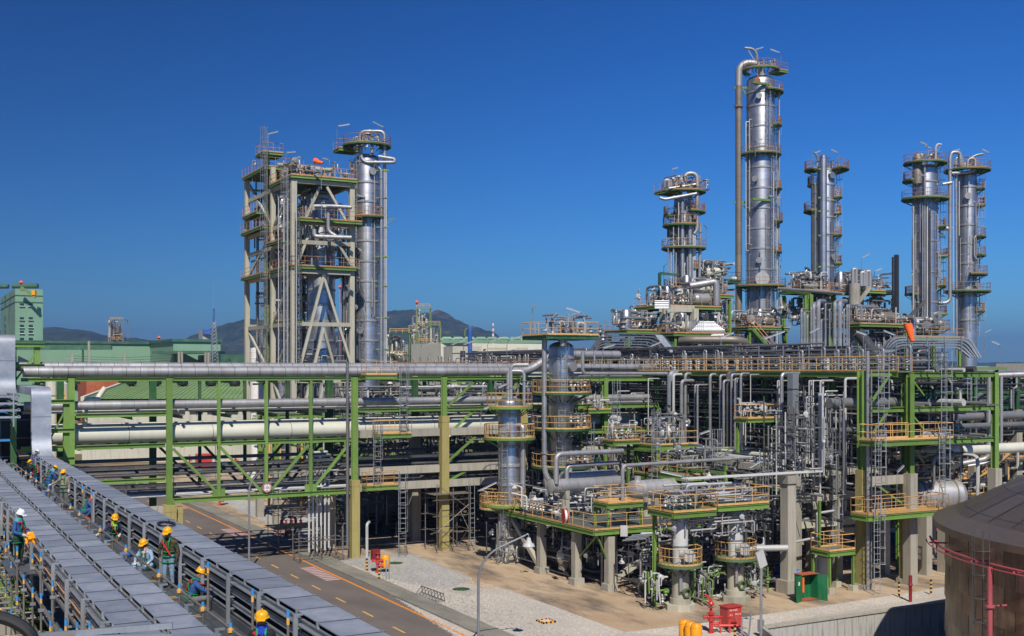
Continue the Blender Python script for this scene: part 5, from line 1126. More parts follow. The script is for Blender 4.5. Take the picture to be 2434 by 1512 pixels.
for k, (x, y, z, r, L) in enumerate(((43.7, 73.2, 1.5, .45, 1.6), (46.5, 73.5, 1.3, .4, 1.8), (47.5, 70.5, 1.4, .45, 2.2))):
    exch('%s horizontal pump barrel in the shade beneath the grey deck' % ('leftmost', 'middle', 'rightmost')[k], x, x + L, y, z, r, 'cladx')
c = A_(1343, 1226, 68.7); t2 = thing('hose_reel', 'round red and white hose reel standing on the grey deck', 'hose reel', c); mb = MB().lathe(c, [(.2, -.14), (.52, -.14), (.52, -.1), (.25, -.1), (.25, .1), (.52, .1), (.52, .14), (.2, .14)], 24, (1, -.3, 0)); mb.build('drum', 'red', t2); MB().lathe(c, [(.26, -.08), (.42, -.08), (.42, .08), (.26, .08)], 20, (1, -.3, 0)).build('hose', 'linew', t2)
MB().bar(c - UP * .55 - RGT * .2, c, .05).bar(c - UP * .55 + RGT * .2, c, .05).build('stand', 'redd', t2)
c = A_(1483, 1262, 66.6); tag(MB().obox(c, RGT * .25, FWD * .08, UP * .38).build('floodlight', 'white', smooth=0), 'white rectangular floodlight hanging at the front corner of the deck', 'floodlight')
for k, (x, z0, z1) in enumerate(((46.2, .2, 3.6), (46.45, .2, 3.7), (46.7, .2, 3.8), (46.95, .2, 3.9))): pline('%s of the bent grey conduits at the front of the deck' % ord_(k), [(x, 66.2, z0), (x, 66.2, z1 - 1.0), (x + .5, 66.2, z1 - .6), (x + .5, 66.2, z1), (x - 1.5, 66.2, z1)], .06, 'galv', 6, group='bent conduits at the deck front')
pline('white riser with a top bend beside the bent grey conduits', [(47.9, 66.3, .3), (47.9, 66.3, 3.9), (46.3, 66.3, 3.95)], .09, 'white', 8)
# ================================================================== COLUMN VESSELS BESIDE THE DECK
t, c, r, z0, z1 = vessel('distillation_column', 'slender silver column vessel between bridge end and deck, two orange railed rings', 'column vessel', 1211, 54, 944, 1335, 92.5, [985, 1060, 1105, 1150, 1200], m='clad')
MB().lathe((c.x, c.y, 0), [(r * 1.35, 0), (r * 1.3, .3), (r * 1.12, 3.0), (r * 1.02, 3.1)], 24).build('skirt', 'fire', t)
for y, a, b, rr in ((967, 0, 6.283, 1.85), (1040, -2.4, 1.7, 2.05), (1197, -2.0, .6, 2.2)): ring_deck(t, c, r + .05, rr, zo(y, 92.5), a, b)
riser(t, [on(c, r, .9, 2.5, .45), on(c, r, .9, zo(1010, 92.5), .45), on(c, r, .9, zo(1010, 92.5), -.2)], .2)
riser(t, [on(c, .2, -.6, z1 - .1), on(c, .2, -.6, z1 + 2.1), on(c, .2, -.6, z1 + 2.1) + RGT * 1.3, on(c, .2, -.6, z1 - 1) + RGT * 1.3], .13)
riser(t, [on(c, .2, .6, z1 - .1), on(c, .2, .6, z1 + 2.6), on(c, .2, .6, z1 + 2.6) + RGT * -1.6 + RGT * 3.0], .15, 'pipe')
MB().ladder(on(c, r, 0.25, zo(1040, 92.5), .3), 2.6, dirn(.25)).ladder(on(c, r, -.3, zo(1197, 92.5), .3), 5.2, dirn(-.3)).build('ladder_frame', 'galv', t)
mb = MB(); MB().ladder(on(c, r, -.2, .2, .6), 4.0, dirn(-.2)).build('ladder_frame', 'galv', t); clutter(mb, c.x - 2, c.y - 2, .3, c.x + 2, c.y + .4, 3.6, 40, (.03, .08), 9, 2); mb.build('small_piping', ['pipeg', 'pipe'], t, stuff=True)
d_ = 97.0
t, c, r, z0, z1 = vessel('distillation_column', 'tall silver drum column with square top platform in the centre of the plant', 'column vessel', 1334, 60, 812, 1230, d_, [850, 905, 960, 1045, 1075, 1130], m='clad', cone=(985, .84))
zt = zo(808, d_); deck(t, c.x - 2.6, c.y - 2.1, c.x + 2.4, c.y + 2.1, zt + .35, 'orange', 'greend', 'snew', beam=.3)
for y, a, b in ((934, -2.6, 1.9), (1018, -2.9, 1.9), (1107, -2.6, 1.9)): ring_deck(t, c, r + .05, 2.5, zo(y, d_), a, b, green='greend')
q = aD(1294, 800, d_ - 1.9); riser(t, [aD(1298, 1180, d_ - 1.9), aD(1298, 1130, d_ - 1.9), aD(1294, 1115, d_ - 1.9), q, q + RGT * 1.5, q + RGT * 1.5 - UP * .8], .22, n=14, fr=.5)
MB().bar(on(c, r, -.9, zo(888, d_)), aD(1292, 888, d_ - 1.9), .1).bar(on(c, r, -.9, zo(902, d_)), aD(1292, 888, d_ - 1.9), .1).bar(aD(1283, 885, d_ - 1.9), aD(1300, 885, d_ - 1.9), .12).build('pipe_bracket', 'greeno', t)
riser(t, [c + UP * (z1 - .1), aD(1309, 775, d_), aD(1311, 758, d_), aD(1324, 745, d_)], .14, 'pipeg', fr=.5)
riser(t, [c + UP * (z1 - .1) + RGT * .3, c + UP * (z1 + .8) + RGT * .3, aD(1390, 797, d_), aD(1390, 768, d_), aD(1372, 768, d_), aD(1372, 795, d_)], .16, 'pipe', fr=.35)
riser(t, [aD(1413, 870, d_), aD(1413, 825, d_)], .08); riser(t, [aD(1385, 835, d_ - 1.5), aD(1385, 888, d_ - 1.5), aD(1585, 888, d_ - 1.5 + 4)], .15, 'pipe', fr=.4)
mb = MB(); valves(mb, aD(1340, 800, d_ - .5), 1.5, 6, RGT * .8); valves(mb, aD(1360, 790, d_), 1.6, 4, RGT * .9); clutter(mb, c.x - 1.5, c.y - 1.5, zt + .4, c.x + 2.2, c.y + 1.5, zt + 2.3, 30, (.04, .1), 12, 2); mb.build('small_piping', ['pipe', 'pipev'], t, stuff=True)
mb = MB()
for y in (934, 1018, 1107):
    z = zo(y, d_); valves(mb, on(c, r, .5, z + .9, .5), 1.3, 3, RGT * .8); clutter(mb, c.x + .4, c.y - 2, z + .1, c.x + 1.8, c.y - .6, z + 1.4, 9, (.04, .09), int(y), 1)
mb.build('small_piping', 'pipe', t, stuff=True)
mb = MB(); mb.ladder(on(c, r, .15, zo(934, d_), .3), 4.4, dirn(.15)).ladder(on(c, r, .0, zo(1018, d_), .3), 3.0, dirn(0)).ladder(on(c, r, -.15, zo(1107, d_), .3), 3.2, dirn(-.15)); mb.build('ladder_frame', 'galv', t)
# ground vessels with octagonal plinths
def gvessel(px, py, lbl, top, sign=False):
    p = aZ(px, py); t = thing('pressure_vessel', lbl, 'pressure vessel', p)
    MB().lathe(p, [(1.02, 0), (1.02, .38), (0, .38)], 8).build('plinth', 'fire', t, smooth=0); MB().lathe(p, [(.68, .38), (.68, .75), (.56, .75), (.54, 2.5)], 20).build('skirt', 'fire', t)
    MB().lathe(p, [(.5, 2.4), (.5, top), (.35, top + .3), (0, top + .35)], 24).build('shell', 'white', t); MB().lathe(p + UP * 4.1, [(.5, -.05), (.54, -.04), (.54, .04), (.5, .05)], 24).build('stiffening_ring', 'galv', t)
    o = on(p, .5, .55, 1.15); dr = dirn(.55); MB().lathe(o - dr * .1, [(.24, 0), (.3, 0), (.3, .35), (.24, .35), (.24, .02)], 18, dr).build('skirt_opening', 'deckg', t)
    ring_deck(t, p, .54, 1.4, 2.95, -2.6, 2.2, green='deckg'); o = on(p, .5, .45, 3.55); dr = dirn(.45); mh = MB().tube([o - dr * .1, o + dr * .42], .34, 18).tube([o + dr * .42, o + dr * .56], .42, 18).build('manway', 'white', t)
    riser(t, [on(p, .5, -.1, 2.6, -.05), on(p, .5, -.1, 2.4, .22), on(p, .5, -.1, 1.3, .22)], .12, 'pipe'); mb = MB(); clutter(mb, p.x - 2.2, p.y - .2, .3, p.x - .9, p.y + 1.5, 2.6, 16, (.03, .07), int(px), 3); clutter(mb, p.x + .8, p.y - .8, .2, p.x + 2.4, p.y + 1.5, 2.4, 18, (.03, .07), int(px) + 1, 3); mb.build('small_piping', ['pipe', 'white', 'green'], t, stuff=True)
    return t, p
t, p = gvessel(1617, 1448, 'left white vessel on an octagonal concrete plinth in front of the deck', 6.0)
t, p = gvessel(1748, 1428, 'right white vessel on an octagonal plinth with a small red sign', 5.9)
o = on(p, .57, -.12, 2.05); sg = thing('warning_sign', 'small red sign with two lines of white letters on the right white vessel', 'sign', o); a_ = AV + math.pi / 2 - .12; u = V((-dirn(-.12).y, dirn(-.12).x, 0)); MB().obox(o, u * .3, dirn(-.12) * .015, UP * .19).build('sign_plate', 'liner', sg, smooth=0)
for k, s_ in enumerate(('ห้ามเข้าก่อน', 'ได้รับอนุญาต')): txt(s_, .11, o + dirn(-.12) * .02 + UP * (.07 - .14 * k), math.pi / 2, math.atan2(u.y, u.x), 'linew', sg)
dk = thing('valve_platform', 'long orange railed platform joining the tops of the two white vessels', 'platform', (50, 65, 0))
deck(dk, 43.5, 58.7, 46.9, 61.5, 6.4, 'orange', 'green', 'snew', top='deckg'); deck(dk, 47.2, 58.9, 51.5, 61.7, 6.6, 'orange', 'green', 'snew', top='deckg')
for x in (43.9, 47.05, 51.2): MB().icol(x, 61.3, 0, 6.1, .22, .22, .02).build('leg', 'green', dk, smooth=0)
mb = MB(); clutter(mb, 43.6, 59.0, 4.6, 51.3, 61.4, 6.3, 70, (.03, .06), 22, 2); clutter(mb, 43.6, 59, 6.5, 51.3, 61.4, 8.0, 50, (.03, .1), 23, 2); valves(mb, (43.5, 59.6, 7.0), 1.2, 4); valves(mb, (48.6, 59.8, 7.2), 1.2, 4); mb.build('small_piping', ['pipe', 'white'], dk, stuff=True)
dk = thing('valve_platform', 'small green legged orange platform right of the green locker', 'platform', (58, 58.6, 0)); c = aZ(1985, 1405); deck(dk, c.x - 1.1, c.y - .6, c.x + 1.3, c.y + 1.2, 2.9, 'orange', 'green', 'snew', top='deck')
for x in (-1.0, 1.2):
    for y in (-.5, 1.1): MB().icol(c.x + x, c.y + y, .3, 2.6, .15, .15, .02).build('leg', 'green', dk, smooth=0); MB().box(c.x + x - .25, c.y + y - .25, 0, c.x + x + .25, c.y + y + .25, .4).build('footing', 'fire', dk, smooth=0)
MB().icol(c.x - .9, c.y + .6, 2.9, 6.3, .18, .18, .02).build('post', 'green', dk, smooth=0)
c = aZ(1957, 1398); tag(MB().lathe(c, [(.4, .3), (.4, 2.0), (.36, 2.2), (0, 2.25)], 20).tube([c - RGT * .5 + UP * 1.2, c - RGT * .5 + UP * 2.2, c + UP * 2.2], .07, 8, fr=.15).lathe(c, [(.45, 0), (.45, .3), (.2, .3)], 8).build('filter_pot', 'white'), 'squat white filter pot between green locker and small orange platform', 'filter')
# ================================================================== MAIN PIPE RACK (runs away to the left), walkway on top
def rack(lbl, ax, c0, c1, s0, s1, step, levels, zc, seed, m='green', npipes=8, rmax=.25, pm=('pipe', 'piped', 'pipeg', 'white'), ztop=None, col='conc', brace=True, dens=1.0, rows=2, longb=True):
    """ax 'y': runs along y between x = c0 and c1; ax 'x': runs along x between y = c0 and c1"""
    t = thing('pipe_rack', lbl, 'pipe rack', ((c0 + c1) / 2, s0, 0) if ax == 'y' else (s0, (c0 + c1) / 2, 0)); q = random.Random(seed)
    P = (lambda c, s, z: V((c, s, z))) if ax == 'y' else (lambda c, s, z: V((s, c, z)))
    n = max(1, round((s1 - s0) / step)); zt = ztop or max(levels) + .1
    for i in range(n + 1):
        s = s0 + (s1 - s0) * i / n
        for k in range(rows):
            c = c0 + (c1 - c0) * k / (rows - 1); p = P(c, s, 0)
            if zc > 0: MB().box(p.x - .36, p.y - .36, 0, p.x + .36, p.y + .36, zc).build('concrete_column', col, t, smooth=0)
            if zt > zc: MB().icol(p.x, p.y, zc, zt, .42, .42, .04).build('column', m, t, smooth=0)
        for z in levels:
            cc = z < zc
            b = MB(); (b.bar(P(c0, s, z), P(c1, s, z), .45, .55) if cc else b.ibeam(P(c0, s, z), P(c1, s, z), .24, .36)); b.build('concrete_beam' if cc else 'cross_beam', 'conc' if cc else m, t, smooth=0)
            if brace and not cc and q.random() < .6: MB().bar(P(c0, s, z - .2), P(c0 + 1.4, s, z - 1.5), .12).build('knee_brace', m, t, smooth=0)
        if brace and i < n and q.random() < .5:
            z = q.choice(levels); s2 = s0 + (s1 - s0) * (i + 1) / n; MB().bar(P(c0, s, z - 2.2), P(c0, s2, z), .16).build('brace', m, t, smooth=0)
    for z in levels:
        cc = z < zc
        if longb:
            for k in range(rows): c = c0 + (c1 - c0) * k / (rows - 1); b = MB(); (b.bar(P(c, s0, z), P(c, s1, z), .4, .5) if cc else b.ibeam(P(c, s0, z), P(c, s1, z), .24, .38)); b.build('long_beam', 'conc' if cc else m, t, smooth=0)
        k = int(npipes * dens); w = (c1 - c0 - .8) / max(1, k)
        for j in range(k):
            r = q.choice((.05, .08, .08, .12, .16, .22, rmax)); c = c0 + .4 + w * (j + q.uniform(.25, .75)); zz = z + .2 + r; a, b_ = s0 - q.uniform(0, 1.5), s1 + q.uniform(0, 1.5)
            if q.random() < .3: a = q.uniform(s0, (s0 + s1) / 2)
            if q.random() < .2: b_ = q.uniform((s0 + s1) / 2, s1)
            pts = [P(c, a, zz), P(c, b_, zz)]
            if q.random() < .45:
                dz = q.choice((-2.2, -1.6, 1.3)); sm = q.uniform(a + 2, b_ - 2); 
                if dz > 0: pts = [P(c, a, zz), P(c, sm, zz), P(c, sm, zz + dz)]
                else: pts = [P(c, a, zz), P(c, sm, zz), P(c, sm, zz + dz), P(c0 - .6, sm, zz + dz)]
            MB().tube(pts, r, 10 if r > .1 else 7, fr=r * 2.5).build('pipe', q.choice(pm), t)
    return t, P
RXA, RXB, RYA, RYB = 64.6, 73.6, 58.8, 152.0
t, P = rack('main pipe rack with green steel upper floors and orange railed walkway along the top', 'y', RXA, RXB, RYA, RYB, 7.8, [15.1, 12.6, 10.2], 8.0, 3, npipes=9, col='conc')
rackt = t
MB().box(RXA - 1.2, RYA, 15.28, RXA + .1, RYB, 15.34).build('walkway_floor', 'deck', t, smooth=0)
MB().ibeam((RXA - 1.25, RYA, 15.1), (RXA - 1.25, RYB, 15.1), .2, .34).build('edge_beam', 'green', t, smooth=0)
mb = MB(); y = RYA + 1
while y < RYB: mb.bar((RXA - 1.2, y, 15.0), (RXA, y, 14.4), .08); y += 2.6
mb.build('bracket', 'green', t, smooth=0, stuff=True)
rl = MB().rail([(RXA - 1.22, RYA, 15.34), (RXA - 1.22, 104, 15.34)], 1.1, step=1.35, r=.036); rl.build('railing', 'orange', t)
MB().rail([(RXA - 1.22, 107, 15.34), (RXA - 1.22, RYB, 15.34)], 1.1, step=1.5, r=.036).build('railing', 'orange2', t)
MB().rail([(RXA + .2, RYA, 15.34), (RXA + .2, RYB, 15.34)], 1.1, step=2.7, r=.03, toe=False).build('railing', 'orange2', t)
for x0, x1, z in ((RXA + .6, RXB - 1, 14.7), (RXA + 1.5, RXB - .6, 12.25), (RXA + 3, RXB - .5, 9.8)): MB().box(x0, RYA, z, x1, 128, z + .04).build('cable_bed_or_shade', 'piped', t, smooth=0)  # broad dark sheets added to shade the rack floors below
# valve risers standing behind the walkway railing: three patterns, copied
prot = []
for k in range(4):
    mb = MB(); q = random.Random(40 + k); h = (1.9, 1.3, 1.7, 1.1)[k]; mb.tube([(0, 0, -2.0), (0, 0, h), (0, .35 if k % 2 else -.35, h), (0, .35 if k % 2 else -.35, -.6)], (.075, .06, .09, .05)[k], 8, fr=.12)
    for z in (.35, .9): mb.lathe((0, 0, z), [(.05, -.2), (.15, -.18), (.08, -.08), (.17, 0), (.08, .08), (.15, .18), (.05, .2)], 10); mb.tube([(0, 0, z), (-.32, 0, z)], .03, 6); mb.lathe((-.34, 0, z), [(.12, -.01), (.15, 0), (.12, .01)], 10, (1, 0, 0))
    o = mb.build('valve_riser', ('pipe', 'pipev', 'pipe', 'white')[k], None); o.location = (RXA + .75, RYA + 1 + k * 1.3, 15.3); o.parent = t; o.location = V(o.location) - ORG[t.name]; prot.append(o)
y = RYA + 6.2; q = random.Random(5)
while y < RYB - 2:
    inst(q.choice(prot), V((RXA + q.uniform(.5, 1.6), y, 15.3)) - ORG[t.name], t); y += q.choice((.7, .9, 1.3, 1.9))
# cable trays on top of the rack
def trayrun(lbl, pts, w=.55, m='galv', group=None, bw=.42):
    t = thing('cable_tray', lbl, 'cable tray', pts[0], group); P_ = fillet([V(p) for p in pts], .9, 4)
    for s in (-1, 1):
        mb = MB()
        for a, b in zip(P_, P_[1:]):
            h = V((b.x - a.x, b.y - a.y, 0)); h = h if h.length > .01 else V((0, 1, 0)); sd = h.normalized().cross(UP); mb.bar(a + sd * w / 2 * s, b + sd * w / 2 * s, .03, .13)
        mb.build('side_rail', m, t, smooth=0)
    mb = MB()
    for a, b in zip(P_, P_[1:]):
        h = V((b.x - a.x, b.y - a.y, 0)); h = h if h.length > .01 else V((0, 1, 0)); sd = h.normalized().cross(UP); mb.obox((a + b) / 2, (b - a) / 2, sd * w * bw, (b - a).cross(sd).normalized() * .02)
    mb.build('cable_bed_or_shade', 'piped', t, smooth=0); return t
for k in range(5):
    for j in range(2):
        if k == 4 and j: continue
        trayrun('%s of the grey cable trays stacked behind the walkway valves' % ord_(k * 2 + j), [(RXA + 2.3 + j * .8, RYA - (.5 if j else 0), 15.65 + k * .36), (RXA + 2.3 + j * .8, 103 + k, 15.65 + k * .36)], group='trays stacked on the main rack')
mb = MB(); y = RYA
while y < 104: mb.box(RXA + 1.9, y, 15.3, RXA + 1.98, y + .08, 17.5); mb.box(RXA + 3.6, y, 15.3, RXA + 3.68, y + .08, 17.5); y += 3.1
mb.build('tray_post', 'galv', rackt, smooth=0, stuff=True)
# tray bundle climbing towards the upper left, and arch at the right
def lp(*L): return [aD(x, y, d) for x, y, d in L]
for k in range(6):
    trayrun('%s of the trays sweeping up over the walkway towards the central column' % ord_(k), lp((1622 - k * 8, 838 + k * 3, 112), (1600 - k * 8, 830 + k * 3, 113), (1570 - k * 6, 795 + k * 6, 115), (1440 - k * 2, 792 + k * 6.5, 120), (1416 - k * 2, 815 + k * 6, 121), (1402, 850 + k * 3, 122)), .5, group='trays sweeping over the walkway', bw=.2)
for k in range(5):
    trayrun('%s of the trays arching over the right end of the rack, from the top' % ord_(k), lp((2078, 838, 92), (2096 + k * 5, 836, 92), (2118 + k * 5, 802 + k * 6, 93), (2302 - k * 6, 802 + k * 6, 96), (2330 - k * 6, 850, 96)), .34, 'galv', group='trays arching at the right end', bw=.15)
mb = MB(); mb.obox(aD(1583, 818, 112), (aD(1600, 838, 112) - aD(1565, 795, 112)) / 2, RGT * .35, FWD * .05); tag(mb.build('tray_cover', 'cover'), 'flat grey cover sheet on the sweeping tray bundle', 'cover sheet')
for k, (x, y0) in enumerate(((2125, 800), (2165, 800), (2204, 800), (2245, 800), (2285, 800))):
    a, b = aD(x, y0, 93.4), aD(x, 842, 93.4); tag(MB().bar(a, b, .09).build('tray_support', 'galv', smooth=0), '%s upright holding the arched trays, counted from the left' % ord_(k), 'support', 'uprights under the arched trays')
# risers hanging in front of the rack
def vr(px, y0, y1, X=63.0, r=.1, m='pipev', lbl='', extra=None, n=9, group='risers hanging below the walkway'):
    p = aX(px, HY, X); d = (p - EYE).dot(FWD); a, b = V((p.x, p.y, zo(y0, d))), V((p.x, p.y, zo(y1, d))); pts = [a + V((63.6 - X, 0, 0)), a, b]
    if extra: pts += [b + V(e) for e in extra]
    return line(lbl, pts, r, m, n=n, fr=r * 2.5, nm='riser_pipe', group=group)
RS = [(1594, 888, 1130, .34, 'galv'), (1601, 890, 1130, .12, 'white'), (1620, 905, 1125, .16, 'pipev'), (1629, 888, 1130, .14, 'pipev'), (1652, 915, 1130, .09, 'pipev'), (1658, 915, 1130, .09, 'pipev'), (1688, 890, 1160, .13, 'pipev'), (1712, 892, 1120, .11, 'pipev'), (1720, 905, 1120, .11, 'pipev'), (1731, 885, 1140, .2, 'piped'), (1739, 890, 1125, .11, 'pipev'), (1747, 900, 1125, .08, 'pipev'), (1752, 900, 1125, .08, 'pipev'), (1761, 888, 1140, .11, 'pipev'), (1767, 975, 1130, .05, 'white'), (1772, 975, 1130, .05, 'white'), (1784, 890, 1080, .04, 'white'), (1848, 905, 1200, .05, 'white'), (1852, 905, 1200, .05, 'white'), (1918, 960, 1250, .04, 'white'), (1923, 905, 1330, .05, 'white'), (1928, 905, 1330, .05, 'white'), (1933, 905, 1320, .05, 'white'), (1950, 905, 1118, .08, 'white'), (1956, 905, 1118, .08, 'white'), (1962, 930, 1118, .06, 'white'), (1967, 940, 1118, .05, 'white'), (1974, 975, 1215, .05, 'white'), (1987, 975, 1215, .05, 'white'), (2009, 900, 1215, .1, 'white'), (1500, 935, 1120, .06, 'white'), (1508, 935, 1120, .08, 'pipev'), (1468, 930, 1100, .07, 'white'), (1430, 925, 1090, .12, 'pipev'), (1452, 1000, 1120, .05, 'white'), (1541, 900, 1060, .05, 'white')]
def where(k):
    side = [j for j, e in enumerate(sorted(RS)) if (e[0] < 1885) == (RS[k][0] < 1885)]; i = sorted(e for e in RS if (e[0] < 1885) == (RS[k][0] < 1885)).index(RS[k])
    n = len(side); t_ = 'twenty ' if i >= 20 else ''; nm_ = t_ + ORD[i - 20 if i >= 20 else i]
    return '%s %s the dark duct' % (nm_, 'left of' if RS[k][0] < 1885 else 'right of')
for k, (x, a, b, r, m) in enumerate(RS):
    w = {'galv': 'wide grey', 'white': 'slim white', 'pipev': 'silver', 'piped': 'dark'}[m]
    vr(x, a, b, 62.7 - (k % 3) * .3, r, m, '%s riser below the walkway, %s' % (w, where(k)), n=6 if r < .07 else 10, group='%s risers %s of the dark duct' % (w, 'left' if x < 1885 else 'right'))
vr(1858, 888, 1083, 61.5, .15, 'pipev', 'silver riser joining the long horizontal pipe at its right end', group=None)
p = aX(1885, HY, 60.5); t = thing('vertical_duct', 'broad dark grey vertical cable duct hanging from the walkway behind the concrete column', 'duct', p); d = (p - EYE).dot(FWD)
MB().box(p.x - .3, p.y - .3, zo(1270, d), p.x + .3, p.y + .3, zo(888, d)).build('duct_casing', 'galv', t, smooth=0)
for y in (925, 985, 1040, 1060, 1100, 1150, 1210): z = zo(y, d); MB().box(p.x - .33, p.y - .33, z - .04, p.x + .33, p.y + .33, z + .04).build('joint_band', 'piped', t, smooth=0)
# tall concrete column with the white conduits
t = thing('concrete_pillar', 'tall square concrete pillar beside the open green locker', 'pillar', (54.8, 60.7, 0))
MB().box(54.42, 60.32, 0, 55.18, 61.08, 8.0).build('shaft', 'conc', t, smooth=0); MB().box(54.2, 60.1, 0, 55.4, 61.3, .9).build('pedestal', 'conc', t, smooth=0); MB().box(54.3, 60.2, 7.6, 55.3, 61.2, 8.15).build('cap', 'conc', t, smooth=0)
for k in range(4): line('%s long white conduit crossing over the tall concrete pillar' % ord_(k), [(45.8, 60.3 + k * .22, 8.3), (57.6 + .1 * k, 60.3 + k * .22, 8.3), (57.6 + .1 * k, 60.3 + k * .22, 13.8)], .065, 'white', group='conduits over the concrete pillar', n=7, fr=.15)
line('white drain pipe with a double bend left of the green locker', [(55.3, 60.9, 3.4), (57.6, 60.9, 3.6), (57.6, 60.9, 5.3), (59.3, 60.9, 5.4)], .09, 'white', fr=.2)
line('white insulated pipe stub running left from the concrete pillar', [(54.3, 60.2, 3.2), (51.2, 62.2, 3.1)], .22, 'white')
# end frame of the rack with two orange platforms
t = thing('end_frame', 'two legged concrete and green frame with orange platforms at the rack end', 'steel frame', (60.4, 59.3, 0))
for x in (60.4, 64.75):
    MB().box(x - .34, 59.0, 0, x + .34, 59.66, 8.4).build('concrete_column', 'concy', t, smooth=0); MB().icol(x, 59.33, 8.4, 15.4, .5, .5, .04).build('column', 'green', t, smooth=0)
    MB().box(x - .5, 58.85, 0, x + .5, 59.8, .35).build('footing', 'conc', t, smooth=0)
for z in (5.05, 7.6): MB().box(60.76, 59.1, z - .35, 64.4, 59.6, z + .3).build('concrete_beam', 'conc', t, smooth=0)
for z in (10.2, 12.6, 15.2): MB().ibeam((60.66, 59.33, z), (64.5, 59.33, z), .26, .36).build('beam', 'green', t, smooth=0)
deck(t, 58.9, 57.3, 66.8, 58.9, 5.45, 'orange', 'green', 'snew', beam=.34, top='orange'); deck(t, 59.7, 57.3, 67.3, 58.9, 10.55, 'orange', 'green', 'snew', beam=.34, top='orange')
for a, b in (((60.9, 59.3, 12.8), (63.0, 59.3, 15.0)), ((60.9, 59.3, 10.4), (62.8, 59.3, 12.4)), ((64.3, 59.3, 5.8), (61.5, 59.3, 7.4))): MB().bar(a, b, .14).build('brace', 'green', t, smooth=0)
for k, (x, z0, h) in enumerate(((59.6, 0.0, 5.4), (59.7, 5.5, 5.0), (60.0, 10.6, 5.0), (66.2, 10.6, 5.2), (66.0, 5.5, 5.0))):
    tl = thing('caged_ladder', ('lowest left', 'middle left', 'upper left', 'upper right', 'middle right')[k] + ' caged ladder on the frame at the rack end', 'ladder', (x, 57.2, z0)); MB().ladder((x, 57.15, z0), h, (0, -1, 0), w=.55, r=.04).build('ladder_frame', 'galv', tl)
line('grey riser bundle pipe on the front of the left frame leg', [(60.3, 58.7, 0), (60.3, 58.7, 16.8)], .12, 'pipev'); line('second thin grey riser on the left frame leg', [(60.65, 58.7, 0), (60.65, 58.7, 15.5)], .06, 'pipeg')
line('silver line ending in a blind flange left of the upper orange platform', [(58.4, 60.5, 13.1), (66.2, 60.5, 13.1)], .36, 'pipeg', n=16)
# racks filling the plant block
rackd, _ = rack('dark green pipe rack running right beyond the far road', 'x', 66.5, 73.5, 75.3, 118, 5.4, [15.0, 13.6, 12.3], 12.0, 17, 'greend', npipes=7, rmax=.2, pm=('pipe', 'pipeg', 'piped', 'white'))
rack('low concrete pipe rack behind the raised deck and central column', 'y', 57.0, 62.0, 66, 112, 6.5, [8.2, 5.6], 8.3, 23, 'green', npipes=8, rmax=.22, pm=('pipeg', 'pipe', 'white', 'cream', 'piped'))
rack('far concrete pipe rack on the other side of the second road', 'y', 82, 89, 70, 150, 8, [12.5, 9.6, 6.6], 10.0, 29, 'greend', npipes=8, rmax=.3, pm=('pipe', 'cream', 'piped'))
rack('cross rack joining the green bridge to the main pipe rack', 'x', 88.8, 96, 52.0, 64.0, 6.0, [14.6, 12.1, 9.8, 7.1], 9.0, 31, 'green', npipes=7, rmax=.25)
rack('low pipe rack in the block behind the green bridge', 'y', 47.0, 53.5, 98.5, 150, 7.2, [11.2, 8.6, 6.2], 6.0, 37, 'greeno', npipes=7, rmax=.22)
rack('cross rack in front of the tall braced concrete structure', 'x', 112, 118, 34, 63, 6.5, [10.8, 8.2, 5.0], 5.2, 41, 'green', npipes=7, rmax=.26, dens=1)
for k in range(3): line('cream main line %s running under the main rack' % ('in front', 'in the middle', 'at the back')[k], [(66 + k * 2.6, 63 + k, 9.3 - k * .9), (66 + k * 2.6, 108, 9.3 - k * .9)], .42, 'cream', n=18)
for k, (y, z, r) in enumerate(((62.6, 9.1, .42), (64.0, 10.9, .22), (65.3, 11.6, .36))): line('pale pipeline %s heading right along the dark green rack' % ('low and thick', 'slender', 'upper thick')[k], [(62 if k else 66, y, z), (112, y, z)], r, 'pipeg' if k else 'cream', n=16)
# dense small pipework in the block between
for k, (x0, y0, z0, x1, y1, z1, n, r0, r1) in enumerate(((55, 64, 1.5, 60.5, 84, 9, 240, .03, .1), (55, 84, .3, 64, 110, 10, 260, .04, .12), (48, 84, .3, 56, 100, 8, 200, .04, .12), (65, 60, 5.2, 74, 100, 10, 260, .05, .16), (63.4, 59, 8, 66.5, 112, 15, 420, .03, .09), (66, 66, 16, 73, 140, 17.8, 220, .04, .1), (80, 62, .5, 95, 110, 9, 220, .06, .2), (36, 98, .3, 50, 112, 6, 200, .05, .14), (40, 118, 1, 62, 150, 9, 260, .06, .2), (67, 60, 9.5, 74, 112, 14.8, 260, .05, .15), (74, 66, 9, 110, 73, 15.3, 260, .04, .14), (53, 97, 8, 63, 118, 14.5, 160, .05, .14), (34, 96, 6, 52, 100, 14, 140, .04, .1), (44, 62, .4, 54, 66.5, 4.0, 120, .03, .09), (52, 62, .3, 57, 72, 6.5, 150, .03, .1), (56, 59.5, 6, 60, 66, 14, 70, .03, .07))):
    mb = MB(); clutter(mb, x0, y0, z0, x1, y1, z1, n, (r0, r1), 100 + k, 5, vert=.42)
    o = mb.build('process_piping', ['piped', 'pipev', 'pipeg', 'piped', 'white' if k % 3 == 0 else 'pipeg'] if k != 4 else ['pipev', 'pipe', 'pipeg', 'piped', 'piped'], None); o['kind'] = 'stuff'
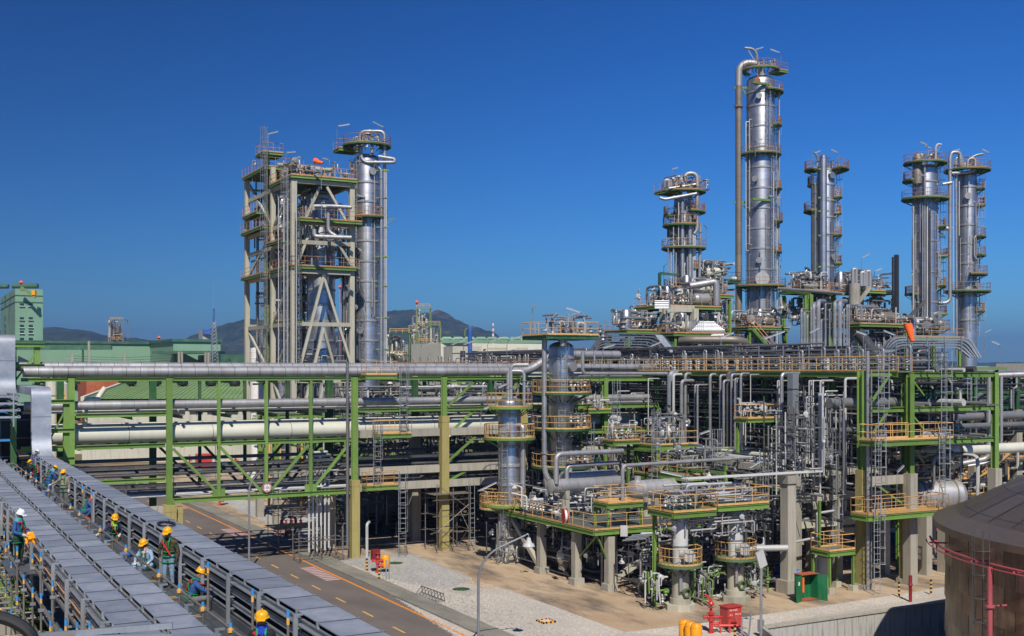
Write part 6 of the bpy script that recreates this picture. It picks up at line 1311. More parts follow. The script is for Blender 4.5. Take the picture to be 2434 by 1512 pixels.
# light steelwork threaded through the block: posts, beams and braces in tired green and concrete
for k, (x0, y0, x1, y1, z1, m) in enumerate(((54, 66, 63, 84, 9, 'green'), (54, 84, 63, 110, 10, 'greend'), (65, 60, 73.5, 100, 14.5, 'greend'), (75, 66.8, 112, 73.2, 15, 'greend'), (55, 62, 63, 90, 6.5, 'conc'), (66, 60, 80, 96, 8, 'conc'), (36, 97, 54, 120, 11, 'green'))):
    z0_ = y0 < 75; q = random.Random(900 + k); mb = MB(); w = .45 if m == 'conc' else .22
    for j in range(46 if m == 'conc' else 90):
        x, y, z = q.uniform(x0, x1), q.uniform(y0, y1), q.uniform(2.5, z1); e = q.random()
        if e < (.08 if x > 60 and z0_ else .3): mb.bar((x, y, 0 if m == 'conc' else max(0, z - 4)), (x, y, z), w, w)
        elif e < .6: mb.bar((x, y, z), (min(x1, x + q.uniform(2, 5)), y, z), w * .8, w)
        elif e < .85: mb.bar((x, y, z), (x, min(y1, y + q.uniform(3, 8)), z), w * .8, w)
        elif m != 'conc': mb.bar((x, y, z), (x + q.uniform(-2, 2), y, z - 2.2), w * .7)
    o = mb.build('support_steelwork', m, None, smooth=0); o['kind'] = 'stuff'
def table(lbl, x0, y0, x1, y1, zs, m='conc', rail=True, seed=1, nx=2, ny=2, eq=2, dm='green'):
    """open process structure: columns, floors with railings, drums and pumps on the floors"""
    t = thing('process_structure', lbl, 'process structure', (x0, y0, 0)); q = random.Random(seed); w = .34 if m != 'green' else .2
    for i in range(nx):
        for j in range(ny):
            x = x0 + (x1 - x0) * i / (nx - 1); y = y0 + (y1 - y0) * j / (ny - 1); mb = MB()
            (mb.box(x - w, y - w, 0, x + w, y + w, zs[-1]) if m != 'green' and m != 'greend' else mb.icol(x, y, 0, zs[-1], .4, .4)); mb.build('column', m, t, smooth=0)
    for z in zs:
        deck(t, x0 - .3, y0 - .3, x1 + .3, y1 + .3, z, 'orange2' if z > 14 else 'orange', dm, 'sw' + ('en' if q.random() < .5 else ''), beam=.4, top='deckg')
        for e in range(eq):
            x = q.uniform(x0 + .5, x1 - 2); y = q.uniform(y0 + .8, y1 - .8); r = q.uniform(.3, .6)
            if q.random() < .6:
                L = q.uniform(1.8, 3.4); MB().lathe((x, y, z + r + .4), [(0, 0), (r * .7, .1), (r, .35), (r, L - .35), (r * .7, L - .1), (0, L)], 18, (1, 0, 0)).box(x + .4, y - .15, z, x + .6, y + .15, z + .5).box(x + L - .6, y - .15, z, x + L - .4, y + .15, z + .5).build('drum', q.choice(('cladx', 'offw', 'brown', 'white')), t)
            else: MB().lathe((x, y, z), [(r, .1), (r, 1.8), (r * .7, 2.1), (0, 2.25)], 16).build('pot', q.choice(('clad', 'white')), t)
        mb = MB(); clutter(mb, x0, y0, z + .1, x1, y1, z + 2.6, 26, (.04, .12), seed * 7 + int(z), 3); mb.build('small_piping', ['pipe', 'pipev', 'pipeg'], t, stuff=True)
    for z0, z1 in zip([0.5] + zs, zs): 
        if q.random() < .7: MB().bar((x0, y0, z0), ((x0 + x1) / 2, y0, z1 - .4), .2 if m != 'conc' else .34).bar(((x0 + x1) / 2, y0, z1 - .4), (x1, y0, z0), .2 if m != 'conc' else .34).build('brace', m, t, smooth=0)
    return t
table('small green framed valve tower with orange floors left of the silver risers', 55.0, 76.5, 58.6, 79.2, [6.9, 9.3], 'green', seed=3)
table('concrete table structure with orange railings behind the fat brown drum', 53.6, 70.5, 58.5, 75.0, [7.4], 'conc', seed=4, dm='green')
table('concrete process table with drums in the shade under the main rack', 66, 84, 72, 96, [4.6, 7.6], 'conc', seed=6, nx=2, ny=3)
table('shaded process table behind the navy shed', 44, 104, 50, 110, [3.6, 6.4], 'conc', seed=8)
# brown drum, stairs and railings above the dark tank
c = aD(2225, 1176, 87); t = thing('horizontal_drum', 'big dull silver horizontal drum behind the dark brown tank', 'drum', c); MB().lathe(c - RGT * 2.0 - FWD * .4, [(0, -.3), (.8, -.15), (1.12, .3), (1.12, 3.7), (.8, 4.1), (0, 4.2)], 30, (RGT + FWD * .15)).build('shell', 'cladx', t)
for k in (.6, 1.9, 3.2): MB().lathe(c - RGT * 2.0 + RGT * k + FWD * (-.4 + .15 * k), [(1.13, -.06), (1.17, -.05), (1.17, .05), (1.13, .06)], 28, (RGT + FWD * .15)).build('stiffening_ring', 'brown', t)
for k in (.7, 3.1): p = c - RGT * 2.0 + RGT * k; MB().box(p.x - .3, p.y - 1, 0, p.x + .3, p.y + 1, p.z - .9).build('saddle', 'conc', t, smooth=0)
t = thing('stair_tower', 'yellow orange railed stair and landings above the dark brown tank', 'stairs', aD(2330, 1180, 97)); 
for k, (x, y, w) in enumerate(((2290, 1130, 3.2), (2370, 1090, 3.4), (2310, 1215, 2.6))):
    p = aD(x, y, 97); deck(t, p.x, p.y, p.x + w, p.y + 1.6, p.z, 'orange', 'orange', 'snew', top='orange')
p, q_ = aD(2325, 1140, 96), aD(2400, 1078, 95)
for o in (V((0, 0, 0)), V((.5, .7, 0))): MB().bar(p + o, q_ + o, .08, .3).tube([p + o + UP * 1, q_ + o + UP * 1], .035, 6).build('stringer', 'orange', t, smooth=0)
mb = MB()
for k in range(14): a = p.lerp(q_, (k + .5) / 14); mb.bar(a, a + V((.5, .7, 0)), .24, .03)
mb.build('tread', 'orange', t, smooth=0, stuff=True)
for x, y in ((2290, 1135), (2395, 1095), (2345, 1120)): p = aD(x, y, 98); MB().icol(p.x, p.y, 0, p.z, .2, .2, .02).build('leg', 'orange', t, smooth=0)
line('tall silver goose neck pipe at the right edge', [aD(2433, 890, 95), aD(2352, 893, 95), aD(2350, 1090, 95), aD(2270, 1105, 95)], .24, 'pipe', n=14, fr=.6)
line('slim silver pipe just right of the tall goose neck', [aD(2380, 893, 94.5), aD(2380, 1095, 94.5), aD(2300, 1108, 94.5)], .13, 'pipe', n=10)
line('faded red fire pipe hoop left of the dark tank', [aD(2160, 1096, 92), aD(2218, 1100, 92), aD(2228, 1108, 92), aD(2228, 1262, 92)], .1, 'pink', n=8, fr=.3)
line('bright orange red pipe under the platform at the right', [aD(2150, 1280, 93), aD(2240, 1288, 93)], .08, 'red')
for k, (x, w, h, m, l) in enumerate(((2095, 2.6, 1.2, 'offw', 'small cream box cabin beside the far road'), (2130, 1.5, .8, 'bluel', 'small light blue crate next to the cream box cabin'))): p = aZ(x, 1292); tag(MB().box(p.x, p.y, 0, p.x + w, p.y + 1.5, h).box(p.x - .1, p.y - .1, h, p.x + w + .1, p.y + 1.6, h + .1).build('site_box', m, smooth=0), l, 'box')
# blue pumps near the white vessels
for k, (x, y) in enumerate(((1843, 1345), (1862, 1352))):
    p = aZ(x, y + 40); t = thing('pump', ('left' if k == 0 else 'right') + ' blue pump skid between white vessel and concrete pillar', 'pump', p); MB().tube([p + UP * .9, p + UP * .9 + RGT * 1.1], .3, 14).box(p.x - .3, p.y - .3, 0, p.x + 1.1, p.y + .4, .5).build('casing', 'blue', t); MB().tube([p + UP * .9 + RGT * .3, p + UP * 2.2 + RGT * .3], .12, 10).build('outlet', 'blue', t)
mb = MB(); a, b = aZ(1790, 1398), aZ(1868, 1381)
for i in range(14): mb.mat(i % 2).tube([a.lerp(b, i / 14) + UP * .35, a.lerp(b, (i + 1) / 14) + UP * .35], .07, 8)
tag(mb.build('kerb_rail', ['yel', 'black']), 'low black and orange striped guard rail right of the white vessel', 'guard rail')

for k, (x0, y0, w, dp, z, l) in enumerate(((52.2, 78.5, 2.6, 1.8, 9.6, 'left of the small green valve tower, highest'), (59.2, 70.2, 3.4, 1.6, 11.6, 'high between risers and dark duct'), (60.5, 84, 2.4, 1.6, 9.4, 'behind the silver risers'), (57.0, 64.4, 2.8, 1.5, 6.9, 'low, behind the concrete pillar'), (67.5, 61.2, 3.2, 1.8, 7.2, 'right of the end frame, lower'), (72.0, 64.0, 3.6, 1.6, 11.0, 'right of the end frame, upper'), (55.6, 88.0, 2.6, 1.6, 11.8, 'near the central column'), (78.0, 64.6, 3.0, 1.6, 5.2, 'under the dark green rack'))):
    t = thing('valve_platform', 'small orange railed platform ' + l, 'platform', (x0, y0, z)); deck(t, x0, y0, x0 + w, y0 + dp, z, 'orange', 'green', 'snew', beam=.26, top='deckg'); mb = MB(); clutter(mb, x0, y0, z, x0 + w, y0 + dp, z + 1.7, 14, (.04, .1), 700 + k, 2); valves(mb, (x0 + .4, y0 + .5, z + .8), 1.2, 3); mb.build('small_piping', ['pipe', 'white'], t, stuff=True)
    for e in (.15, w - .15): MB().icol(x0 + e, y0 + dp - .2, 0, z - .3, .2, .2, .02).build('leg', 'green', t, smooth=0)
for k, (px, y0, y1, d) in enumerate(((1462, 1120, 930, 100), (1556, 1180, 1000, 90), (1700, 1190, 1050, 88), (1820, 1330, 1120, 84), (1986, 1330, 1060, 82), (2262, 1200, 980, 92), (2305, 1100, 900, 96), (1400, 1180, 1030, 98), (1640, 1330, 1210, 82), (1910, 1010, 890, 92))):
    p = aD(px, y0, d); tl = thing('caged_ladder', '%s of the slim caged ladders scattered through the pipe racks' % ord_(k), 'ladder', p, 'ladders in the pipe racks'); MB().ladder(p, (y0 - y1) * d / F0, (0, -1, 0), w=.5, r=.035).build('ladder_frame', 'galv', tl)

for z in (14.75, 12.0): MB().box(74, 68, z, 118, 72.6, z + .04).build('cable_bed_or_shade', 'piped', rackd, smooth=0)  # more added sheets that keep this rack dark below

for k, (y, xs, zs) in enumerate(((62.5, (57.2, 61.2, 66.0), (4.3, 6.2, 8.0)), (67.0, (56.4, 60.6, 65.6), (3.6, 5.4, 7.3)), (72.5, (55.6, 60.0, 64.6, 69.6), (4.6, 6.4, 8.4)), (79.0, (55.2, 60.0, 64.4, 69.0), (3.8, 5.8, 7.8)), (86.0, (52.0, 56.0, 60.0, 64.4), (4.2, 6.4, 8.4)))):
    t = thing('concrete_frame', '%s of the weathered concrete pipe support frames inside the plant block, from the front' % ord_(k), 'concrete frame', (xs[0], y, 0), 'concrete frames in the plant block')
    for x in xs: MB().box(x - .26, y - .26, 0, x + .26, y + .26, zs[-1]).build('column', 'conc', t, smooth=0)
    for z in zs:
        for a, b in zip(xs, xs[1:]): MB().box(a + .26, y - .2, z - .25, b - .26, y + .2, z + .25).build('beam', 'fire', t, smooth=0)
        for j in range(5): yy = y + .3; x = xs[0] + .5 + (xs[-1] - xs[0] - 1) * j / 4; MB().tube([(x, y - 2.2, z + .38), (x, y + 3.4, z + .38)], (.08, .12, .06)[j % 3], 8).build('pipe', ('pipe', 'piped', 'white')[j % 3], t)
# ================================================================== TOWERS
def zz(y, d): return zo(y, d)
def ladders(t, c, r, segs, mat='galv'):
    mb = MB()
    for a, y0, y1, d in segs: z0, z1 = zo(y0, d), zo(y1, d); mb.ladder(on(c, r, a, z0, .28), z1 - z0, dirn(a), w=.55, r=.045)
    mb.build('ladder_frame', mat, t)
def dress(t, c, r, y0, y1, d, seed, n=9):
    q = random.Random(seed); mb = MB(); za, zb = zo(y1, d), zo(y0, d)
    for k in range(n):
        a = q.choice((q.uniform(-1.5, -.9), q.uniform(.8, 1.5), q.uniform(-.7, .7))); rr = q.choice((.03, .04, .05, .07)); z0 = q.uniform(za, za + (zb - za) * .5); z1 = q.uniform(z0 + 3, zb); o = q.uniform(.18, .5); mb.mat(q.randrange(3))
        mb.tube([on(c, r, a, z0, -.1), on(c, r, a, z0, o), on(c, r, a, z1, o), on(c, r, a, z1, -.1)], rr, 6, fr=.2)
        z = z0 + 1
        while z < z1: mb.tube([on(c, r, a, z, 0), on(c, r, a, z, o + .06)], .03, 4); z += 2.6
    mb.build('small_piping', ['pipev', 'white', 'piped'], t, stuff=True)
def minideck(t, c, r, y, d, a, mat='orange2'):
    ring_deck(t, c, r + .05, r + 1.15, zo(y, d), a - .45, a + .45, mat, rh=1.05); z = zo(y, d)
    MB().ladder(on(c, r, a + .4, z - 3.4, .3), 3.4, dirn(a + .4), w=.5, r=.04).build('ladder_frame', 'galv', t)
def topgear(t, c, r, z, seed, n=18, s=1.0, sp=1.6):
    mb = MB(); q = random.Random(seed); clutter(mb, c.x - sp, c.y - sp, z, c.x + sp, c.y + sp, z + 1.5 * s, n, (.04, .11), seed, 2)
    for k in range(3): valves(mb, on(c, r * .6, q.uniform(-1.4, 1.4), z + .6), 1.3, 2, RGT)
    mb.build('small_piping', ['pipe', 'pipev'], t, stuff=True)
OR2 = 'orange2'
# --- left silver tower
d = 140.0
t, c, r, z0, z1 = vessel('distillation_column', 'tall silver distillation tower at the right of the braced concrete structure', 'tower', 872, 60, 366, 1180, d, [388, 436, 482, 530, 575, 623, 670, 717, 763, 810, 857])
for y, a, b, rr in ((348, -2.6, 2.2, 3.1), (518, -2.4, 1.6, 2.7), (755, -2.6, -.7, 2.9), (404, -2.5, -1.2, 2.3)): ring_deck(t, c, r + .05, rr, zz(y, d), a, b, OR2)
p = aD(800, 350, d); deck(t, p.x, p.y - 1, p.x + 2.6, p.y + 1.2, p.z - .2, OR2, 'green', 'sw', top='deckg')
mk = lambda L, dd=0: [aD(x, y, d + dd) for x, y in L]
riser(t, mk([(856, 372), (856, 312), (914, 312), (914, 880)], -1.0), .2, 'pipev', fr=.7, n=12)
riser(t, mk([(884, 372), (884, 318), (862, 318), (862, 350)], -.4), .17, 'pipev', fr=.6, n=12)
riser(t, mk([(858, 350), (860, 378), (870, 386), (938, 386), (938, 378), (900, 372)], -1.6), .2, 'pipe', fr=.6, n=12)
riser(t, mk([(900, 388), (900, 398), (906, 404), (906, 880)], -1.3), .17, 'pipev', fr=.5, n=12); riser(t, mk([(918, 400), (918, 880)], -1.1), .08, 'white', n=8)
riser(t, mk([(846, 470), (846, 880)], -1.2), .1, 'pipev', n=8); riser(t, mk([(840, 500), (840, 860)], -.5), .07, 'white', n=8)
for y in (405, 470, 540, 610, 680, 755, 830): MB().bar(aD(893, y, d - 1.2), aD(925, y, d - 1.2), .1, .12).build('pipe_bracket', 'green', t)
MB().bar(aD(905, 521, d - 1), aD(941, 521, d - 1), .1).bar(aD(912, 534, d - 1), aD(938, 521, d - 1), .07).build('outrigger', 'greeno', t)
ladders(t, c, r, [(-.75, 640, 525, d), (-.2, 858, 762, d), (-.75, 518, 410, d), (-.5, 400, 350, d)]); topgear(t, c, r, zz(348, d), 61); topgear(t, c, r, zz(518, d), 62, 10)
tube_lamp(801, 348, 300, 806, 299, 831, 295, d, 'tube lamp at the upper left of the left silver tower'); tube_lamp(914, 345, 308, 911, 301, 887, 289, d, 'tube lamp at the upper right of the left silver tower')
tube_lamp(868, 520, 476, 866, 468, 848, 463, d - 2, 'tube lamp in front of the left silver tower at mid height'); tube_lamp(868, 730, 706, 850, 690, 844, 697, d - 2, 'tube lamp low on the left silver tower')
dress(t, c, r, 380, 880, d, 1, 12); minideck(t, c, r, 640, 140, -.9); minideck(t, c, r, 450, 140, -1.1)
# --- tallest tower
d = 165.0
t, c, r, z0, z1 = vessel('distillation_column', 'tallest silver distillation tower, with a thick pipe looping over its top', 'tower', 1808, 66, 180, 1140, d, [223, 256, 304, 353, 401, 450, 498, 546, 593, 642, 737, 790])
r_ = r
q0 = 16 * d / F0 / 2
riser(t, [aD(1811, 195, d), aD(1811, 170, d), aD(1800, 152, d), aD(1772, 149, d), aD(1757, 162, d), aD(1756, 205, d)], q0 * 1.05, 'pipe', fr=2.2, n=20)
riser(t, [aD(1756, 205, d), aD(1756, 760, d), aD(1756, 900, d)], q0, 'brown', n=20, name='overhead_pipe')
for y in (209, 481): MB().box(aD(1746, y, d).x, c.y - 2.2, zz(y, d) - .15, c.x, c.y - 1.8, zz(y, d) + .15).bar(aD(1745, y, d), aD(1778, y, d), .25, .3).bar(aD(1765, y + 4, d), aD(1780, y + 25, d), .15).build('pipe_bracket', 'green', t)
MB().bar(aD(1758, 755, d), aD(1745, 755, d), .3, .1).build('pipe_bracket', 'green', t)
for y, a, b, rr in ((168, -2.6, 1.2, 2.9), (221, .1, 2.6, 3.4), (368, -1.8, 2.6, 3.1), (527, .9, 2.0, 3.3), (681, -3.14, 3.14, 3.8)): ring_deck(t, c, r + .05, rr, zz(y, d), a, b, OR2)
p = aD(1838, 168, d); deck(t, p.x, p.y - 1, p.x + 1.9, p.y + 1, p.z, OR2, 'green', 'swen', top='deckg')
riser(t, [aD(1799, 172, d), aD(1799, 128, d), aD(1790, 116, d), aD(1770, 114, d)], .2, 'pipeg', fr=1.0); MB().bar(aD(1797, 150, d), aD(1778, 118, d), .08).build('vent_stay', 'galv', t)
for x, y0, y1, rr in ((1852, 200, 880, .12), (1847, 360, 860, .09), (1837, 530, 860, .07), (1800, 175, 220, .12)): riser(t, [aD(x, y0, d - 1), aD(x, y1, d - 1)], rr, 'white' if rr < .1 else 'pipev', n=8)
ladders(t, c, r, [(.25, 366, 223, d), (.62, 525, 372, d), (.6, 680, 531, d), (.3, 790, 690, d)]); topgear(t, c, r, zz(166, d), 63, 16); topgear(t, c, r, zz(681, d), 64, 8)
o = on(c, r, -.12, zz(666, d)); MB().tube([o - dirn(-.12) * .2, o + dirn(-.12) * .6], 1.0, 22).build('manway', 'cladx', t); o = on(c, r, -.4, zz(199, d)); MB().tube([o, o + dirn(-.4) * .3], .36, 16).build('manway', 'rusty', t)
tube_lamp(1800, 145, 124, 1797, 117, 1814, 112, d, 'tube lamp on the very top of the tallest tower, left'); tube_lamp(1856, 160, 128, 1851, 124, 1831, 117, d, 'tube lamp on the very top of the tallest tower, right')
tube_lamp(1856, 680, 640, 1855, 633, 1848, 625, d, 'tube lamp right of the tallest tower above its big ring platform', dark=True); tube_lamp(1795, 372, 340, 1797, 333, 1812, 331, d - 3, 'tube lamp casting a shadow on the tallest tower near its third ring')
tube_lamp(1858, 520, 470, 1845, 470, 1828, 464, d - 2, 'tube lamp at mid height on the right of the tallest tower')
riser(t, mk([(1768, 335), (1763, 342), (1770, 352)]), .05) if False else None
dress(t, c, r, 200, 860, d, 2, 14); minideck(t, c, r, 300, d, 1.2); minideck(t, c, r, 450, d, 1.3); minideck(t, c, r, 600, d, 1.2)
# --- clustered column at left of the tallest
d = 150.0
t, c, r, z0, z1 = vessel('distillation_column', 'cluttered column with many platforms and pipe loops left of the tallest tower', 'tower', 1625, 44, 462, 1140, d, [490, 530, 570, 612, 655])
mk = lambda L, dd=0: [aD(x, y, d + dd) for x, y in L]
for y, a, b, rr in ((457, -3.14, 3.14, 3.1), (505, .2, 1.9, 3.0), (512, -2.2, -1.0, 2.8), (537, -2.6, .5, 2.9), (591, -3.14, 3.14, 3.1), (685, -2.6, .2, 2.8)): ring_deck(t, c, r + .05, rr, zz(y, d), a, b, OR2 if y > 500 else OR2)
p = aD(1566, 455, d); deck(t, p.x, p.y - 1.5, p.x + 2.6, p.y + 1, p.z, OR2, 'green', 'sw', top='deckg')
riser(t, mk([(1627, 452), (1627, 412), (1657, 412), (1657, 545), (1650, 556)], -1.6), 10 * d / F0 / 2, 'pipe', fr=1.0, n=16); riser(t, mk([(1665, 530), (1662, 690)], -1.2), .2)
riser(t, mk([(1652, 520), (1652, 505), (1640, 505), (1640, 668)], -1.9), .27, 'pipev', fr=.5, n=14); riser(t, mk([(1622, 480), (1622, 700)], -2.0), .24, 'pipev', n=14)
MB().obox((aD(1650, 557, d - 1.6) + aD(1650, 667, d - 1.6)) / 2, RGT * .22, FWD * .08, UP * (110 * d / F0 / 2)).build('cable_riser', 'galv', t, smooth=0)
riser(t, mk([(1568, 470), (1580, 474), (1656, 460)], -2.6), .2, 'pipe', fr=.4); riser(t, mk([(1590, 448), (1655, 438)], -2.2), .17)
for x, y0, y1 in ((1590, 450, 428), (1605, 452, 425), (1617, 452, 420)):
    riser(t, mk([(x, y0), (x, y1), (x - 9, y1), (x - 9, y0 - 4)], -1 + (x % 3) * .4), .22, 'pipe', fr=.4, n=12)
for x, y0, y1 in ((1595, 600, 700), (1601, 540, 700), (1607, 600, 690), (1613, 480, 590), (1584, 560, 580), (1588, 590, 720), (1634, 610, 690)): riser(t, mk([(x, y0), (x, y1)], -2.2), .06, 'white' if x % 2 else 'pipev', n=7)
topgear(t, c, r, zz(457, d), 65, 34, 1.3, 2.6); topgear(t, c, r, zz(591, d), 66, 18, 1.0, 2.2); topgear(t, c, r, zz(537, d), 67, 14); topgear(t, c, r, zz(505, d), 68, 12); ladders(t, c, r, [(-.9, 590, 541, d), (-1.1, 685, 595, d), (.8, 591, 509, d)])
tube_lamp(1597, 440, 405, 1598, 401, 1611, 398, d, 'tube lamp on top of the cluttered column'); tube_lamp(1680, 590, 545, 1679, 541, 1673, 535, d, 'dark tube lamp right of the cluttered column', dark=True)
tube_lamp(1578, 700, 640, 1578, 633, 1585, 628, d, 'tube lamp below left of the cluttered column', dark=True)
dress(t, c, r, 470, 720, d, 3, 16); minideck(t, c, r, 560, d, -1.2); minideck(t, c, r, 640, d, 1.0)
# --- twin pipe column
d = 155.0
t, c, r, z0, z1 = vessel('distillation_column', 'slim tower with a thick rounded pipe running down its front, right of the tallest', 'tower', 1963, 40, 396, 1140, d, [440, 478, 517, 557, 597, 634, 680])
mk = lambda L, dd=0: [aD(x, y, d + dd) for x, y in L]
rr_ = 17 * d / F0 / 2; mb = MB().lathe((aD(1957, 700, d - 1.8).x, aD(1957, 700, d - 1.8).y, 0), [(rr_, 10), (rr_, zz(377, d - 1.8)), (rr_ * .92, zz(371, d - 1.8)), (rr_ * .6, zz(368, d - 1.8)), (0, zz(367, d - 1.8))], 22); mb.build('overhead_pipe', 'clad', t)
for x, rad, m in ((1931, .2, 'piped'), (1938, .17, 'pipeg'), (1945, .12, 'pipev'), (1950, .09, 'white')): riser(t, mk([(x, 405 + x % 5 * 12), (x, 730)], -1.0), rad, m, n=9)
for y in (402, 470, 502, 560, 634): MB().bar(aD(1945, y, d - 2), aD(1970, y, d - 2), .12, .2).build('pipe_bracket', 'green', t)
for y, a, b, q_ in ((404, -2.4, -.9, 3.0), (404, .5, 2.5, 3.2), (440, -2.3, -1.2, 2.6), (502, -2.6, -1.0, 3.1), (508, 1.0, 2.1, 2.2), (627, 1.0, 2.1, 2.3)): ring_deck(t, c, r + .05, q_, zz(y, d), a, b, OR2)
riser(t, mk([(1945, 385), (1942, 368), (1933, 362)], -1), .15, 'pipeg', fr=.6); ladders(t, c, r, [(1.2, 625, 512, d), (1.2, 506, 408, d), (-1.3, 500, 445, d)]); topgear(t, c, r, zz(404, d), 70, 12)
o = on(c, r, .35, zz(420, d)); MB().tube([o, o + dirn(.35) * .4], .45, 16).build('manway', 'clad', t)
tube_lamp(1932, 395, 368, 1934, 364, 1950, 358, d, 'tube lamp at the top left of the slim tower with the thick front pipe'); tube_lamp(1993, 400, 366, 1990, 362, 1975, 355, d, 'tube lamp at the top right of the slim tower with the thick front pipe')
dress(t, c, r, 410, 720, d, 4, 12); minideck(t, c, r, 560, d, 1.2); minideck(t, c, r, 470, d, 1.3)
# --- dark shaded tower with two decks
d = 150.0
t, c, r, z0, z1 = vessel('distillation_column', 'broad silver tower with dark streaks and two ring decks near its top', 'tower', 2199, 58, 388, 1140, d, [434, 497, 574, 648, 719, 770], m='clad')
mk = lambda L, dd=0: [aD(x, y, d + dd) for x, y in L]
for y, a, b, q_ in ((389, -2.2, 2.2, 2.9), (430, -2.4, -1.0, 3.0), (474, -3.14, 3.14, 3.2), (610, 1.1, 2.2, 3.0), (747, 1.1, 2.2, 2.9), (781, -3.14, 3.14, 3.3)): ring_deck(t, c, r + .05, q_, zz(y, d), a, b, OR2)
MB().lathe((aD(2181, 400, d - 1).x, aD(2181, 400, d - 1).y, 0), [(.62, zz(440, d)), (.62, zz(378, d)), (.4, zz(370, d)), (0, zz(368, d))], 18).build('reflux_pot', 'brown', t)
for x, y0, y1, rad, m in ((2171, 490, 790, .11, 'white'), (2193, 480, 790, .1, 'pipev'), (2198, 395, 790, .12, 'pipev'), (2204, 480, 770, .1, 'white'), (2210, 500, 790, .14, 'piped'), (2187, 480, 600, .06, 'pipev')): riser(t, mk([(x, y0), (x, y1)], -1.9), rad, m, n=9)
riser(t, mk([(2228, 440), (2224, 430), (2224, 350), (2229, 342), (2238, 344)], -1), .14, 'white', fr=.5); MB().bar(aD(2225, 362, d - 1), aD(2236, 346, d - 1), .07).build('vent_stay', 'galv', t)
ladders(t, c, r, [(1.25, 745, 615, d), (1.2, 606, 480, d), (.9, 472, 395, d)], 'piped'); topgear(t, c, r, zz(389, d), 72, 10)
tube_lamp(2146, 430, 400, 2147, 392, 2162, 381, d, 'tube lamp at the far left of the broad tower top', dark=True); tube_lamp(2204, 380, 348, 2203, 343, 2187, 337, d, 'tube lamp high above the broad streaked tower'); tube_lamp(2214, 385, 356, 2212, 352, 2199, 346, d, 'second tube lamp just right of the one above the broad tower')
tube_lamp(2247, 605, 568, 2244, 560, 2232, 552, d, 'dark tube lamp right of the broad tower at mid height', dark=True); tube_lamp(2180, 440, 418, 2188, 414, 2202, 419, d - 3, 'tube lamp in front of the broad tower between its decks')
dress(t, c, r, 480, 790, d, 5, 16); minideck(t, c, r, 540, d, 1.3); minideck(t, c, r, 680, d, 1.2); minideck(t, c, r, 700, d, -1.3)
# --- rightmost tower
d = 152.0
t, c, r, z0, z1 = vessel('distillation_column', 'rightmost silver tower with looping pipes and stepped side platforms', 'tower', 2299, 43, 408, 1140, d, [446, 491, 536, 580, 627, 700, 761])
mk = lambda L, dd=0: [aD(x, y, d + dd) for x, y in L]
for y, a, b, q_ in ((406, -2.7, 2.4, 3.1), (489, 1.0, 2.0, 2.4), (564, .5, 2.2, 2.5), (608, .5, 2.2, 2.5), (653, -.2, 2.3, 2.7), (693, -3.0, 2.6, 3.1)): ring_deck(t, c, r + .05, q_, zz(y, d), a, b, OR2)
riser(t, mk([(2283, 395), (2283, 362), (2262, 362), (2258, 375), (2258, 712), (2250, 720), (2185, 722), (2180, 735), (2180, 780)], -1.6), .25, 'pipev', fr=.9, n=14)
riser(t, mk([(2288, 396), (2288, 374), (2272, 374), (2274, 850)], -1.3), .17, 'pipev', fr=.6, n=12)
riser(t, mk([(2300, 398), (2300, 378), (2318, 376), (2318, 402), (2303, 410), (2262, 412)], -1.8), .2, 'pipe', fr=.5, n=12); riser(t, mk([(2240, 438), (2262, 434)], -1.8), .2, 'pipe'); riser(t, mk([(2232, 543), (2262, 543)], -1.4), .3, 'pipe')
riser(t, mk([(2300, 390), (2306, 376), (2322, 368), (2336, 366)], -.5), .16, 'pipeg', fr=.7); riser(t, mk([(2320, 560), (2316, 565), (2316, 610), (2325, 620)], -1.5), .1, 'pipe')
for x, y0, y1 in ((2266, 420, 790), (2280, 430, 560), (2268, 380, 400)): riser(t, mk([(x, y0), (x, y1)], -1.2), .07, 'white', n=7)
ladders(t, c, r, [(1.1, 560, 495, d), (1.2, 606, 568, d), (1.1, 690, 657, d), (1.2, 488, 410, d), (1.2, 800, 697, d)]); topgear(t, c, r, zz(406, d), 74, 14)
for a_ in ((2258, 400, 372, 2261, 360, 2280, 354, 'leftmost tube lamp above the rightmost tower'), (2352, 402, 368, 2350, 362, 2334, 354, 'rightmost tube lamp above the rightmost tower'), (2340, 480, 440, 2336, 440, 2324, 436, 'tube lamp on the upper right side of the rightmost tower'), (2342, 590, 540, 2341, 540, 2330, 535, 'tube lamp beside the second side platform of the rightmost tower')): tube_lamp(*a_[:7], d, a_[7])
dress(t, c, r, 415, 790, d, 6, 12); minideck(t, c, r, 740, d, 1.1); minideck(t, c, r, 450, d, 1.2)
# ================================================================== BRACED CONCRETE STRUCTURE, LEFT
NX, NY = 39.6, 124.2
bs = thing('process_structure', 'tall braced concrete and steel structure with orange railed floors beside the left silver tower', 'process structure', (NX, NY, 0))
XR, YB, YC = 46.6, 132.0, 142.4
def cbox(x, y, z0, z1, w=.5, m='fire', nm='concrete_column'): return MB().box(x - w, y - w, z0, x + w, y + w, z1).build(nm, m, bs, smooth=0)
cbox(NX, NY, 0, 36.8, .29); cbox(NX, YB, 0, 39.3, .26); cbox(XR, NY + .3, 0, 37, .28); cbox(XR, YB, 0, 37, .28); cbox(NX - .2, YC, 0, 39.3, .28); cbox(XR, YC, 0, 37, .28); MB().icol(NX + .4, 135.8, 0, 41.5, .6, .6, .05).build('column', 'greeno', bs, smooth=0)
FL = [(14.2, 1), (20.6, 0), (26.5, 1), (29.8, 1), (32.0, 1), (36.6, 1)]
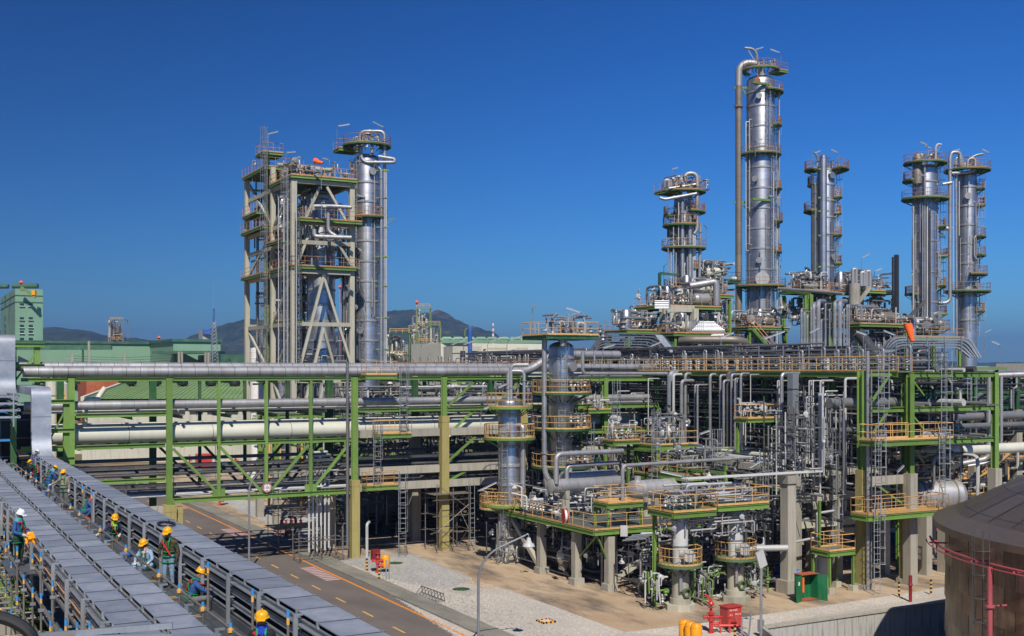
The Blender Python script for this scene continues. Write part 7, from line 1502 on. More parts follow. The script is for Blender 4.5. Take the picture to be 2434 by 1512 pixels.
for z, fl in FL:
    for a, b in (((NX + .35, NY, z), (XR - .3, NY, z)), ((NX + .35, YB, z), (XR - .3, YB, z))): MB().bar(a, b, .35, .45).build('concrete_beam', 'fire', bs, smooth=0)
    for x in (NX, XR): MB().bar((x, NY + .4, z), (x, YB - .4, z), .35, .45).bar((x, YB + .4, z), (x, YC - .4, z), .35, .45).build('concrete_beam', 'fire', bs, smooth=0)
for z, x0, y0, x1, y1, s in ((36.9, NX - .4, NY - .5, XR + .4, YB, 'swe'), (32.0, NX + .3, NY - 1.5, XR + .6, NY + .3, 'swe'), (26.8, NX - .3, NY - .4, XR + .3, NY + 1.2, 'sw'), (26.8, NX - .4, NY + 1.3, NX + 1.5, YB, 'w'), (29.9, NX - .9, NY + 1, NX + 1.5, YB - .6, 'w'), (39.2, NX - .8, YB + .5, NX + 3, YC, 'swe'), (32.2, NX - 1.0, YB + .8, NX + 2, YC, 'sw'), (26.6, NX - 1.0, YB + .8, NX + 2, YC, 'sw'), (41.2, NX - .6, 134, NX + 1.9, 137.2, 'snew'), (34.3, NX - .8, YB + 4, NX + 2, YC, 'w'), (20.8, NX, NY, NX + 1.2, YB, 'w')):
    deck(bs, x0, y0, x1, y1, z + .3, OR2, 'green', s, beam=.28, top='deckg')
XM = (NX + XR) / 2
for a, b in (((NX + .4, 30.3), (XM - .4, 36.2)), ((XM + .4, 36.2), (XR, 31.2)), ((NX + .4, 27.2), (XM - 1.6, 31.0)), ((XM + 1, 31), (XR, 27.2)), ((NX + .5, 14.8), (XM, 26.1)), ((XM, 26.1), (XR - .1, 15.8)), ((NX + .5, 8.4), (XM, 20.2)), ((XM, 20.2), (XR - .1, 8.6)), ((NX + .5, .8), (XM, 13.8)), ((XM, 13.8), (XR, .8))):
    MB().bar((a[0], NY - .05 if a[1] < 20 else NY, a[1]), (b[0], NY - .05 if a[1] < 20 else NY, b[1]), .28).build('brace', 'fire', bs, smooth=0)
for a, b in (((NY + .6, 8.5), (YB - .5, 13.8)), ((NY + .6, 20), (YB - .4, 14.8)), ((NY + .6, 26), (YB - .4, 21)), ((NY + .5, 36), (YB - .5, 32.4)), ((YB + .5, 32.5), (YC - .5, 38.6)), ((YB + .5, 31.6), (YC - .4, 27.3)), ((YB + .6, 14.6), (YC - .4, 20)), ((NY + .5, 27), (YB - .4, 29.6)), ((YB + .5, 8), (YC, 2))):
    MB().bar((NX, a[0], a[1]), (NX, b[0], b[1]), .25).build('brace', 'fire', bs, smooth=0)
for x, y0, z0, z1 in ((NX - .75, NY - .2, 0, 37), (NX - .9, YB - .5, 14, 43), (NX + .2, NY - .75, 14.5, 32)): tl = thing('caged_ladder', 'caged ladder climbing the braced concrete structure, %s' % ('near corner' if y0 < 124.05 and x < NX else 'left face' if x < NX else 'front face'), 'ladder', (x, y0, z0)); MB().ladder((x, y0, z0), z1 - z0, (-1, 0, 0) if x < NX else (0, -1, 0), r=.045).build('ladder_frame', 'galv', tl)
for k, (px, w, yt, dd, m, l) in enumerate(((763, 66, 452, 134, 'clad', 'wide silver vessel standing inside the braced concrete structure'), (671, 31, 470, 139, 'clad', 'narrower silver vessel behind the left columns of the braced structure'))):
    t, c, r, z0, z1 = vessel('reactor_vessel', l, 'vessel', px, w, yt, 1180, dd, [470, 500, 560, 600, 655, 690, 725, 765, 810, 850], m=m, mh=False)
    topgear(t, c, r, z1 - 1, 80 + k, 10); o = on(c, r, -.5, zz(577, dd)); MB().tube([o, o + dirn(-.5) * .6], .7, 18).build('manway', 'pipe', t)
d = 126.0; mk = lambda L, dd=0: [aD(x, y, d + dd) for x, y in L]
for pts, rad, l in ((mk([(745, 500), (745, 490), (790, 490), (836, 493)], 1), .22, 'silver pipe with elbow above the green balcony'), (mk([(747, 545), (747, 562), (836, 565)], 0), .24, 'silver pipe with elbow under the green balcony'), (mk([(780, 490), (780, 550), (800, 562)], 1.5), .2, 'short drop pipe through the green balcony')): line(l + ' of the braced structure', pts, rad, 'pipe', n=12, fr=.7)
mb = MB(); clutter(mb, NX + .5, NY + .5, 26.8, XR, YB, 36, 60, (.05, .14), 90, 3); clutter(mb, NX + .5, YB, 14, XR, YC, 38, 120, (.05, .16), 91, 3); clutter(mb, NX, NY + .8, .5, XR, YB, 20, 50, (.05, .14), 92, 3); clutter(mb, NX, NY, 37.4, XR, YB, 39.2, 34, (.06, .16), 93, 3); clutter(mb, XR - .6, NY + .3, 8, XR + .4, NY + 3, 34, 34, (.05, .12), 94, 3, vert=.8)
mb.build('small_piping', ['pipe', 'pipev', 'pipeg'], bs, stuff=True)
mb = MB(); q = random.Random(77)
for k in range(90):
    x, y, z = q.uniform(NX, XR), q.uniform(NY + 5.5, YC), q.uniform(6, 38); e = q.random(); mb.mat(q.randrange(3))
    if e < .35: mb.bar((NX, y, z), (XR, y, z), .16, .22)
    elif e < .6: mb.bar((x, YB, z), (x, YC, z), .16, .22)
    elif e < .8: mb.bar((x, y, z), (x, y, z + 3), .16)
    else: mb.bar((x, y, z), (min(XR, x + 2.5), y, z + 2.5), .14)
mb.build('support_steelwork', ['greend', 'fire', 'greeno'], bs, smooth=0, stuff=True)
for x in (662, 675, 684, 705): riser(bs, [aD(x, 470 if x < 690 else 430, 126.5), aD(x, 900, 126.5)], .05, 'white', n=7)
exch('pale horizontal exchanger on the roof of the braced structure', XM - 2.6, XM + 2.2, NY + 3, 38.7, .26, 'fire'); exch('second horizontal exchanger on the roof, behind the pale one', XM - 3.6, XM + .6, YB - 2, 39.3, .25, 'cladx')
for a_ in ((637, 355, 322, 638, 318, 661, 312, 136, 'tube lamp on the highest platform of the braced structure'), (680, 372, 362, 683, 362, 703, 360, 134, 'short tube lamp at the right of the highest platform'), (722, 400, 378, 716, 374, 708, 372, 128, 'small tube lamp on the roof of the braced structure, left'), (783, 392, 382, 780, 378, 768, 375, 128, 'small tube lamp on the roof of the braced structure, right'), (764, 450, 406, 762, 406, 745, 402, 128, 'small tube lamp under the roof edge of the braced structure')): tube_lamp(*a_[:7], a_[7], a_[8])
for x, y0, y1, dd, l in ((600, 440, 384, 140, 'left edge near the top'), (612, 520, 482, 140, 'left side at upper mid height'), (613, 655, 612, 140, 'left side at lower mid height'), (660, 560, 532, 125, 'near column at mid height'), (764, 520, 484, 125, 'green balcony')): bowl_lamp(x, y0, y1, dd, 'round reflector lamp on the braced structure, %s' % l)
def windsock(px, py, pyb, d, tip, lbl, r=.42, sx=1):
    p = aD(px, py, d); b = aD(px, pyb, d); t = thing('windsock', lbl, 'windsock', b); e = aD(tip[0], tip[1], d - .4); MB().tube([b, p], .05, 7).build('pole', 'galv', t); v = e - p; n = 5
    P_ = [p, p + v * .25 + UP * .02, p + v * .5 - UP * .05, p + v * .75, e]; MB().tube(P_, [r, r * .95, r * .72, r * .62, r * .45], 14, caps=False).build('sock', 'wind', t, smooth=60)
windsock(748, 382, 410, 127, (768, 388), 'orange windsock flying on the roof of the braced structure', .3)
windsock(2158, 772, 840, 90, (2169, 812), 'large bright orange windsock hanging over the right end of the rack', .34)
# ================================================================== UPPER PROCESS AREA BEHIND THE RACK, RIGHT
def floor(px0, px1, y, d, dep=5, rail='orange2', g='green', legs=True, sides='sw', lbl=''):
    a, b = aD(px0, y, d), aD(px1, y, d); t = thing('process_structure', lbl, 'process structure', (a.x, b.y, 0)); u = (V((b.x, b.y, 0)) - V((a.x, a.y, 0))); x0, x1 = a.x, a.x + u.length * .98; y0 = (a.y + b.y) / 2 + 2
    # grid aligned: spread along x from the left end
    deck(t, x0, a.y - 1, x1, a.y - 1 + dep, a.z, rail, g, sides, beam=.3, top='deckg')
    if legs:
        n = max(1, int((x1 - x0) / 4.5))
        for i in range(n + 1):
            x = x0 + .4 + (x1 - x0 - .8) * i / n
            for yy in (a.y - .6, a.y + dep - 1.6): MB().icol(x, yy, 0, a.z - .5, .35, .35, .03).build('leg', g, t, smooth=0)
    return t, x0, a.y - 1, x1, a.y - 1 + dep, a.z
specs = [(1768, 1898, 778, 150, 7, 'green floor with orange railing at the foot of the tallest tower'), (1480, 1600, 785, 138, 5, 'low orange railed floor left of the cluttered column'), (1562, 1742, 727, 140, 6, 'upper orange railed floor at the foot of the cluttered column'), (1590, 1765, 792, 136, 6, 'lower equipment floor under the cluttered column'), (1900, 2010, 690, 150, 5, 'high floor behind the bundle of tall bent pipes'), (2020, 2165, 690, 146, 5, 'floor with reboilers between slim tower and broad tower'), (2030, 2200, 770, 140, 6, 'lower floor with orange railing left of the broad tower'), (2140, 2340, 800, 142, 6, 'bottom floor under the two rightmost towers'), (1665, 1775, 665, 152, 5, 'dark upper platform just left of the brown overhead pipe'), (1640, 1760, 700, 146, 5, 'green platform under the big elbow pipe')]
for k, (a, b, y, d, dep, l) in enumerate(specs):
    t, x0, y0, x1, y1, z = floor(a, b, y, d, dep, lbl=l, rail='orange2' if k != 8 else 'piped', g='green' if k != 8 else 'greend', legs=z_ if (z_ := (k not in (8,))) else False)
    mb = MB(); clutter(mb, x0, y0 + .5, z, x1, y1, z + 2.6, 42, (.06, .2), 200 + k, 4); valves(mb, (x0 + 1, y0 + 1.2, z + 1), 1.6, 5); clutter(mb, x0, y0 + .5, z - 4.5, x1, y1, z - .5, 36, (.06, .2), 230 + k, 4)
    mb.build('small_piping', ['pipe', 'pipev', 'pipeg', 'white'], t, stuff=True)
    q = random.Random(k)
    for e in range(3):
        x = q.uniform(x0 + .5, max(x0 + .6, x1 - 3)); r = q.uniform(.4, .75); yy = y0 + 1.5 + e * .9
        if q.random() < .6: MB().lathe((x, yy, z + r + .3), [(0, 0), (r * .7, .12), (r, .4), (r, 2.2), (r * .7, 2.5), (0, 2.6)], 18, (1, 0, 0)).build('drum', q.choice(('cladx', 'brown', 'offw')), t)
        else: MB().lathe((x, yy, z), [(r, .1), (r, 2.2), (r * .7, 2.5), (0, 2.6)], 16).build('pot', 'clad', t)
# bent pipe harp between the slim tower and rack
hd = 128
for k, (x, y0, y1, rad) in enumerate(((1905, 735, 840, .13), (1912, 742, 840, .11), (1919, 750, 845, .13), (1928, 730, 845, .09), (1934, 722, 850, .22), (1945, 716, 850, .25), (1952, 760, 850, .12), (1962, 722, 850, .1), (1972, 735, 850, .09), (1984, 718, 850, .2), (1996, 716, 860, .26), (2006, 735, 850, .1), (2013, 725, 850, .09), (2018, 725, 850, .09))):
    s = 1 if k % 2 else -1; line('%s of the tall bent pipes standing between slim tower and rack, from the left' % ord_(k), [aD(x + 14, y0, hd + 3), aD(x, y0, hd), aD(x, y1, hd), aD(x, 900, hd)], rad, 'pipev', group='tall bent pipes behind the rack', n=10, fr=rad * 3)
line('long thin silver pipe reaching right from the tallest tower platform', [aD(1850, 686, 150), aD(2005, 698, 140)], .2, 'pipe')
t = thing('steel_frame', 'slim green portal carrying the long thin silver pipe', 'steel frame', aD(1926, 900, 140)); p = aD(1926, 700, 140); MB().icol(p.x, p.y, 0, p.z, .5, .5).build('column', 'green', t, smooth=0); MB().bar(aD(1860, 691, 146), aD(1926, 700, 140), .2, .3).build('beam', 'green', t, smooth=0)
t = thing('steel_frame', 'tall thin green portal frame left of the cluttered column', 'steel frame', aD(1568, 900, 142)); a, b, e = aD(1568, 649, 142), aD(1568, 735, 142), aD(1614, 654, 142); MB().bar(b, a, .3).bar(a, e, .3).build('post', 'greend', t, smooth=0)
t = thing('support_trestle', 'concrete trestle with V braces under the cluttered column', 'trestle', aD(1600, 900, 139))
a0, a1, a2 = aD(1572, 734, 139), aD(1632, 734, 139), aD(1650, 734, 139); b0, b1 = aD(1574, 842, 139), aD(1632, 842, 139)
MB().bar(a0 + RGT * -.3, a2, .5, .8).build('concrete_beam', 'fire', t, smooth=0)
for p, q_ in ((a0 + RGT * .3, V((a0.x, a0.y, 0)) + RGT * .3), (a2, V((a2.x, a2.y, 0)))): MB().bar(q_, p, .9, .7).build('concrete_column', 'fire', t, smooth=0)
for p, q_ in ((aD(1600, 738, 139), aD(1582, 790, 139)), (aD(1604, 738, 139), aD(1628, 786, 139))): MB().bar(p, q_, .4).build('brace', 'fire', t, smooth=0)
for k, (pts, rad, m, l) in enumerate((([(1640, 680), (1700, 670), (1703, 680), (1703, 727)], .42, 'pipe', 'big silver elbow pipe left of the brown overhead pipe'), ([(1690, 810), (1640, 810), (1640, 795), (1600, 795)], .3, 'pipe', 'silver elbow under the louvred tray box'), ([(1662, 826), (1662, 800), (1720, 798)], .3, 'pipe', 'second silver elbow under the louvred tray box'))): line(l, [aD(x, y, 138) for x, y in pts], rad, m, n=14, fr=1.0)
p = aD(1625, 811, 132); t = thing('surge_drum', 'long rusty brown rounded drum lying behind the walkway trays', 'drum', p); MB().tube([aD(1618, 811, 133), aD(1640, 808, 132), aD(1750, 808, 131), aD(1772, 814, 132)], .48, 20, fr=1.2).build('shell', 'brown', t); 
for x in (1650, 1740): p = aD(x, 808, 132); MB().box(p.x - .3, p.y - .5, 0, p.x + .3, p.y + .5, p.z - .7).build('saddle', 'conc', t, smooth=0)
t = thing('tray_box', 'fan of parallel grey conduits stepping up over the brown drum', 'conduit rack', aD(1650, 790, 134))
for k in range(7): MB().tube([aD(1645 + k * 3, 785 - k * 3.2, 134), aD(1722 - k * 4, 785 - k * 3.2, 134)], .1, 6).build('conduit', 'galv', t)
for k in range(8): MB().tube([aD(1640 + k * 4.5, 784, 134), aD(1640 + k * 4.5, 762, 134)], .09, 6).build('conduit', 'galv', t)
for k in range(5): line('%s of the grey conduits jutting left beside the concrete trestle' % ord_(k), [aD(1556, 716 + k * 4.2, 137), aD(1592, 716 + k * 4.2, 137), aD(1592, 703, 137)], .11, 'galv', n=6, group='conduits left of the trestle')
t = thing('stair', 'green steel stair with orange handrail descending to the right', 'stairs', aD(1830, 838, 130)); p, q_ = aD(1790, 782, 131), aD(1846, 846, 129)
for o in (V((0, 0, 0)), V((.2, .9, 0))): MB().bar(p + o, q_ + o, .1, .34).build('stringer', 'green', t); MB().tube([p + o + UP * 1.1, q_ + o + UP * 1.1], .05, 6).tube([p + o + UP * .55, q_ + o + UP * .55], .04, 6).build('handrail', 'orange2', t)
mb = MB()
for k in range(16): a = p.lerp(q_, (k + .5) / 16); mb.bar(a, a + V((.2, .9, 0)), .28, .04)
mb.build('tread', 'green', t, smooth=0, stuff=True)
# dark stack pair, reboiler posts
for k, (x, y0, rad) in enumerate(((2122, 611, .13), (2127, 606, .11), (2131, 605, .1), (2135, 606, .1))): line('%s of the four dark green vent stacks left of the broad tower' % ord_(k), [aD(x, y0, 146), aD(x, 900, 146)], rad, 'black', group='dark vent stacks', n=12)
p = aD(2031, 674, 144); t = thing('concrete_pillar', 'pale round concrete post carrying vessels behind the right part of the rack', 'pillar', p); MB().tube([V((p.x, p.y, 0)), p], .7, 16).build('shaft', 'conc', t); MB().bar(aD(2035, 725, 144), aD(2068, 683, 144), .45).build('brace', 'conc', t)
mb = MB(); mb.bar(aD(2070, 720, 144), aD(2110, 765, 144), .4).bar(aD(2160, 755, 144), aD(2200, 715, 144), .4); tag(mb.build('brace_pair', 'piped'), 'two dark diagonal braces under the reboiler floor', 'brace')
for k, (x, y0, y1) in enumerate(((2027, 640, 690), (2047, 648, 680), (2060, 645, 690))): p = aD(x, y1, 145); line('%s short bent pipe on the reboiler floor' % ord_(k), [aD(x, y1, 145), aD(x, y0, 145), aD(x + 8, y0, 145), aD(x + 8, y1, 145)], .25, 'pipe', group='bent pipes on the reboiler floor', fr=.6, n=12)
t = thing('tank', 'dark slanting conveyor pipe behind the trays at right', 'pipe', aD(2070, 840, 130)); MB().tube([aD(2040, 790, 132), aD(2080, 845, 132)], .7, 14).build('shell', 'piped', t)
for k, (x0, x1, y) in enumerate(((1850, 1895, 838), (1985, 2030, 836), (2060, 2085, 832))): a, b = aD(x0, y, 170), aD(x1, y, 170); tag(MB().obox((a + b) / 2, (b - a) / 2, FWD * 2, UP * 1.2).build('site_container', 'bluel', smooth=0), ('left', 'middle', 'right')[k] + ' bright blue container glimpsed behind the rack', 'container')
# remaining tube lamps (pole x, y0, y1, arm x, y, tip x, y, distance, label)
for a_ in ((1266, 800, 736, 1267, 732, 1273, 722, 97, 'tube lamp on a tall pole at the left of the central column top'), (1388, 772, 745, 1378, 741, 1346, 731, 97, 'long tube lamp over the relief valves of the central column'), (1205, 860, 815, 1213, 806, 1240, 798, 120, 'tube lamp on the rack left of the central column, nearer one'), (1158, 860, 822, 1163, 812, 1192, 800, 122, 'tube lamp on the rack left of the central column, second'), (1101, 860, 830, 1104, 818, 1130, 808, 124, 'tube lamp on the rack left of the central column, third'), (1075, 868, 826, 1076, 818, 1107, 806, 126, 'tube lamp on the rack, fourth from the central column'), (1000, 868, 830, 1003, 822, 1030, 812, 128, 'tube lamp on the rack, farthest left'), (1178, 960, 930, 1186, 920, 1204, 912, 96, 'tube lamp leaning right beside the silver slender column'), (1256, 960, 928, 1254, 918, 1236, 910, 96, 'tube lamp leaning left between the two columns'), (1143, 1010, 975, 1152, 970, 1180, 961, 92, 'tube lamp above the left ring of the slender column'), (1160, 1200, 1170, 1140, 1165, 1180, 1146, 91, 'tube lamp over the concrete beam left of the slender column'), (1432, 880, 838, 1435, 826, 1462, 818, 104, 'tube lamp above the sweeping trays at left'), (1545, 870, 832, 1548, 822, 1572, 812, 112, 'tube lamp above the sweeping trays at right'), (1812, 880, 810, 1818, 804, 1865, 787, 104, 'long tube lamp rising over the middle of the walkway'), (1714, 880, 808, 1712, 802, 1744, 790, 106, 'tube lamp in front of the brown drum'), (1924, 870, 800, 1926, 790, 1948, 778, 104, 'tube lamp over the walkway right of the stair'), (2052, 880, 800, 2058, 795, 2035, 787, 100, 'tube lamp leaning left near the windsock'), (2130, 830, 800, 2125, 795, 2100, 785, 100, 'tube lamp just left of the windsock'), (2340, 850, 800, 2341, 790, 2356, 782, 140, 'tube lamp right of the rightmost tower'), (2377, 845, 822, 2375, 818, 2357, 810, 100, 'tube lamp at the right edge against the sky'), (1505, 1140, 1118, 1500, 1112, 1478, 1102, 84, 'tube lamp leaning left over the silver exchanger'), (1632, 1210, 1138, 1620, 1130, 1570, 1119, 74, 'long tube lamp above the two white vessels, left'), (1781, 1180, 1120, 1783, 1110, 1808, 1095, 84, 'tube lamp leaning right before the concrete pillar'), (2132, 1200, 1130, 2134, 1120, 2148, 1106, 80, 'tube lamp on the right orange platform'), (2122, 1000, 955, 2118, 942, 2062, 928, 86, 'long tube lamp under the right end of the walkway'), (1660, 1060, 1040, 1665, 1030, 1688, 1022, 84, 'tube lamp beside the small green valve tower'), (1700, 672, 645, 1730, 640, 1712, 632, 150, 'dark tube lamp over the upper platform', True), (2048, 640, 618, 2049, 612, 2068, 602, 146, 'tube lamp above the reboiler floor, left'), (2078, 660, 648, 2080, 644, 2096, 637, 146, 'tube lamp above the reboiler floor, right')):
    tube_lamp(*a_[:9], dark=len(a_) > 9)
for x, y0, y1, d, l in ((1212, 1190, 1148, 88, 'silver column foot'), (1260, 1215, 1175, 82, 'left part of the grey deck'), (1674, 1170, 1120, 84, 'middle of the valve area'), (1466, 1330, 1325, 80, 'front column of the grey deck'), (990, 895, 868, 118, 'rack left, nearest'), (1003, 895, 868, 118, 'rack left, second'), (1720, 700, 672, 150, 'upper platform left of the overhead pipe')): bowl_lamp(x, y0, y1, d, 'round white reflector lamp, %s' % l)
# ================================================================== FAR BACKGROUND
def bld(name, lbl, px0, px1, yt, d, m, dep=30, z0=0, cat='building', trim=None):
    a = aD(px0, yt, d); b = aY(px1, yt, a.y); t = thing(name, lbl, cat, (a.x, a.y, 0))
    MB().box(a.x, a.y, z0, b.x, a.y + dep, a.z).build('wall', m, t, smooth=0)
    if trim: MB().box(a.x - .5, a.y - .6, a.z, b.x + .5, a.y + dep + .6, a.z + .8).build('roof', trim, t, smooth=0)
    return t, a, b
def wins(t, L, d, m='glass', fr='offw', dz=0):
    for x, y, w, h in L:
        p = aY(x, y, d - .05); d_ = p.dot(FWD); o = MB().obox(p, V((w * d_ / F0 / 2, 0, 0)), V((0, .12, 0)), UP * (h * d_ / F0 / 2)).build('window', m, t, smooth=0)
        MB().obox(p - UP * (h * d_ / F0 / 2 + .14) - V((0, .2, 0)), V((w * d_ / F0 / 2 + .2, 0, 0)), V((0, .3, 0)), UP * .12).build('sill', fr, o, smooth=0)
d = 400
t, a, b = bld('green_tower', 'tall mint green tower block at the left edge with small square windows', 36, 102, 686, d, 'mint', 60)
wins(t, [(x, y, 9, 6) for x in (52, 73) for y in (724, 757, 775, 789, 806)], a.y)
for y in (706, 722, 756, 774, 787): p = aX(12, y, a.x - .05); MB().obox(p, V((.15, 0, 0)), V((0, 2.0, 0)), UP * .5).build('window', 'glass', t, smooth=0)
for y in (702, 718): z = zo(y, d); MB().box(a.x - .1, a.y - .1, z - .2, b.x + .05, a.y, z + .2).box(a.x - .1, a.y + .001, z - .2, a.x, a.y + 60, z + .2).build('trim_band', 'mintd', t, smooth=0)
MB().tube([aD(30, 680, d + 9), aD(90, 680, d + 9)], .9, 14).tube([aD(-5, 681, d + 12), aD(20, 681, d + 12)], .8, 12).build('roof_duct', 'mintd', t)
MB().bar(aD(50, 683, d - 2), aD(85, 706, d - 2), .6, .9).bar(aD(48, 690, d - 2), aD(60, 690, d - 2), .6).build('outside_stair', 'greeno', t, smooth=0); MB().obox(aD(81, 696, d - 2), RGT * .6, FWD * .6, UP * .8).build('stair_cab', 'yel', t, smooth=0)
MB().lathe(aD(50, 672, d + 2), [(0, -.9), (.8, 0), (0, .9)], 12).build('beacon_ball', 'wind', t)
t, a, b = bld('warehouse', 'long mint green warehouse stretching across the left background', 20, 415, 815, 340, 'mint', 60, trim='mintd')
t2, a, b = bld('warehouse', 'mint green warehouse annexe with a dark canopy, right of the long warehouse', 412, 524, 812, 330, 'mint', 50, trim='mintd')
MB().obox(aD(450, 838, 326), RGT * 9, FWD * 5, UP * .4).build('canopy', 'mintd', t2, smooth=0)
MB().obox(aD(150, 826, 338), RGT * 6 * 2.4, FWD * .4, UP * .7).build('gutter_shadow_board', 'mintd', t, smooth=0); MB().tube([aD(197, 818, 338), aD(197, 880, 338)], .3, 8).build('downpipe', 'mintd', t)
t3, a, b = bld('warehouse', 'dark green low shed right of the mint annexe', 525, 600, 842, 310, 'mintd', 40)
# green roofed shed with turbine vents
d0, d1 = 190, 232
A, B_, C_, D_ = aD(196, 948, d0), aD(700, 948, d0), aD(700, 900, d1), aD(325, 900, d1)
t = thing('roofed_shed', 'shed with a large light green sheet roof and round roof vents beyond the bridge', 'building', (A.x, A.y, 0)); mb = MB(); mb.sheet([A, B_, C_, D_]); mb.sheet([A - UP * .3, D_ - UP * .3, C_ - UP * .3, B_ - UP * .3]); mb.build('roof', 'roofg', t, smooth=0)
n = 44
for k in range(1, n): a, b = A.lerp(B_, k / n), D_.lerp(C_, k / n); MB().bar(a + UP * .05, b + UP * .05, .14, .09).build('roof_seam', 'roofg', t, smooth=0)
MB().bar(A, D_, .6, .7).build('gable_trim', 'offw', t, smooth=0)
for k, (x, y) in enumerate(((312, 911), (371, 913), (434, 915), (501, 918), (558, 919), (610, 921))): p = aD(x, y, 214); p.z = zo(911, 214) - .3 - .25 * k * .2; v = MB().lathe(p, [(.5, -1.0), (.5, 0), (.95, .1), (1.05, .5), (.95, .9), (.4, 1.1), (0, 1.15)], 16).build('roof_vent', 'black', t)
w0, w1 = aD(196, 950, 191), aD(700, 950, 191); c = (w0 + w1) / 2; u = (w1 - w0) / 2; MB().obox(V((c.x, c.y, w0.z / 2)), V((u.x, u.y, 0)), FWD * .2, UP * w0.z / 2).build('wall', 'offw', t, smooth=0)
for k in range(9):
    x = 340 + k * 42; o = MB().obox(aD(x, 969, 190.6), RGT * 1.1, FWD * .2, UP * .75).build('window', 'glass', t, smooth=0); MB().obox(aD(x, 969, 190.4), RGT * .06, FWD * .1, UP * .75).build('mullion', 'offw', o, smooth=0)
tb, a, b = bld('orange_shed', 'rust orange tank house behind the green roof', 205, 320, 906, 240, 'rusty', 12)
t = thing('boundary_wall', 'low cream boundary wall behind the row of small trees', 'wall', aD(300, 1075, 208)); 
for k in range(26): p, q_ = aD(150 + k * 22, 1062, 210), aD(172 + k * 22, 1062, 210); MB().obox(V(((p.x + q_.x) / 2, (p.y + q_.y) / 2, 1.0)), V(((q_.x - p.x) / 2 - .03, (q_.y - p.y) / 2, 0)), FWD * .12, UP * 1.0).build('wall_panel', 'offw', t, smooth=0)
# trees: trunk, limbs, leafy crown of many small faces
def tree(lbl, p, h, cr, n=260, seed=1, m='foliage', dens=.5, group='trees', squash=1.0, ls=.3):
    q = random.Random(seed); t = thing('tree', lbl, 'tree', p, group); mb = MB(); top = p + UP * h
    mb.tube([p, p + UP * h * .45, p + UP * h * .8], [cr * .09, cr * .06, cr * .02], 6); C = []
    for k in range(6): a = q.uniform(0, 6.28); e = p + UP * h * q.uniform(.5, .9) + V((math.cos(a), math.sin(a), 0)) * cr * q.uniform(.4, .75); mb.tube([p + UP * h * q.uniform(.3, .5), e], [cr * .04, cr * .015], 5); C.append(e)
    C.append(p + UP * h * .82); mb.build('trunk', 'bark', t); cm = MB()
    for k in range(n):
        c = q.choice(C) + V((q.gauss(0, cr * .3), q.gauss(0, cr * .3), q.gauss(0, cr * .26 * squash))); s = ls * q.uniform(.6, 1.4); a, b = V((q.uniform(-1, 1), q.uniform(-1, 1), q.uniform(-.6, .6))).normalized() * s, V((q.uniform(-1, 1), q.uniform(-1, 1), q.uniform(-1, 1))).normalized() * s
        cm.mat(q.randrange(2))._add([c - a, c - b * .6, c + a, c + b * .6], [(0, 1, 2, 3)])
    cm.build('crown', [m, 'foliaged'], t, smooth=0); return t
q = random.Random(77)
for k in range(15):
    x = 262 + k * 27 + q.uniform(-6, 6); p = aD(x, 1080, 206); p.z = 0; tree('%s of the small shrubs in front of the cream boundary wall' % ord_(k), p, q.uniform(1.6, 2.6), q.uniform(.7, 1.1), 150, 300 + k, group='shrubs along the boundary wall', ls=.22)
for k, (x, w, h) in enumerate(((118, 50, 9), (150, 40, 8), (275, 40, 8.5), (300, 45, 9), (330, 60, 10.5), (362, 50, 9.5), (385, 30, 8), (410, 40, 9.5), (545, 60, 12), (470, 30, 9), (490, 30, 9.5))):
    p = aD(x, 900, 285); p.z = 0; tree('%s of the dark trees in front of the mint warehouse, from the left' % ord_(k), p, h + 7.0, 3.6, 420, 330 + k, 'foliaged', group='trees before the warehouse', ls=.6)
for k, (x, y0, hgt) in enumerate(((211, 811, 0), (295, 838, 0), (171, 842, 0), (425, 836, 0), (432, 836, 0), (488, 838, 0), (495, 838, 0))):
    p = aD(x, y0, 250); t = thing('utility_pole', '%s of the concrete utility poles before the mint warehouse, from the left' % ord_(k), 'utility pole', (p.x, p.y, 0), 'utility poles'); MB().box(p.x - .22, p.y - .22, 0, p.x + .22, p.y + .22, p.z).build('pole', 'conc', t, smooth=0)
    if k in (1, 2): MB().bar(p - RGT * 1.6 - UP * 1, p + RGT * .4 - UP * 1, .15).bar(p - RGT * 1.6 - UP * 3.5, p + RGT * .4 - UP * 3.5, .15).build('crossarm', 'galv', t, smooth=0)
for k in range(4): a, b = aD(171, 846 + k * 6, 250), aD(425, 843 + k * 6, 250); tag(MB().tube([a, a.lerp(b, .25) - UP * .35, a.lerp(b, .5) - UP * .5, a.lerp(b, .75) - UP * .35, b], .035, 4).build('power_line', 'black'), '%s power line before the mint warehouse, from the top' % ord_(k), 'power line')
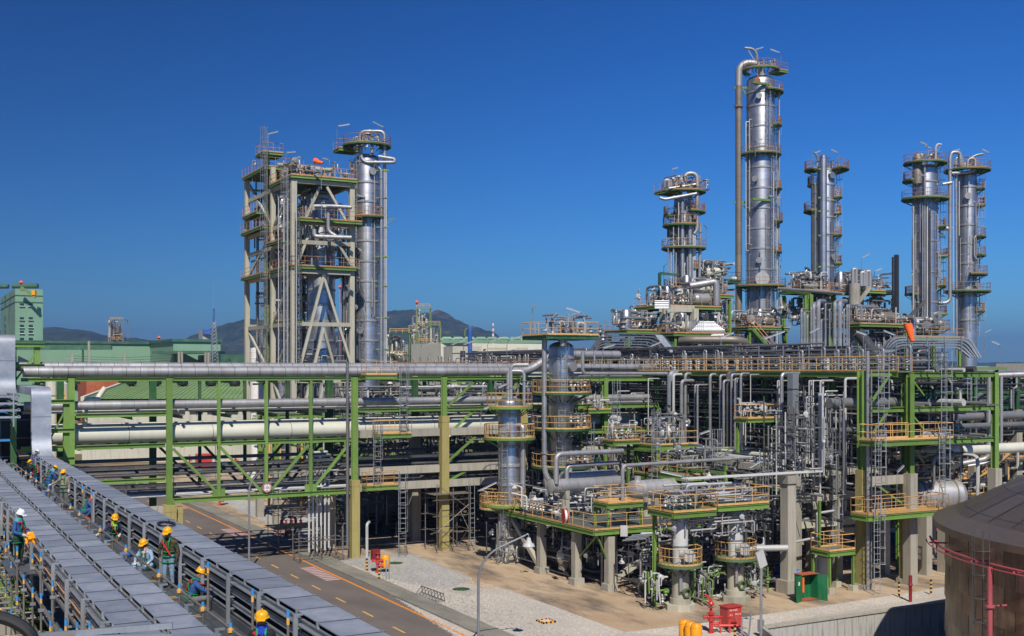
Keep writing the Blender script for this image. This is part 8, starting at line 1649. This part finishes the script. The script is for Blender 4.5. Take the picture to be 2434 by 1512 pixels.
# plants and masts in the distance
def lattice(lbl, px0, px1, yt, d, floors, m='greeno', seed=1, cat='process tower', dep=None, base=True, fill=30):
    a, b = aD(px0, yt, d), aD(px1, yt, d); w = (b - a).length; t = thing('plant_tower', lbl, cat, (a.x, a.y, 0)); u = RGT; v = FWD * (dep or w); zt = a.z; zs = [zt * 0 + (zt) * i / floors for i in range(floors + 1)]; s = max(.25, w * .05); O = V((a.x, a.y, 0))
    for i in (0, 1):
        for j in (0, 1): p = O + u * w * i + v * j; MB().bar(p, p + UP * zt, s).build('column', m, t, smooth=0)
    for z0, z1 in zip(zs, zs[1:]):
        MB().bar(O + UP * z1, O + u * w + UP * z1, s * .8).bar(O + v + UP * z1, O + u * w + v + UP * z1, s * .8).bar(O + UP * z1, O + v + UP * z1, s * .8).bar(O + u * w + UP * z1, O + u * w + v + UP * z1, s * .8).build('floor_beam', m, t, smooth=0)
        MB().bar(O + UP * z0, O + u * w + UP * z1, s * .5).bar(O + u * w + UP * z0, O + UP * z1, s * .5).build('brace', m, t, smooth=0); MB().rail([O + UP * z1, O + u * w + UP * z1], 1.2, step=2.2, r=.09, toe=False).build('railing', 'liney', t)
    mb = MB(); clutter(mb, a.x, a.y, zt * .15, a.x + w, a.y + w, zt * .98, fill, (.15, .45), seed, 3); mb.build('small_piping', ['pipe', 'brown', 'offw'], t, stuff=True); return t
t = lattice('distant grey brown process tower with crowded platforms beyond the warehouse', 262, 293, 760, 620, 4, 'brown', 3, fill=50)
for x, w in ((270, 9), (283, 8)): p = aD(x, 800, 625); MB().tube([V((p.x, p.y, 0)), V((p.x, p.y, zo(770, 625)))], w * 620 / F0 / 2, 14).build('silo', 'brown', t)
lattice('distant tall green lattice process tower in front of the round hill', 990, 1022, 731, 420, 6, 'greeno', 5, fill=70); lattice('shorter green lattice tower right of the tall distant one', 1022, 1046, 772, 420, 4, 'greeno', 6, fill=40)
lattice('wide low dark green plant structure behind the left tower', 926, 972, 792, 330, 4, 'greend', 7, fill=60); lattice('second low green plant structure between tower and lattice tower', 972, 992, 782, 400, 4, 'greeno', 8, fill=30); lattice('far green frame with tanks behind the small white tank', 640, 720, 800, 330, 4, 'greeno', 9, fill=40)
MB_ = MB().lathe(aD(991, 719, 420), [(0, -.9), (.75, 0), (0, .9)], 12); tag(MB_.build('beacon_ball', 'wind'), 'red orange marker ball on top of the tall distant lattice tower', 'marker ball')
for k, (x, y) in enumerate(((378, 803), (808, 683), (1344, 801))): tag(MB().lathe(aD(x, y, 420), [(0, -.8), (.7, 0), (0, .8)], 12).tube([aD(x, y, 420), aD(x, 870, 420)], .08, 5).build('beacon_ball', 'wind'), ('small orange marker ball above the warehouse roof', 'small orange marker ball beside the braced structure', 'small orange marker ball above the mint roofed factory')[k], 'marker ball')
t, a, b = bld('white_silo', 'white block with blue top panel behind the warehouse annexe', 482, 503, 784, 520, 'white', 8); MB().obox(aD(494, 789, 519.5), RGT * 1.6, FWD * .3, UP * 1.0).build('sign_panel', 'blue', t, smooth=0); MB().obox(aD(484, 789, 519.5), RGT * .4, FWD * .3, UP * 1.0).build('sign_panel', 'blue', t, smooth=0)
t = thing('lattice_mast', 'slender steel lattice mast with a blue top left of the braced structure', 'mast', aD(508, 880, 260)); a = aD(508, 885, 260); h = zo(765, 260) - a.z
for i in range(3):
    an = i * 2.09; o = V((math.cos(an), math.sin(an), 0)); MB().tube([a + o * 1.2, a + o * .45 + UP * h], .09, 5).build('leg', 'galv', t)
mb = MB()
for k in range(14):
    f0_, f1 = k / 14, (k + 1) / 14; r0, r1 = 1.2 - .75 * f0_, 1.2 - .75 * f1
    for i in range(3): a0, a1 = i * 2.09, (i + 1) * 2.09; mb.tube([a + V((math.cos(a0), math.sin(a0), 0)) * r0 + UP * h * f0_, a + V((math.cos(a1), math.sin(a1), 0)) * r1 + UP * h * f1], .05, 4)
mb.build('lattice_brace', 'galv', t); MB().tube([a + UP * h, a + UP * (h + 3)], .22, 10).build('top_section', 'blue', t); MB().tube([a + UP * (h + 3), a + UP * (h + 9)], .05, 5).build('antenna', 'galv', t)
MB().tube([V((a.x, a.y, 0)), a], 1.1, 8).build('base', 'galv', t)
t = thing('lattice_mast', 'distant red and white striped telecom mast right of the hill', 'mast', aD(1172, 870, 900)); mb = MB()
for k in range(7): mb.mat(k % 2).tube([aD(1172, 812 - k * 6.2, 900), aD(1172, 812 - (k + 1) * 6.2, 900)], .9 - k * .05, 8)
mb.build('mast', ['linew', 'liner'], t); MB().tube([V((aD(1172, 812, 900).x, aD(1172, 812, 900).y, 0)), aD(1172, 812, 900)], .9, 8).build('base', 'linew', t)
MB_ = MB().tube([V((aD(497 * 1.0, 800, 500).x, aD(497, 800, 500).y, 0)), aD(424, 787, 500)], .2, 5)
t, a, b = bld('factory', 'long white factory with a wavy mint roof left of the central column', 1048, 1300, 815, 330, 'offw', 40)
for k in range(9):
    p = aD(1062 + k * 27, 809, 332); MB().tube([p - RGT * 1.5, p - RGT * 1.0 + UP * .5, p + RGT * 1.0 + UP * .5, p + RGT * 1.5], .55, 8).build('roof_monitor', 'mint', t); MB().obox(p + RGT * 1.2 - FWD * .4, RGT * .5, FWD * .3, UP * .3).build('roof_opening', 'mintd', t, smooth=0)
MB().obox(aD(1174, 812, 331), RGT * 15.2, FWD * 1, UP * .45).build('roof', 'mint', t, smooth=0)
for x, w in ((1092, 14), (1183, 95 / 2), (1240, 30)): MB().obox(aD(x, 829, 329.8), RGT * w * .06, FWD * .2, UP * .3).build('window', 'fire', t, smooth=0)
for x, w, h in ((1095, 5, 24), (1110, 20, 26), (1136, 8, 20)): MB().obox(aD(x, 842, 329.6), RGT * w * 330 / F0 / 2, FWD * .3, UP * h * 330 / F0 / 2).build('opening', 'dark', t, smooth=0)
t, a, b = bld('factory_annexe', 'white factory annexe with dark doorways in front of the mint roof', 1076, 1145, 823, 318, 'offw', 6)
for x, w in ((1100, 12), (1128, 16)): MB().obox(aD(x, 848, 317.8), RGT * w * .058, FWD * .2, UP * 1.6).build('opening', 'dark', t, smooth=0)
p = aD(1117, 778, 310); t = thing('blue_column', 'bright blue cylindrical column behind the white factory', 'column vessel', (p.x, p.y, 0)); MB().lathe((p.x, p.y, 0), [(.62, 0), (.62, p.z), (.4, p.z + .3), (0, p.z + .35)], 14).build('shell', 'blue', t); MB().tube([aD(1105, 800, 310), aD(1105, 785, 310), aD(1112, 780, 310)], .15, 6).build('pipe', 'green', t)
p = aD(612, 828, 160); t = thing('water_tank', 'small white cylindrical tank behind the braced structure', 'tank', (p.x, p.y, 0)); MB().lathe((p.x, p.y, 0), [(1.0, 0), (1.0, p.z), (0, p.z + .2)], 18).build('shell', 'linew', t)
for k in range(4): MB().lathe((p.x, p.y, p.z - .5 - k * .9), [(1.0, -.04), (1.05, 0), (1.0, .04)], 18).build('stiffening_ring', 'linew', t)
# railings and pipes between shed and bridge, seen through it
for k, (px0, px1, y, d, l) in enumerate(((100, 150, 930, 150, 'left edge cream tank yard'), (640, 720, 1020, 128, 'foot of the braced structure'))):
    a = aD(px0, y, d); t = thing('yard_frame', 'green and yellow pipe frame, %s' % l, 'steel frame', (a.x, a.y, 0)); w = (px1 - px0) * d / F0
    for i in range(4): MB().bar((a.x + w * i / 3, a.y, 0), (a.x + w * i / 3, a.y, a.z), .2).build('post', 'liney', t, smooth=0)
    for z in (.3, .6, .95): MB().bar((a.x, a.y, a.z * z), (a.x + w, a.y, a.z * z), .2).build('rail', 'green', t, smooth=0)
for k, (x, w, yt) in enumerate(((122, 26, 905), (150, 24, 912))): p = aD(x, yt, 170); t = thing('storage_drum', ('left' if k == 0 else 'right') + ' cream upright tank behind the left end of the bridge', 'tank', (p.x, p.y, 0)); MB().lathe((p.x, p.y, 0), [(w * 170 / F0 / 2, 0), (w * 170 / F0 / 2, p.z), (0, p.z + .5)], 20).build('shell', 'offw', t)
# far yard: embankment, hydrants, red boxes, light pole
slab('verge', 'earth', [(10, 196.2), (60, 196.2), (60, 204), (10, 204)], .05)
for k, (x, y) in enumerate(((450, 1085), (560, 1090), (600, 1088))): hydrant(x, y + 18, 'distant red hydrant seen through the bridge, %s from the left' % ord_(k))
p = aZ(486, 1112); tag(MB().box(p.x - 1.2, p.y, 0, p.x + 1.2, p.y + 1, 2.2).build('hose_cabinet', 'red', smooth=0), 'distant red cabinet seen through the bridge', 'cabinet')
street_lamp(512, 1125, 1030, 512, 1028, 160, 'grey lamp pole beyond the bridge near the distant red cabinet')
# scattered rear field objects, so the plain does not look empty
q = random.Random(9)
for k in range(26):
    x = 1250 + k * 50 + q.uniform(-20, 20); d = q.uniform(230, 520); p = aD(x, 868 + q.uniform(-6, 10), d); t = thing('far_building', '%s%s of the low pale sheds beyond the plant' % ('twenty ' if k >= 20 else '', ORD[k % 20]), 'building', (p.x, p.y, 0), 'low sheds beyond the plant'); w = q.uniform(5, 12); MB().box(p.x - w, p.y, 0, p.x + w, p.y + 10, max(4, p.z)).build('wall', q.choice(('offw', 'mint', 'conc', 'roofg')), t, smooth=0)
for k in range(40):
    x = q.uniform(100, 2434); d = q.uniform(300, 700); p = aD(x, HY, d); p.z = 0; tree('%s%s of the low dark trees on the plain beyond the plant' % ('twenty ' if k >= 20 else '', ORD[k % 20]), p, q.uniform(7, 13), q.uniform(4, 6), 160, 500 + k, 'foliaged', group='trees on the far plain', ls=1.3)
